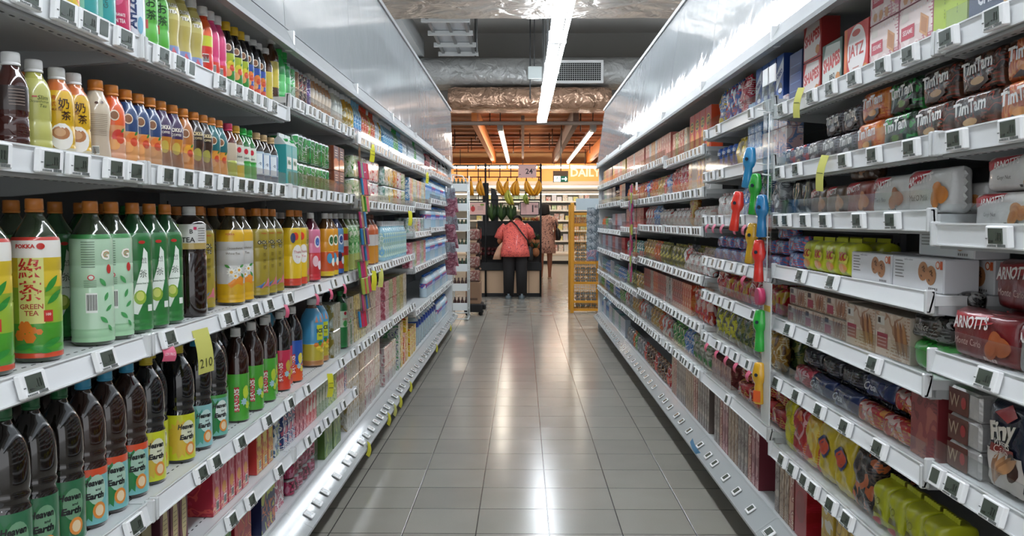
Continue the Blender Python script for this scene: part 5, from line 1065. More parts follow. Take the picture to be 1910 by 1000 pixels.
# ---- left fifth shelf: cartons
ol = carton('olive drink carton with pale script', .052, .165, .05, '7f7346', side='5e5432', dec=lambda b, mp, W, H: (ttext(b, mp, 'OOLONG', 0, .55*H, .010, 'b0a878', wmax=.04), b.dell(mp, 0, .3*H, .012, .02, M('958a5c'), .0008)), name='drink_carton', cat='carton')
ml = carton('maroon drink carton with long cream emblem', .052, .165, .05, '6a3440', side='4c2630', dec=lambda b, mp, W, H: (b.dell(mp, 0, .48*H, W*.30, H*.42, M('c8b884'), .0008, n=16), [b.drect(mp, -W*.2, W*.2, H*(.3+.07*k), H*(.315+.07*k), M('8a7a5a'), .0012, 1, 1) for k in range(6)], b.dell(mp, 0, .93*H, W*.2, H*.04, M('c8b884'), .0008)), name='drink_carton', cat='carton')
run('L', 4, 1.75, 2.03, [(ol, 5)]); run('L', 4, 2.03, 2.22, [(ml, 3)]); run('L', 4, 1.75, 2.2, [(ol, 8)], back=(1, 2))
PNK = printm('c84a5c', 'd8788a', 'e0b48c', 24, .3, (1, 1, .7))
def d_pk(b, mp, W, H): b.dell(mp, -W*.0, .66*H, W*.28, H*.16, M('e09aa4'), .0006); b.dell(mp, 0, .66*H, W*.18, H*.10, M('c84a60'), .0009); b.dell(mp, 0, .36*H, W*.30, H*.10, M('dd9a50'), .0006); barcode(b, mp, W*.1, .14*H, W*.35, .028)
pk = carton('pink and red drink carton in a block', .058, .175, .12, PNK, side=printm('a82c3c', 'b83a4c', 'c8504a', 18), dec=d_pk, name='drink_carton', cat='carton')
run('L', 4, 2.38, 2.74, [(pk, 6)]); yk = carton('yellow and orange drink carton with barcode', .058, .175, .12, printm('cc9a34', 'd8b84a', 'b8502c', 26), side='b83a34', dec=lambda b, mp, W, H: (b.dell(mp, 0, .65*H, W*.3, H*.14, M('e0cc60'), .0006), barcode(b, mp, W*.1, .16*H, W*.35, .028)), name='drink_carton', cat='carton')
run('L', 4, 2.78, 2.99, [(yk, 4)]); run('L', 4, 2.99, 3.06, [(carton('blue and white drink carton', .058, .165, .06, printm('4a6a8c', 'd0d4cc', 'b8c048', 26), name='drink_carton', cat='carton'), 1)])
mixc = [carton(n_+' slim drink carton', .05, .16, .06, printm(a, b_, c_, 26), name='drink_carton', cat='carton') for n_, a, b_, c_ in (('navy and pink', '3a4a7a', 'c8687c', 'e4e0dc'), ('rose', 'b8505c', 'd8a0a4', '8a2c3c'), ('red-topped', 'c03a3c', 'dccfc4', 'd88a8a'), ('grey-green', '8a9a7a', 'c8ccb8', '5a7a4a'), ('lime', 'a4b04a', 'dce0b0', '5a8a3a'), ('cream and pink', 'd8b8ac', 'c0606c', 'ece4d8'))]
run('L', 4, 3.1, 4.24, [(mixc[0], 3), (mixc[1], 3), (mixc[2], 3), (mixc[3], 4), (mixc[4], 3), (mixc[5], 3)])
# ---- left bottom deck
bgm = [carton('large %s drink case' % n_, .16, .14, .13, printm(a, b_, c_, 16), side=sd_, name='drink_case', cat='case') for n_, a, b_, c_, sd_ in (('green leafy', '3a8a3c', '7ab04a', 'd8c8a0', '2a5a2c'), ('crimson', 'a8202c', 'c83c34', 'd89a4a', '8a1824'), ('navy and lemon', '1f2a5a', 'b8c04a', 'c86a3a', '171f44'), ('magenta-pink', 'b8345a', 'd890a0', 'ece0e0', '8a2444'), ('lime green', '6a8a3a', 'a8c04a', '3a6a2c', '4a6a2c'))]
put('L', 'B', 2.30, bgm[0]); put('L', 'B', 2.47, bgm[0]); put('L', 'B', 2.66, bgm[1]); put('L', 'B', 2.93, bgm[2]); put('L', 'B', 3.11, bgm[3], dx=.02); put('L', 'B', 2.15, bgm[1], back=1); put('L', 'B', 2.4, bgm[0], back=1); put('L', 'B', 2.62, bgm[1], back=1)
shr = multipack('pink can pack in shrink film on its side', 3, 2, .062, .068, .14, printm('b8305c', 'd88aa4', '3a1a1c', 26), cans=True); put('L', 'B', 3.36, shr); put('L', 'B', 3.56, shr, z=0)
put('L', 'B', 3.86, bgm[4]); put('L', 'B', 4.04, bgm[4]); put('L', 'B', 4.19, bgm[3]) if False else None
stackrun('L', 'B', 4.28, 5.42, [q7, q7, q3, q8, q8, q7], 3); stackrun('L', 'B', 5.46, 6.05, [q8, q8, q7], 2)
ys_ = [carton('%s snack-drink box in a tall stack' % n_, .11, .11, .12, printm(a, b_, c_, 22), name='drink_box', cat='box') for n_, a, b_, c_ in (('white and green', 'd0d4cc', '5a9a6a', '3a4a7a'), ('yellow and red', 'd8b424', 'c84420', 'f0e4b0'), ('red and white', 'c8342c', 'ecdcd0', 'd89a3a'))]
for y, p, n in ((6.12, ys_[0], 3), (6.25, ys_[1], 3), (6.40, ys_[2], 2), (6.53, ys_[1], 3), (6.75, ys_[1], 2), (6.88, ys_[1], 2), (7.02, ys_[1], 2)):
    for t in range(n): put('L', 'B', y, p, z=t*.1115, tier=t)
jug = Proto('water_jug', 'water bottle', 'big clear water jug with blue band', .17, .17, .29, [('bottle_body', MB().lathe([(0, .072), (.01, .082)]+[(.03+.02*k, .083 if k % 2 else .079) for k in range(7)]+[(.18, .083), (.22, .078), (.25, .05), (.265, .022), (.275, .022)], mat('a9bec6', .15, coat=.8), 20).mesh('bottle_body'), None), ('sleeve', MB().lathe([(.165, .0845), (.215, .0815)], mat('24489c', .3), 20, caps=False).mesh('sleeve'), None), ('cap', MB().lathe([(.274, .024), (.292, .024)], mat('2a6ac0', .4), 12).mesh('cap'), None)])
run('L', 'B', 7.2, 8.9, [(jug, 1)], gap=.01); run('L', 'B', 8.98, 10.1, [(WB2, 5), (WB, 5)])
run('L', 2, 9.02, 9.03, [(WB, 1)])
# ================================================================ RIGHT: biscuits and snacks
def b_jatz(b, mp, W, H):
    b.dell(mp, W*.04, H*.52, W*.38, H*.46, M('e8e4e2'), .0006, n=24); ttext(b, mp, 'JATZ', W*.02, H*.50, H*.30, 'b8281f', wmax=W*.66, bold=.02, off=.001); b.dell(mp, W*.02, H*.84, W*.17, H*.06, M('b8382a'), .0009); b.drect(mp, -W*.10, W*.16, H*.21, H*.23, M('b87a6a'), .001)
    b.drect(mp, -W*.46, -W*.36, H*.02, H*.98, M('d8752c'), .0005); b.dell(mp, W*.40, H*.1, W*.10, H*.13, M('c8872c'), .0007)
jatz = carton('red cracker box with big white circle', .175, .155, .06, 'c8322a', side='a8241f', dec=b_jatz)
def b_shapes(c1, c2, t2):
    def f(b, mp, W, H):
        b.dpoly(mp, [(-W*.46, H*.05), (W*.30, H*.05), (W*.46, H*.40), (W*.40, H*.92), (-W*.30, H*.96), (-W*.46, H*.6)], M(c2), .0006); ttext(b, mp, 'SHAPES', 0, H*.58, H*.30, 'b8241c', wmax=W*.84, bold=.05, rot=.10, off=.001, outline='f0e8e0'); ttext(b, mp, t2, W*.04, H*.26, H*.14, c1, wmax=W*.6, bold=.03, rot=.1, off=.001); b.dell(mp, W*.32, H*.20, W*.12, H*.12, M('c8803a'), .0009, n=7)
    return f
sh_r = carton('red baked biscuit box with slanted lettering', .165, .122, .06, 'b82a22', side='8a1c1a', dec=b_shapes('b8241c', 'dcd4d0', ' ')); sh_g = carton('pale green baked biscuit box marked BBQ', .165, .145, .06, '4f6a5c', side='2f3f38', dec=b_shapes('3a3a3a', 'cdd2cc', 'BBQ')); sh_d = carton('dark baked biscuit box marked BBQ', .20, .17, .06, '2c2e2c', side='1c1d1c', dec=b_shapes('3a3a3a', '4a4a46', 'BBQ'))
def crax(b, mp, W, H):
    b.dell(mp, W*.26, H*.5, W*.15, H*.3, M('c89468'), .0008, rot=.5, n=4); b.dell(mp, W*.26, H*.5, W*.11, H*.22, M('b07a50'), .001, rot=.5, n=4); b.drect(mp, -W*.42, -W*.02, H*.36, H*.62, M('b8384c'), .0008); ttext(b, mp, 'SESAME', -W*.22, H*.5, H*.10, 'ecd8d8', wmax=W*.3, off=.0012)
    b.drect(mp, -W*.42, -W*.2, H*.72, H*.88, M('dcd4cc'), .0008); [b.dell(mp, -W*.3+W*.2*k, H*.14, W*.08, H*.10, M('bf8a5c'), .0009, n=6, rot=k) for k in range(3)]; [b.dell(mp, W*(-.1+.09*k), H*(.9-.04*(k % 2)), .003, .003, M('ece4e8'), .0009, n=6) for k in range(6)]
ses = carton('pink and white sesame cracker box with pictures', .175, .122, .06, printm('d8c4c0', 'e8d8d4', 'b86a78', 12), side='b87a84', dec=crax)
lime = carton('lime green cracker box with fine upright writing', .15, .155, .06, 'a4bc3c', side='7a8a34', dec=lambda b, mp, W, H: (b.drect(mp, -W*.46, W*.46, H*.02, H*.10, M('d0703a'), .0006), [b.drect(mp, W*u, W*(u+.012), H*(.28+.05*q), H*(.31+.05*q), M('4a5a24'), .001, 1, 1) for u in (-.15, .22) for q in range(11) if q % 4]))
def b_arn(bg, t, pic='c88a50', tc='4a4644', red='b3202c', big=False):
    def f(b, mp, W, H):
        b.dpoly(mp, [(-W*.49, H*.50), (W*.02, H*.86), (W*.14, H*1.0), (-W*.36, H*1.0), (-W*.49, H*.84)] if not big else [(-W*.46, H*.56), (W*.20, H*.80), (W*.24, H*.99), (-W*.46, H*.93)], M(red), .0007)
        ttext(b, mp, "ARNOTT'S", -W*.13, H*.77 if not big else H*.76, H*.20 if not big else H*.26, 'ecE6e4'.lower(), wmax=W*.56, bold=.03, rot=.10 if not big else .06, slant=.25, off=.0011)
        ttext(b, mp, t, -W*.16, H*.36, H*.14, tc, wmax=W*.42, bold=0, off=.001, slant=.1)
        for k, (u, v) in enumerate(((.26, .50), (.36, .40), (.22, .32))): b.dell(mp, W*u, H*v, W*.10, H*.19, M(pic), .001+.0003*k, rot=.3*k); b.dell(mp, W*u, H*v, W*.065, H*.12, M('b8743c' if pic == 'c88a50' else pic), .0014+.0003*k, rot=.3*k)
        for k in range(5): b.drect(mp, W*(-.02+.045*k)+W*.1, W*(.015+.045*k)+W*.1, H*.08, H*.15, M(tc), .001, 1, 1)
    return f
cheds = carton('navy cheese biscuit box with red banner', .20, .15, .06, '2a3a5c', side='1c2844', dec=lambda b, mp, W, H: (b_arn('2a3a5c', '', 'cfa05c', '2a3a5c', big=True)(b, mp, W, H), ttext(b, mp, 'CHEDS', -W*.06, H*.40, H*.24, 'e4e4ea', wmax=W*.5, bold=.03, off=.002)))
top = [(1522, sh_r), (1557, sh_g), (1592, jatz), (1642, ses), (1700, ses), (1752, lime), (1822, cheds), (1885, ses)]
ys = [2.80, 2.62, 2.435, 2.25, 2.07, 1.905, 1.725, 1.545]
for y, (px, p) in zip(ys, top): put('R', 0, y, p)
put('R', 0, 1.365, cheds); put('R', 0, 2.80, sh_r, z=.1235, tier=1); put('R', 0, 2.57, sh_d, z=.13, back=0, dx=.075, tier=1) if False else put('R', 0, 2.55, sh_d, back=1, z=0, dx=.02)
for y in (2.25, 2.07, 1.545): put('R', 0, y, ses, z=.1235, tier=1)
put('R', 0, 2.36, ses, back=1); put('R', 0, 2.1, ses, back=1); put('R', 0, 1.8, lime, back=1)
def b_oreo(b, mp, W, H): b.dpoly(mp, [(-W*.5, H*.25), (W*.5, H*.62), (W*.5, H*.92), (-W*.5, H*.62)], M('dfe6ec'), .0006); ttext(b, mp, 'OREO', 0, H*.60, H*.11, '1f3f8a', wmax=W*.8, bold=.05, rot=.3, off=.0012); b.dell(mp, W*.1, H*.28, W*.3, H*.13, M('26262c'), .001); b.dell(mp, W*.1, H*.24, W*.28, H*.05, M('e8e8ec'), .0013)
oreo = carton('blue and white sandwich cookie box', .085, .17, .06, '2a5aa8', side='1c3a7a', dec=b_oreo); oreod = carton('plain dark blue biscuit box', .13, .18, .06, '1f3a74', side='16284f', dec=lambda b, mp, W, H: [b.drect(mp, -W*.4, W*.4, H*(.1+.16*k), H*(.12+.16*k), M('4a6aa4'), .0006) for k in range(5)])
run('R', 0, 2.90, 3.04, [(oreod, 1)]); run('R', 0, 3.10, 3.55, [(oreo, 5)])
def snack(desc, a, b_, c_, W=.12, H=.17, D=.05, **k): return pillow(desc, W, H, D, printm(a, b_, c_, 18, .22, (1, 1, 1), .35), seal='z', name='snack_bag', cat='bag', wr=.008, **k)
bb = snack('blue and white snack bag', '2a5ab0', 'd8e0ea', 'c8342c'); br = snack('red snack bag', 'b8283a', 'e0a8a8', 'f0e0d8'); by = snack('blue bag with yellow cartoon-free pattern', '2f6ab4', 'd8b83a', 'ecece8')
by.desc = 'blue and yellow patterned snack bag'
run('R', 0, 3.60, 4.20, [(br, 1), (bb, 2), (by, 1)], back=(0,))
# Ritz and the long row beyond
def b_ritz(b, mp, W, H): b.dell(mp, 0, H*.68, W*.36, H*.15, M('d8b02a'), .0006, n=20); b.dell(mp, 0, H*.68, W*.32, H*.125, M('22201c'), .0009, n=20); ttext(b, mp, 'RITZ', 0, H*.68, H*.12, 'e0c040', wmax=W*.52, bold=.05, off=.0013); b.dell(mp, W*.04, H*.28, W*.32, H*.24, M('d89430'), .0006, n=18)
ritz = carton('tall red cracker box with black oval and gold biscuit', .13, .21, .06, 'b8241c', side='d04a24', dec=b_ritz)
run('R', 0, 4.27, 4.86, [(ritz, 4)])
rowp = [carton('%s snack box' % n_, .085, .165, .05, printm(a, b_, c_, 22), side=a, cat='box', name='snack_box') for n_, a, b_, c_ in (('white and gold', 'd8d0b8', 'c8983a', '3a5a8a'), ('brick red', 'b84434', 'd88a5a', 'ecd8c0'), ('lime and cream', 'a8ac5a', 'd8d4b0', '6a7a3a'), ('salmon pink', 'c8746a', 'd89a8c', 'ecd4c8'), ('coral', 'cc6a54', 'e0a088', 'f0dcc8'), ('pale blue', 'b8c0cc', '8a94b0', 'e4e4e8'), ('orange', 'c8803a', 'e0b070', 'ecdcc4'), ('pink striped', 'cc8a84', 'e8c8c0', 'b84a50'), ('deep red', 'a8242c', 'c85a4a', 'ecd0c8'), ('mustard', 'b8a03a', 'd8c870', '6a5a2a'), ('silver-grey', 'b0b4b8', '8a8e94', 'e4e6e8'), ('navy', '2a3450', '5a6488', 'c8ccd8'), ('teal', '3a8a8a', '8ac0bc', 'e0e8e4'))]
A = rowp
run('R', 0, 4.90, 5.40, [(A[0], 1), (A[1], 2), (A[2], 1), (A[4], 1)]); run('R', 0, 5.43, 6.58, [(A[3], 3), (A[7], 1), (A[4], 2), (A[5], 1), (A[6], 2), (A[5], 1), (A[7], 2)])
run('R', 0, 6.61, 7.75, [(A[3], 1), (A[7], 3), (A[3], 2), (A[5], 1), (A[7], 3)]); run('R', 0, 7.80, 8.94, [(A[9], 3), (A[8], 2), (A[10], 2), (A[8], 3)]); run('R', 0, 8.98, 10.1, [(A[11], 2), (A[12], 2), (A[11], 3), (A[2], 3)])
# second shelf: chocolate biscuit packs, two high
def b_tim(c, tc='e8e4e0'):
    def f(b, mp, W, H):
        ttext(b, mp, 'TimTam', 0, H*.66, H*.34, tc, wmax=W*.78, bold=.03, rot=.06, off=.0014); b.dpoly(mp, [(-W*.30, H*.10), (W*.02, H*.06), (W*.30, H*.22), (W*.26, H*.40), (-W*.04, H*.34)], M('3a2018'), .001); b.dell(mp, W*.02, H*.28, W*.16, H*.10, M(c), .0014)
    return f
def tim(desc, a, b_, c_, pc, W=.16, H=.085, mul=1): return pillow(desc, W, H, .05, printm(a, b_, c_, 26, .22, (1, 1, 1), .3), b_tim(pc), name='biscuit_packet', wr=.0025, p=14, q=12)
tt_b = tim('brown chocolate biscuit pack with white lettering', '33231c', '5a3c2c', '8a3a2c', 'c8a070'); tt_o = tim('orange and brown chocolate biscuit pack', 'b8562a', '4a2a1c', 'd88a4a', 'd8904a'); tt_g = tim('dark green chocolate biscuit pack', '1c3a24', '2a8a3c', '141a16', '6a8a3c'); tt_or = tim('bright orange chocolate biscuit pack', 'cc6a20', 'd88434', 'b84a1c', 'e0a050'); tt_k = tim('small dark chocolate biscuit pack', '2a2428', '4a3a3c', '6a6a74', 'a8a0a0', .12, .075); tt_n = tim('small navy and red chocolate biscuit pack', '24305a', 'a83034', '5a6a8a', 'c8b090', .12, .075)
y = 1.36
for p, n in ((tt_o, 2), (tt_b, 2), (tt_g, 1), (tt_or, 1)):
    for k in range(n):
        put('R', 1, y+.08, p, dx=-.004); put('R', 1, y+.085, p, z=.086, tier=1, dx=.012); y += .178
y = 2.42
while y < 3.0:
    p = tt_k if y < 2.84 else tt_n; put('R', 1, y+.065, p); 
    if y < 2.7: put('R', 1, y+.07, p, z=.076, tier=1, dx=.012)
    y += .14
for k in range(4): put('R', 1, 1.45+.2*k, tt_b, back=1, z=0)
tub = can('blue round cookie tub', .045, .115, printm('1f4a9a', '3a7ac0', '16284a', 18), lambda b, mp, H, R_: (b.dell(mp, 0, H*.5, .022, .026, M('26262c'), .0008), ttext(b, mp, 'OREO', 0, H*.78, .014, 'e8ecf0', wmax=.05, bold=.05)), lid='1f4a9a', name='cookie_tub')
yb = snack('yellow snack packet with grey base', 'd0b02c', 'b0a890', 'ecdcb0', .09, .12, .04); wb2 = carton('light blue wafer box', .10, .125, .06, printm('7aa8d0', 'c4d8e8', '3a6ab0', 24)); pb = carton('pink and white wafer box', .10, .11, .06, printm('c8a8a8', 'e4dcdc', '6a84b0', 24))
for k in range(3): put('R', 1, 3.10+.105*k, pb); put('R', 1, 3.10+.105*k, pb, z=.1115, tier=1) if k < 2 else None
for k in range(2): put('R', 1, 3.42+.105*k, wb2); put('R', 1, 3.42+.105*k, wb2, z=.1265, tier=1)
put('R', 1, 3.62, yb); put('R', 1, 3.72, yb)
for k in range(4): put('R', 1, 3.82+.098*k, tub)
plain = carton('tall grey box headed PLAIN', .14, .17, .06, printm('b4bcc0', 'd0d4d4', '7a8488', 30), side='d8d8d4', dec=lambda b, mp, W, H: (b.drect(mp, -W*.4, W*.4, H*.2, H*.8, M('9fb0b4'), .0006), ttext(b, mp, 'PLAIN', 0, H*.9, H*.06, '3a4448', wmax=W*.6))); gold = carton('lilac and gold upright wafer box', .085, .17, .06, printm('c8a86a', '8a7ab0', 'e0d0a8', 18), side='b8985a')
run('R', 1, 4.27, 5.40, [(plain, 1), (gold, 2), (plain, 1), (gold, 1), (br, 2), (snack('shiny red candy bag', 'b82024', 'd84a3a', 'f0c8b8', .13, .15), 2)])
cand = [snack('%s candy bag' % n_, a, b_, c_, .12, .13) for n_, a, b_, c_ in (('orange and clear', 'c86a2c', 'd8c8b0', 'b83a2c'), ('gold and brown', 'b88a3a', '6a4a2c', 'ecdcb0'), ('blue and white', '4a7ab8', 'dce4ec', 'c8c8cc'), ('crimson', 'a82430', 'd06a5a', 'ecd8d0'), ('clear and red', 'c8bcb4', 'b84a44', 'ece8e4'), ('grey', '8a8c90', 'b8babc', '5a5c60'), ('olive', '7a7434', 'b0a450', '4a4a24'), ('chocolate brown', '4a2c20', '7a4a34', 'c8a888'), ('green', '3a8a44', 'a0c87a', 'd8d4b0'), ('teal', '2f7a7c', '6ab0a8', 'dce8e0'))]
Cn = cand
run('R', 1, 5.43, 6.58, [(Cn[2], 1), (Cn[3], 1), (Cn[1], 2), (Cn[0], 2), (Cn[3], 1)]); run('R', 1, 6.61, 7.75, [(Cn[0], 2), (Cn[3], 1), (Cn[0], 3)]); run('R', 1, 7.80, 8.94, [(A[11], 3), (A[8], 2), (Cn[7], 3)]); run('R', 1, 8.98, 10.1, [(A[11], 3), (A[5], 3), (A[12], 3)])
# third shelf: white biscuit packs
def arn(desc, base, t, W=.20, H=.085, D=.06, pic='c88a50', tc='4a4644', red='b3202c', big=False, **k): return pillow(desc, W, H, D, mat(base, .3, coat=.5, bump=.2, bscale=40), b_arn(base, t, pic, tc, red, big), name='biscuit_packet', wr=.0025, p=12, q=10, **k)
gn = arn('white ginger biscuit packet with red label', 'd4d2d0', 'Ginger Nut', .23, .071); mo = arn('silver-white malt biscuit packet', 'd0cfcd', "Malt'O'Milk", .20, .105, pic='c87c34'); tb = arn('silver-white bear biscuit packet', 'cac9c6', 'Teddy Bear', .19, .10, pic='a8683c'); sb_ = arn('red-brown shortbread biscuit packet', '8a3a30', ' ', .17, .095, pic='c8804a', tc='e0d0c8'); sc_ = arn('brown cream biscuit packet', '5c4434', ' ', .14, .09, pic='b07a50', tc='d8c8b8'); tw = pillow('black twist packet with gold lettering', .10, .13, .05, mat('1d1c1c', .25, coat=.5, bump=.3), lambda b, mp, W, H: b.drect(mp, -.002, .003, H*.25, H*.75, M('b8a060'), .001), seal='z')
pks = arn('white and red mixed biscuit packet', 'd8d0cc', ' ', .14, .085, pic='b83a3c')
for k, p in enumerate((pks, gn)): put('R', 2, 1.47+.21*k, p)
for k in range(2): put('R', 2, 1.40+.25*k, gn, z=.0725, tier=1, dx=.01)
put('R', 2, 1.2, gn)
for y, p in ((1.99, mo), (2.205, tb), (2.40, sb_), (2.575, sc_), (2.72, sc_), (2.83, tw), (2.93, tw)): put('R', 2, y, p)
for y in (2.0, 2.2, 2.42): put('R', 2, y, gn, back=1); 
put('R', 2, 2.45, sc_, back=0, z=.098, dx=.02, tier=1)
clw = snack('clear and white biscuit bag with red band', 'c8c4c0', 'e4e2e0', 'a8342c', .13, .10, .05); nv = snack('navy blue snack bag', '28386a', '5a6a9a', 'c8c4cc', .13, .16)
run('R', 2, 3.10, 3.40, [(Cn[5], 1), (nv, 1)]); run('R', 2, 3.40, 3.70, [(nv, 1), (Cn[2], 1)]); run('R', 2, 3.70, 4.20, [(clw, 1)], tiers=1)
run('R', 2, 4.27, 5.40, [(clw, 3), (snack('tall gold and orange snack bag', 'b88a3c', 'd8b868', 'b8502c', .10, .17), 1), (clw, 2)]); run('R', 2, 4.27, 5.0, [(clw, 1)], back=(1,), tiers=1)
run('R', 2, 5.43, 6.58, [(clw, 3), (Cn[2], 2), (Cn[4], 3)]); run('R', 2, 6.61, 7.75, [(A[8], 2), (A[3], 1), (A[8], 3), (A[5], 2)]); run('R', 2, 7.80, 8.94, [(A[10], 3), (A[5], 4), (A[8], 2)]); run('R', 2, 8.98, 10.1, [(Cn[5], 3), (Cn[8], 2), (Cn[0], 3)])
# fourth shelf: cookie boxes, yellow bags
def b_cook(b, mp, W, H):
    for k in range(2): u = W*(.13+.15*k); v = H*(.60-.10*k); b.dell(mp, u, v, W*.095, H*.29, M('a8744c'), .0008+.0004*k, rot=.25); [b.dell(mp, u+W*.03*cos(q*1.9), v+H*.15*sin(q*2.3), W*.012, H*.03, M('5a3a28'), .0014+.0004*k, n=6) for q in range(7)]
    for k in range(6): b.drect(mp, -W*.44, -W*.28+W*.03*(k % 2), H*(.84-.10*k), H*(.87-.10*k), M('6a6664'), .0008, 1, 1)
    b.dell(mp, W*.40, H*.82, W*.04, H*.12, M('c8602c'), .0008, n=12); b.dell(mp, W*.40, H*.82, W*.025, H*.08, M('ecdcd0'), .001, n=12); b.drect(mp, W*.44, W*.485, H*.70, H*.94, M('cc5a2a'), .0008)
    ttext(b, mp, 'vanilla cookies', -W*.16, H*.92, H*.07, '4a4a4c', wmax=W*.26, bold=0); [b.drect(mp, W*(.24+.035*k), W*(.262+.035*k), H*.08, H*.15, M('6a6664'), .0008, 1, 1) for k in range(5)]
ck = carton('white cookie box with two brown cookies', .26, .078, .08, 'd8d8da', side='cfcfd2', dec=b_cook, c=.003, rough=.22)
put('R', 3, 2.03, ck); put('R', 3, 2.30, ck); put('R', 3, 2.00, ck, z=.0795, dx=.05, tier=1); put('R', 3, 2.0, ck, back=1); put('R', 3, 2.27, ck, back=1)
def b_xo(b, mp, W, H): b.dpoly(mp, [(-W*.36, H*.44), (W*.3, H*.40), (W*.40, H*.62), (-W*.2, H*.74)], M('dcd83a'), .0008); ttext(b, mp, 'XO', 0, H*.60, H*.26, 'a8341f', wmax=W*.7, bold=.06, off=.0014); b.dell(mp, 0, H*.26, W*.36, H*.14, M('c8884a'), .001, n=8)
xo = pillow('yellow biscuit bag with red letters', .095, .10, .07, mat('bcc22a', .3, coat=.4, bump=.3), b_xo, seal='z', name='biscuit_bag', cat='bag', wr=.005)
for k in range(4): put('R', 3, 2.49+.105*k, xo)
for k in range(4): put('R', 3, 2.50+.105*k, xo, back=1)
blp = pillow('blue foil biscuit packet lying flat', .15, .055, .06, printm('4a6aa4', '8aa4cc', 'b84a5a', 24, .2, (1, 1, 1), .4), name='biscuit_packet', wr=.004); dkp = pillow('dark foil biscuit packet lying flat', .15, .055, .06, printm('1c1e26', '3a3c48', '6a6a70', 24, .2, (1, 1, 1), .4), name='biscuit_packet', wr=.004)
for t in range(2): [put('R', 3, 2.955, blp, z=t*.057, tier=t)]
for k in range(7): [put('R', 3, 3.16+.158*k, blp, z=t*.057, tier=t, dx=.012*t) for t in range(2 if k else 3)]
for k in range(5): put('R', 3, 3.2+.17*k, dkp, back=1, z=.057); 
run('R', 3, 4.27, 5.40, [(clw, 4), (Cn[4], 1), (Cn[6], 3)]); run('R', 3, 4.27, 5.3, [(Cn[5], 2), (Cn[6], 3)], back=(1,)); run('R', 3, 5.43, 6.58, [(Cn[6], 3), (Cn[0], 2), (Cn[1], 4)]); run('R', 3, 6.61, 7.75, [(Cn[9], 3), (Cn[8], 2), (Cn[9], 3)]); run('R', 3, 7.80, 8.94, [(A[8], 3), (A[11], 3), (A[5], 3)]); run('R', 3, 8.98, 10.1, [(A[5], 4), (A[8], 3)])
# near bay, fourth shelf: maroon packs in a heap
mc = arn('glossy maroon cream biscuit packet', '741c22', 'Monte Carlo', .235, .104, .075, pic='b05a2c', tc='d8b8b0', red='a01c24', big=True); bs = arn('grey butter biscuit packet with maroon label', '8f8f90', 'Butter Snap', .20, .10, .07, tc='2a2a2c', red='741c22')
put('R', 3, 1.745, mc); put('R', 3, 1.72, mc, back=1); put('R', 3, 1.70, mc, z=.105, back=1, tier=1, dx=-.03); put('R', 3, 1.43, mc, back=1, z=.086, tier=1) if False else None; put('R', 3, 1.52, bs); put('R', 3, 1.47, bs, back=1); put('R', 3, 1.2, mc) if False else None
gbag = snack('dull grey foil bag standing at the back', '5c5a5c', '7a787a', '484648', .14, .19, .05)
for k in range(3): put('R', 3, 1.80-.15*k, gbag, back=0, dx=.17, z=0); None
# fifth shelf
wf = carton('cream wafer box with pink panel and biscuits', .20, .115, .07, printm('cdb8a4', 'e0d0c0', 'a87a5a', 10), side='bfb0a0', dec=lambda b, mp, W, H: (b.drect(mp, -W*.44, -W*.12, H*.18, H*.52, M('a8344c'), .0008), [b.drect(mp, -W*.42, -W*.16, H*(.24+.08*k), H*(.27+.08*k), M('d8a8b0'), .001, 1, 1) for k in range(3)], b.drect(mp, -W*.44, -W*.22, H*.70, H*.90, M('d8d4cc'), .0008), b.drect(mp, -W*.42, -W*.34, H*.74, H*.86, M('3a2c28'), .001), [b.dleaf(mp, W*(.14+.08*k), H*.5, H*.8, W*.10, 1.9, M('b8804c' if k % 2 else '8a5434'), .0008+.0003*k) for k in range(4)]))
wf2 = carton('low cream wafer box with brown biscuits', .175, .058, .07, printm('cdb8a4', 'e0d0c0', 'a87a5a', 14), side='bfb0a0', dec=lambda b, mp, W, H: (b.drect(mp, -W*.44, -W*.14, H*.12, H*.56, M('a8344c'), .0008), b.drect(mp, -W*.44, -W*.26, H*.66, H*.92, M('3a2c28'), .0008), [b.dleaf(mp, W*(.10+.12*k), H*.5, H*.9, W*.12, 1.3, M('8a5434' if k % 2 else 'a8704a'), .0008+.0003*k) for k in range(3)]))
for k in range(2): put('R', 4, 2.155+.205*k, wf)
for k in range(3): put('R', 4, 2.555+.18*k, wf2); put('R', 4, 2.56+.18*k, wf2, z=.0595, tier=1, dx=.008)
for k in range(3): put('R', 4, 2.3+.205*k, wf, back=1)
mn = pillow('black mint slice packet', .17, .06, .06, printm('1c1a1a', '3c3634', '7a7a78', 22, .2, (1, 1, 1), .4), lambda b, mp, W, H: ttext(b, mp, 'Mint Slice', -.02, H*.55, .016, 'a8a4a0', wmax=.10, bold=0, slant=.2), name='biscuit_packet'); gr = pillow('bright green foil packet under the black one', .20, .07, .07, mat('2fa83c', .25, coat=.6, bump=.5, bscale=30), name='biscuit_packet', wr=.005)
put('R', 4, 1.955, gr); put('R', 4, 1.98, mn, z=.072, tier=1); put('R', 4, 1.95, mn, z=.135, dx=.03, tier=2); put('R', 4, 1.95, gr, back=1)
rf = snack('red and yellow foil snack bag', 'a81c24', 'b8902c', 'd84a3a', .14, .10, .06)
run('R', 4, 3.10, 4.20, [(rf, 2), (Cn[3], 1), (rf, 1)], back=(0, 1))
rb3 = [carton('%s upright wafer box' % n_, .06, .17, .06, printm(a, b_, c_, 22), cat='box', name='wafer_box') for n_, a, b_, c_ in (('dark red', '8a2428', 'b8544a', 'd8b8a8'), ('vermilion', 'c84a2c', 'd88a4a', 'e8c8a8'), ('grey-white', 'a8a8a4', 'c8c8c4', '8a3a3c'))]
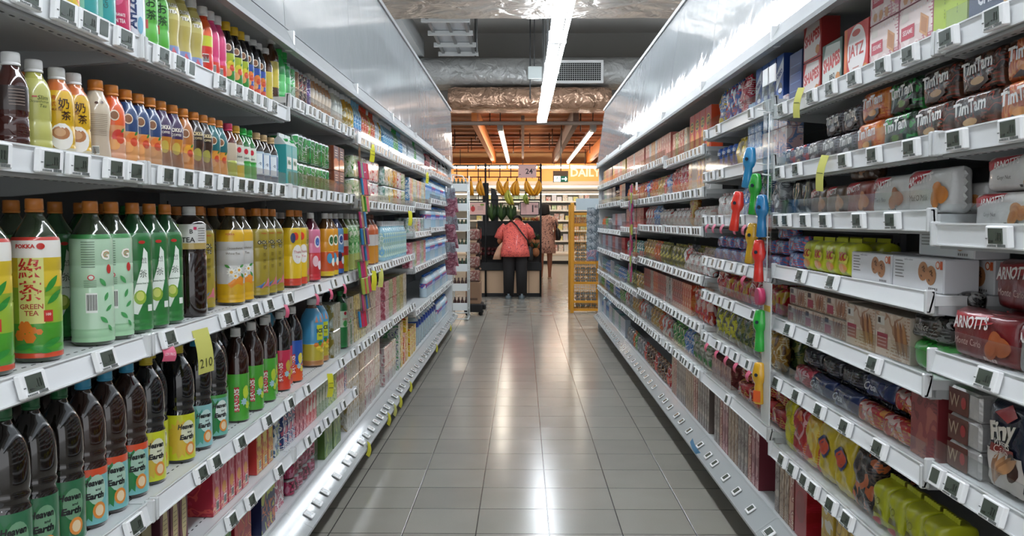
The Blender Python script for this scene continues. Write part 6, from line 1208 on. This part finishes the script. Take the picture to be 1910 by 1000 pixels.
run('R', 4, 4.27, 4.72, [(snack('round-topped red foil bag', 'a8242c', 'd8b8b0', 'c8602c', .11, .17), 4)]); run('R', 4, 4.72, 5.40, [(rb3[1], 4), (rb3[0], 5), (rb3[2], 1)]); run('R', 4, 5.43, 6.58, [(rb3[2], 2), (rb3[0], 5), (rb3[1], 3)]); run('R', 4, 6.61, 7.75, [(Cn[1], 3), (Cn[6], 2), (Cn[8], 4)]); run('R', 4, 7.80, 10.1, [(Cn[2], 4), (Cn[9], 3), (A[5], 4)])
# near bay fifth shelf: silver and brown wafer slabs, standing wafer bags
sl_ = carton('silver foil wafer slab with chocolate panel', .13, .058, .08, mat('d0cecd', .28, metal=.6, bump=.8, bscale=25), side=mat('d0cecd', .28, metal=.6, bump=.8, bscale=25), dec=lambda b, mp, W, H: (b.drect(mp, -W*.5, W*.16, H*.04, H*.94, M('5a2418'), .0012), ttext(b, mp, 'W', -W*.30, H*.5, .028, 'b8a088', bold=0, off=.002), b.dell(mp, W*.0, H*.5, .011, .013, M('a8242c'), .0018)), name='wafer_packet', cat='packet', c=.006)
for t in range(3): put('R', 4, 1.795, sl_, z=t*.0595, tier=t)
for t in range(3): put('R', 4, 1.795, sl_, z=t*.0595, back=1, tier=t)
fw = snack('navy and white wafer bag with cacao wafers', '1c2438', 'b8b0a8', 'a83a30', .15, .25, .07)
fwd = lambda b, mp, W, H: (b.drect(mp, -W*.44, W*.44, H*.04, H*.46, M('cdc4bc'), .0008), b.dpoly(mp, [(-W*.2, H*.86), (W*.1, H*.78), (W*.34, H*.88), (W*.05, H*.97)], M('a8343a'), .001), ttext(b, mp, 'Finy', 0, H*.66, .05, 'e4dcd0', wmax=W*.8, bold=.04, rot=.2, slant=.2, off=.0014), ttext(b, mp, 'WAFERS', 0, H*.545, .012, 'e4dcd0', wmax=W*.5, off=.0014), b.drect(mp, -W*.3, W*.3, H*.44, H*.52, M('8a2a24'), .0012), ttext(b, mp, 'Cacao', 0, H*.48, .014, 'ecdcd0', bold=0, off=.0018), [b.dleaf(mp, -W*.2+W*.12*k, H*(.24+.03*k), .08, .02, 1.2-.2*k, M('b8875c' if k % 2 else '9a6a44'), .001+.0003*k) for k in range(4)], b.dell(mp, W*.25, H*.34, .018, .028, M('3a2018'), .0014))
fw = pillow('navy and white wafer bag with cacao wafers', .135, .185, .07, mat('1c2438', .25, coat=.5, bump=.3), fwd, seal='z', name='wafer_bag', cat='bag'); fr = pillow('red wafer bag with orange wafers', .15, .18, .07, mat('9a1f26', .25, coat=.5, bump=.3), lambda b, mp, W, H: (b.drect(mp, -W*.44, W*.44, H*.04, H*.40, M('c8beb8'), .0008), ttext(b, mp, 'Finy', 0, H*.66, .045, 'e4dcd0', wmax=W*.8, bold=.04, rot=.2, off=.0014), [b.dleaf(mp, -W*.2+W*.12*k, H*(.30+.03*k), .09, .024, 1.2-.2*k, M('c88a44' if k % 2 else 'b0703a'), .001+.0003*k) for k in range(4)]), seal='z', name='wafer_bag', cat='bag')
put('R', 4, 1.645, fw); put('R', 4, 1.485, fr)
# sixth shelf
rdp = pillow('red and white cream biscuit roll lying flat', .17, .055, .055, printm('b02a2c', 'd0b0a8', 'c8843a', 24, .2, (1, 1, 1), .4), name='biscuit_roll'); nvp = pillow('navy cream biscuit roll with white script', .18, .06, .06, mat('1f3060', .25, coat=.6, bump=.4), lambda b, mp, W, H: ttext(b, mp, 'Cream', -.02, H*.55, .022, 'c8ccd4', wmax=.09, bold=.02, slant=.2), name='biscuit_roll'); pkp = pillow('pink-red biscuit roll in clear wrap', .16, .06, .06, printm('b83c50', 'd0a0a8', '8a2434', 24, .2, (1, 1, 1), .4), name='biscuit_roll')
book = carton('flat red gift box with swirl pattern', .13, .165, .05, printm('8e3a3c', 'a8584c', '70282c', 16, .35), side='7a2c30')
put('R', 5, 1.975, book)
for y, p in ((2.13, rdp), (2.30, rdp), (2.48, nvp), (2.68, nvp), (2.86, pkp)): put('R', 5, y, p)
for y, p in ((2.15, rdp), (2.33, nvp), (2.52, dkp), (2.70, dkp), (2.88, dkp)): put('R', 5, y, p, z=.062, dx=.035, tier=1); put('R', 5, y+.01, dkp, back=1, z=.0); put('R', 5, y+.01, dkp, back=1, z=.062, tier=1)
for k in range(5): put('R', 5, 1.85-.14*k, rf if False else [A[8], A[9]][k % 2], back=0) if False else None
ybx = pillow('yellow square-ended biscuit packet with red tab', .085, .12, .10, mat('b8bc24', .3, coat=.4, bump=.25), lambda b, mp, W, H: (b.drect(mp, -W*.3, W*.3, H*.30, H*.42, M('6a6424'), .001), b.dell(mp, 0, H*.15, W*.25, H*.08, M('a8242c'), .001), ttext(b, mp, 'XO', 0, H*.62, .02, '8a8a2a', off=.0013)), seal='z', p=10, q=8, name='biscuit_pack')
for k in range(4): put('R', 6, 1.93+.094*k, ybx)
for k in range(4): put('R', 5, 1.42+.094*k, ybx)
rbx = pillow('red assorted biscuit pack with white script', .16, .07, .07, printm('a01c28', 'c8b0ac', '7a1420', 14, .25, (1, 1, 1), .3), name='biscuit_pack')
ylb = snack('yellow pointed snack bag', 'cfc02c', '9a8a24', 'ecd8a0', .12, .17, .05); grb = snack('green and olive noodle snack bag', '4a5a34', '8a8a4a', '24482c', .12, .15, .05); olb = snack('olive snack bag with round badge', '6a6a3c', 'c8c43a', '3a3c2c', .12, .15, .05)
run('R', 5, 3.10, 4.20, [(Cn[1], 2), (grb, 3), (olb, 3)]); run('R', 5, 3.10, 4.20, [(grb, 2), (olb, 2)], back=(1,))
# sixth of the far bays (505) and seventh of the near ones
run('R', 5, 4.27, 5.40, [(snack('grey and green crisp bag', '8a8c7a', '4a8a4a', 'c8c8b8', .12, .15, .05), 3), (Cn[2], 2), (Cn[8], 3)]); run('R', 5, 5.43, 7.75, [(Cn[4], 2), (Cn[0], 1), (Cn[1], 3), (Cn[5], 2)]); run('R', 5, 7.80, 10.1, [(Cn[8], 3), (Cn[2], 3), (A[5], 2)])
redroll = pillow('red foil biscuit roll in a slanting row', .16, .075, .07, printm('9a1420', 'b83a3c', 'c89a4a', 16, .18, (1, 1, 1), .5), name='biscuit_roll'); pbx = carton('pink and brown boxed biscuit carton', .09, .10, .07, printm('8a4a44', 'b88a78', '6a2c30', 22))
for k in range(4): put('R', 6, 3.12+.168*k, redroll, z=0); put('R', 6, 3.14+.168*k, redroll, z=.077, dx=.02, tier=1)
run('R', 6, 3.80, 4.20, [(pbx, 4)], tiers=1); run('R', 6, 3.1, 3.8, [(redroll, 4)], back=(1,))
yb1 = pillow('yellow biscuit bag with red top', .12, .17, .06, printm('d0a41c', 'b8302a', 'e0c860', 9, .22, (1, 1, 1), .4), seal='z', name='snack_bag', cat='bag', wr=.008); rb1 = pillow('red biscuit bag with orange top', .12, .17, .06, printm('a82428', 'cc6430', 'd8a0a0', 9, .22, (1, 1, 1), .4), seal='z', name='snack_bag', cat='bag', wr=.008); ob1 = pillow('yellow and blue biscuit bag with oval badge', .13, .18, .06, mat('c8b020', .25, coat=.5, bump=.4), lambda b, mp, W, H: (b.dell(mp, 0, H*.6, W*.3, H*.2, M('2a3a6a'), .001), b.dell(mp, 0, H*.6, W*.22, H*.14, M('c84a2c'), .0013)), seal='z', name='snack_bag', cat='bag', wr=.008); db1 = snack('dark brown and orange crisp bag', '2a2428', 'b8623a', '5a4a44', .13, .17, .06); lb1 = snack('lilac and grey clear bag', '8a84a4', 'c0bccc', '5a5474', .11, .16, .05); ly1 = snack('plain bright yellow thin bag', 'c8c020', 'd8d040', 'a8a018', .08, .17, .04)
for y, p in ((2.33, db1), (2.47, ob1), (2.61, ob1), (2.74, yb1), (2.865, rb1), (2.975, ly1)): put('R', 6, y, p); put('R', 6, y, p, back=1) if y < 2.8 else None
put('R', 6, 1.95, rbx) if False else None
# bottom deck, right
bcan = can('tall blue biscuit tin with picture', .055, .20, '2a5aa0', lambda b, mp, H, R_: (b.drect(mp, -.045, .045, .30*H, .98*H, M('b4b0ac'), .0006), b.dell(mp, -.01, .5*H, .03, .04, M('c8743a'), .001, star=.35, n=6), b.dell(mp, .0, .84*H, .025, .014, M('c83a44'), .001)), lid='dcdcdc', name='biscuit_tin', face=.5); ltin = can('low round brown tin with glossy dark lid', .060, .085, printm('8a7464', 'b8a090', '4a2c24', 24), lid='2a2624', name='round_tin')
for y in (2.10, 2.22): put('R', 'B', y, bcan, dx=.05)
for k in range(4): put('R', 'B', 1.60+.125*k, ltin, dx=.03); put('R', 'B', 1.60+.125*k, ltin, z=.087, dx=.03, tier=1)
ybox = carton('tall yellow biscuit box', .09, .20, .10, printm('c8a020', 'd8b840', '8a6a1c', 12), side='b08a1c'); ypk = carton('tall yellow box with white flowers', .10, .20, .10, printm('c8a834', 'd8d4c8', 'b8882c', 14), side='c0a040'); rbox_ = carton('tall crimson box with faint circles', .12, .22, .08, 'a01420', side=printm('9a1420', '8a1018', 'a82030', 8), dec=lambda b, mp, W, H: b.dell(mp, 0, H*.5, W*.4, H*.25, M('8a1018'), .0006)); wfb = [carton('tall slim %s wafer box' % n_, .05, .235, .09, printm(a, b_, c_, 20), side=sd_, name='wafer_box') for n_, a, b_, c_, sd_ in (('tan', 'a08468', 'c8b498', '6a4a38', '8a6a50'), ('brick', '9a4438', 'c08a70', 'd8c0a8', '7a2c28'), ('grey-brown', '8c8078', 'b4a89c', '5a4440', '6c605a'), ('dark pink', '8a3a44', 'b87a7c', 'd4b8b4', '6c2a34'))]
put('R', 'B', 2.385, ybox); put('R', 'B', 2.48, ybox); put('R', 'B', 2.60, ypk); put('R', 'B', 2.85, rbox_); put('R', 'B', 2.36, ybox, back=1)
run('R', 'B', 2.92, 3.20, [(wfb[1], 1), (wfb[0], 2), (wfb[2], 1)]); run('R', 'B', 3.24, 3.36, [(rbox_, 1)]); run('R', 'B', 3.36, 4.20, [(wfb[3], 2), (wfb[1], 1), (wfb[2], 3), (wfb[0], 3)]); run('R', 'B', 4.27, 5.40, [(wfb[2], 5), (wfb[1], 2), (wfb[0], 4)])
run('R', 'B', 5.43, 6.58, [(Cn[3], 1), (Cn[7], 3)]); run('R', 'B', 6.61, 7.75, [(Cn[5], 3), (Cn[8], 1), (Cn[0], 1)]); run('R', 'B', 7.80, 8.94, [(A[5], 4), (A[12], 2)]); run('R', 'B', 8.98, 10.1, [(A[5], 3), (WB, 4)], gap=.01)
run('R', 5, 5.43, 5.44, [(ylb, 1)])
# ---------------------------------------------------------------- hanging strips, shelf flags
def strip(name, label, side, y, z0, z1, off=.02, w=.05):
    X = XL+off if side == 'L' else XR-off
    t = thing(name, label, 'merchandising strip', (X, y, z0))
    MB().box(-.0015, .0015, -w/2, w/2, 0, z1-z0, clear('eef2f2', .5)).build('strip', t)
    b = MB().box(-.003, .003, -w*.8, w*.8, z1-z0-.04, z1-z0+.02, TAGW, .001); b.build('header', t)
    for k in range(3): MB().tube([(0, 0, (z1-z0)*(.2+.3*k)), (-.03 if side == 'R' else .03, 0, (z1-z0)*(.2+.3*k)+.005)], .0025, TAGW, 5).build('hook', t)
    return X
X = strip('clip_strip', 'clear hanging strip holding bright comb packs on the left shelving', 'L', 4.27, .78, 1.70, .035)
combs = [(c, MB()) for c in ('c8243c', 'b83070', '4a8a34', '2a6a9a', '98a43a', '3a2a5a')]
random.seed(4); cm = []
for c, b in combs:
    b.box(-.004, .004, -.045, .045, 0, .10, clear('f0f0f0', .7))
    for k in range(5): cc = random.choice(['c8243c', 'b83070', '4a9a3c', '2a7aa8', 'a0ac48', '3a2a5a', 'c84034', 'c8243c', 'a82a60']); b.box(.004, .016, -.040+.017*k, -.027+.017*k, .008, .09, mat(c if k % 2 else cc, .3, coat=.5), .003)
    cm.append(b.mesh('comb_pack'))
names = ['red', 'magenta', 'green', 'blue', 'lime', 'violet']
k = 0
for j in range(10):
    for dy in (-.05, .05):
        i = (j*2+(dy > 0)*3+j//3) % 6
        o = thing('comb_pack', 'multicoloured comb pack with %s edge, %s from the bottom, %s column of the left strip' % (names[i], nth(j), 'near' if dy < 0 else 'far'), 'comb pack', (X+.012+.006*(j % 3), 4.27+dy+.008*sin(j), .74+j*.082), random.uniform(-.25, .25), 'comb packs on the left strip', cm[i]); o.rotation_euler[1] = R(-6); k += 1
X = strip('clip_strip', 'clear hanging strip with pink and grey pouches at the left far end', 'L', 9.05, .75, 1.62, .04)
pm_ = [pillow('p', .15, .15, .012, printm(a, b_, c_, 16, .3), seal='z', p=10, nx=8, nz=6).parts[0][1] for a, b_, c_ in (('c87a88', 'e0b0b8', '8a4a5a'), ('b0b4b8', 'd8dadc', '8a6a74'))]
for j in range(9):
    o = thing('hanging_pouch', '%s flat pouch, %s from the bottom of the far left strip' % (('pink', 'grey')[j % 3 == 2], nth(j)), 'pouch', (X+.055+.02*(j % 2), 9.05, .70+j*.095), -pi/2+.9, 'pouches on the far left strip', pm_[j % 3 == 2])
    o.rotation_euler[0] = R(10)
# right: bright plastic candy bottles on cards
def candy(desc, c, y, z, lean=0, dx=.05, c2=None):
    t = thing('toy_candy_tube', desc, 'candy tube', (XR-dx, y, z), -pi/2+.75, 'shaped candy tubes on the right strips'); t.rotation_euler[1] = lean
    t.scale = (.8, .8, .82)
    m = mat(c, .15, coat=.8); b = MB(); P = []; n = 14
    prof = [(0, .020, .014), (.004, .026, .016), (.05, .022, .015), (.09, .020, .014), (.105, .030, .020), (.125, .034, .022), (.145, .030, .020), (.165, .026, .017), (.18, .022, .014), (.184, .012, .008)]
    vs = [(a*cos(2*pi*k/n), d_*sin(2*pi*k/n), z_) for z_, a, d_ in prof for k in range(n)]
    fs = [(j*n+k, j*n+(k+1) % n, (j+1)*n+(k+1) % n, (j+1)*n+k) for j in range(len(prof)-1) for k in range(n)] + [tuple(range(n))[::-1], tuple((len(prof)-1)*n+k for k in range(n))]
    b.add(vs, fs, m, True).build('tube_body', t)
    MB().lathe([(0, .008), (.004, .008)], mat('1c2a3a', .4), 8).build('button', t).matrix_local = Matrix.Translation((.0, -.0235, .13)) @ Matrix.Rotation(pi/2, 4, 'X')
    if c2: MB().box(-.018, .018, -.0165, -.0155, .01, .06, mat(c2, .3)).build('contents_panel', t)
strip('clip_strip', 'clear hanging strip holding candy tubes on the right shelving, upper', 'R', 3.09, 1.16, 1.80, .03)
strip('clip_strip', 'clear hanging strip holding candy tubes beside the first, slightly nearer', 'R', 3.02, 1.075, 1.80, .03)
t = thing('hanging_card', 'tall pale card with green and yellow candy tubes, lower right strip', 'card', (XR-.035, 3.02, .56)); MB().box(-.002, .002, -.055, .045, 0, .50, mat('cfd2cf', .4)).box(-.004, -.002, -.05, .02, .40, .42, mat('c8a82a', .5)).build('card', t)
MB().lathe([(0, .030), (.012, .032), (.024, .030)], mat('b82c5c', .3, coat=.4), 14).build('pink_reel', t).matrix_local = Matrix.Translation((-.01, .01, .45)) @ Matrix.Rotation(-pi/2, 4, 'Y')
MB().tube([(-.002, .0, .5), (-.002, 0, 1.1)], .002, TAGW, 4).build('cord', t)
for d_, c, y, z, l, dx in (('blue candy tube at the top of the upper strip', '2a84b8', 3.19, 1.40, .12, .07), ('bright red candy tube bulging out below the blue one', 'e0382c', 3.25, 1.24, .15, .10), ('green candy tube beside the red one', '2a9c34', 3.13, 1.30, .08, .06), ('mustard yellow candy tube below the green one', 'c89c24', 3.17, 1.12, .10, .06),
                     ('deep blue candy tube on the nearer strip', '2474a8', 3.03, 1.22, 0, .055), ('red candy tube at the bottom of the nearer strip', 'd83028', 3.06, 1.06, 0, .055), ('vivid green candy tube on the pale card', '2cb040', 3.05, .81, 0, .05), ('yellow candy tube with orange end on the pale card', 'd8a424', 3.05, .62, 0, .05)):
    candy(d_, c, y, z, l, dx, 'd8602c' if 'orange' in d_ else None)
strip('clip_strip', 'clear strip of green and blue comb packs along the right shelving', 'R', 6.55, .80, 1.55, .03)
for j in range(12):
    i = (2, 3, 4, 3)[j % 4]; thing('comb_pack', 'small %s comb pack, %s from the bottom of the right mid-aisle strip' % (names[i], nth(j)), 'comb pack', (XR-.06, 6.55+.02*(j % 2), .80+j*.06), pi+random.uniform(-.2, .2), 'comb packs on the right strip', cm[i])
strip('clip_strip', 'pale strip of grey-blue pouches at the far end of right shelving', 'R', 10.12, .75, 1.45, .03)
for j in range(6): 
    o = thing('hanging_pouch', 'pale blue-grey pouch, %s from the bottom of the far right strip' % nth(j), 'pouch', (XR-.07, 10.12, .80+j*.10), .4, 'pouches on the far right strip', pillow('q%d' % (j == 0), .17, .12, .012, printm('a8b4bc', 'c8d0d4', '5a6a74', 18, .3) if j else printm('b88a9c', '8ab0d0', 'd8c8d0', 12, .3), seal='z', p=10, nx=8, nz=6).parts[0][1]); o.rotation_euler[0] = R(8)
# paper flags hanging from the shelf rails
def flag(side, y, z, w, h, c, label, txt=None, tilt=.12, off=.018, turn=.5, tc='4a4a2c'):
    X = XL+off if side == 'L' else XR-off
    b = MB(); mm = mat(c, .5); N_ = 6; vs = []; 
    for k in range(N_+1): q = k/N_; yo = -.010*sin(q*pi)-q*q*.008; vs += [(-w/2, yo, -h*q), (w/2, yo, -h*q)]
    fs = [(2*k, 2*k+1, 2*k+3, 2*k+2) for k in range(N_)]; b.add(vs, fs, mm, True); b.add([(x, y_+.0008, z_) for x, y_, z_ in vs], [f[::-1] for f in fs], mm, True)
    mp = lambda u, v, o: (u, -.010*sin(min(1, -v/h)*pi)-(v/h)**2*.008-o, v)
    if txt:
        for t_, v, hh in txt: ttext(b, mp, t_, 0, -h*v, hh, tc, wmax=w*.8, off=.0012, bold=0)
    o = thing('shelf_flag', label, 'price flag', (X, y, z), (pi/2-turn) if side == 'L' else -pi/2+turn, None, b.mesh('shelf_flag')); o.rotation_euler[1] = tilt
    o['group'] = 'paper flags on the shelf rails'
YF, YP, PKF = 'c9c86a', 'd4d030', 'd4607c'
flag('L', yl(368, .83), 1.0, .05, .115, YF, 'pale yellow price flag reading 210 below the left third shelf', [('210', .76, .024)], tilt=-.1)
flag('L', yl(306, .83), .985, .036, .034, PKF, 'small pink flag on the left third shelf beside the yellow price flag', [('LOW PRICE', .5, .007)], tc='f4d8e0')
for k, px in enumerate((530, 588, 614, 640)): flag('L', yl(px, .83), .985, .022, .045, PKF, 'small pink flag under the left third shelf, %s nearest of four' % nth(k), turn=.3)
flag('L', yl(612, .83), .62, .035, .10, YP, 'yellow curled flag under the left fourth shelf below blue bottles', [('–––', .4, .002), ('––', .6, .003)])
for k, px in enumerate((695, 797)): flag('L', yl(px, .83), 1.70, .04, .10, YP, 'yellow flag hanging from the left top shelf, %s nearest' % nth(k), [('–––', .4, .002), ('––', .6, .003)])
for k, (px, z) in enumerate(((696, 1.0), (709, 1.0), (765, 1.35))): flag('L', yl(px, .83), z, .045, .11, YP if k != 1 else YF, 'yellow flag beyond the comb strip, %s nearest' % nth(k))
for k, (px, c) in enumerate(((674, YP), (714, YP), (726, YF), (737, YP), (757, YP), (808, YP), (835, YP))): flag('L', 1590*.80/(975-px), .165, .05, .07, c, 'yellow flag curling off the left base rail, %s nearest' % nth(k), off=.075, tilt=.5, turn=.2)
flag('R', yr(1486, .88), 1.70, .035, .095, YF, 'pale yellow flag hanging from the right top shelf', [('–––', .5, .002)], turn=.3)
flag('R', yr(1532, .88), 1.47, .035, .105, YF, 'pale yellow flag hanging from the right second shelf', [('–––', .5, .002)], turn=.3)
for k, px in enumerate((1319, 1332, 1347, 1372, 1388)): flag('R', yr(px, .88), 1.262, .03, .04, 'd07088', 'small pink flag under the right third shelf, %s from the aisle end' % nth(4-k), turn=.1)
for k, px in enumerate((1321, 1340, 1358, 1376, 1400)): flag('R', yr(px, .88), .695, .03, .04, PKF, 'pink flag under the right sixth shelf, %s from the aisle end' % nth(4-k), turn=.1)
flag('R', yr(1388, .88), 1.06, .03, .04, PKF, 'lone pink flag under the right fourth shelf', turn=.1)
flag('R', 1590*.88/(1312-975), .20, .03, .09, '6a9ac0', 'small blue and orange flag poking out from the right base rail', tilt=-.9, off=.07)
finish_labels()
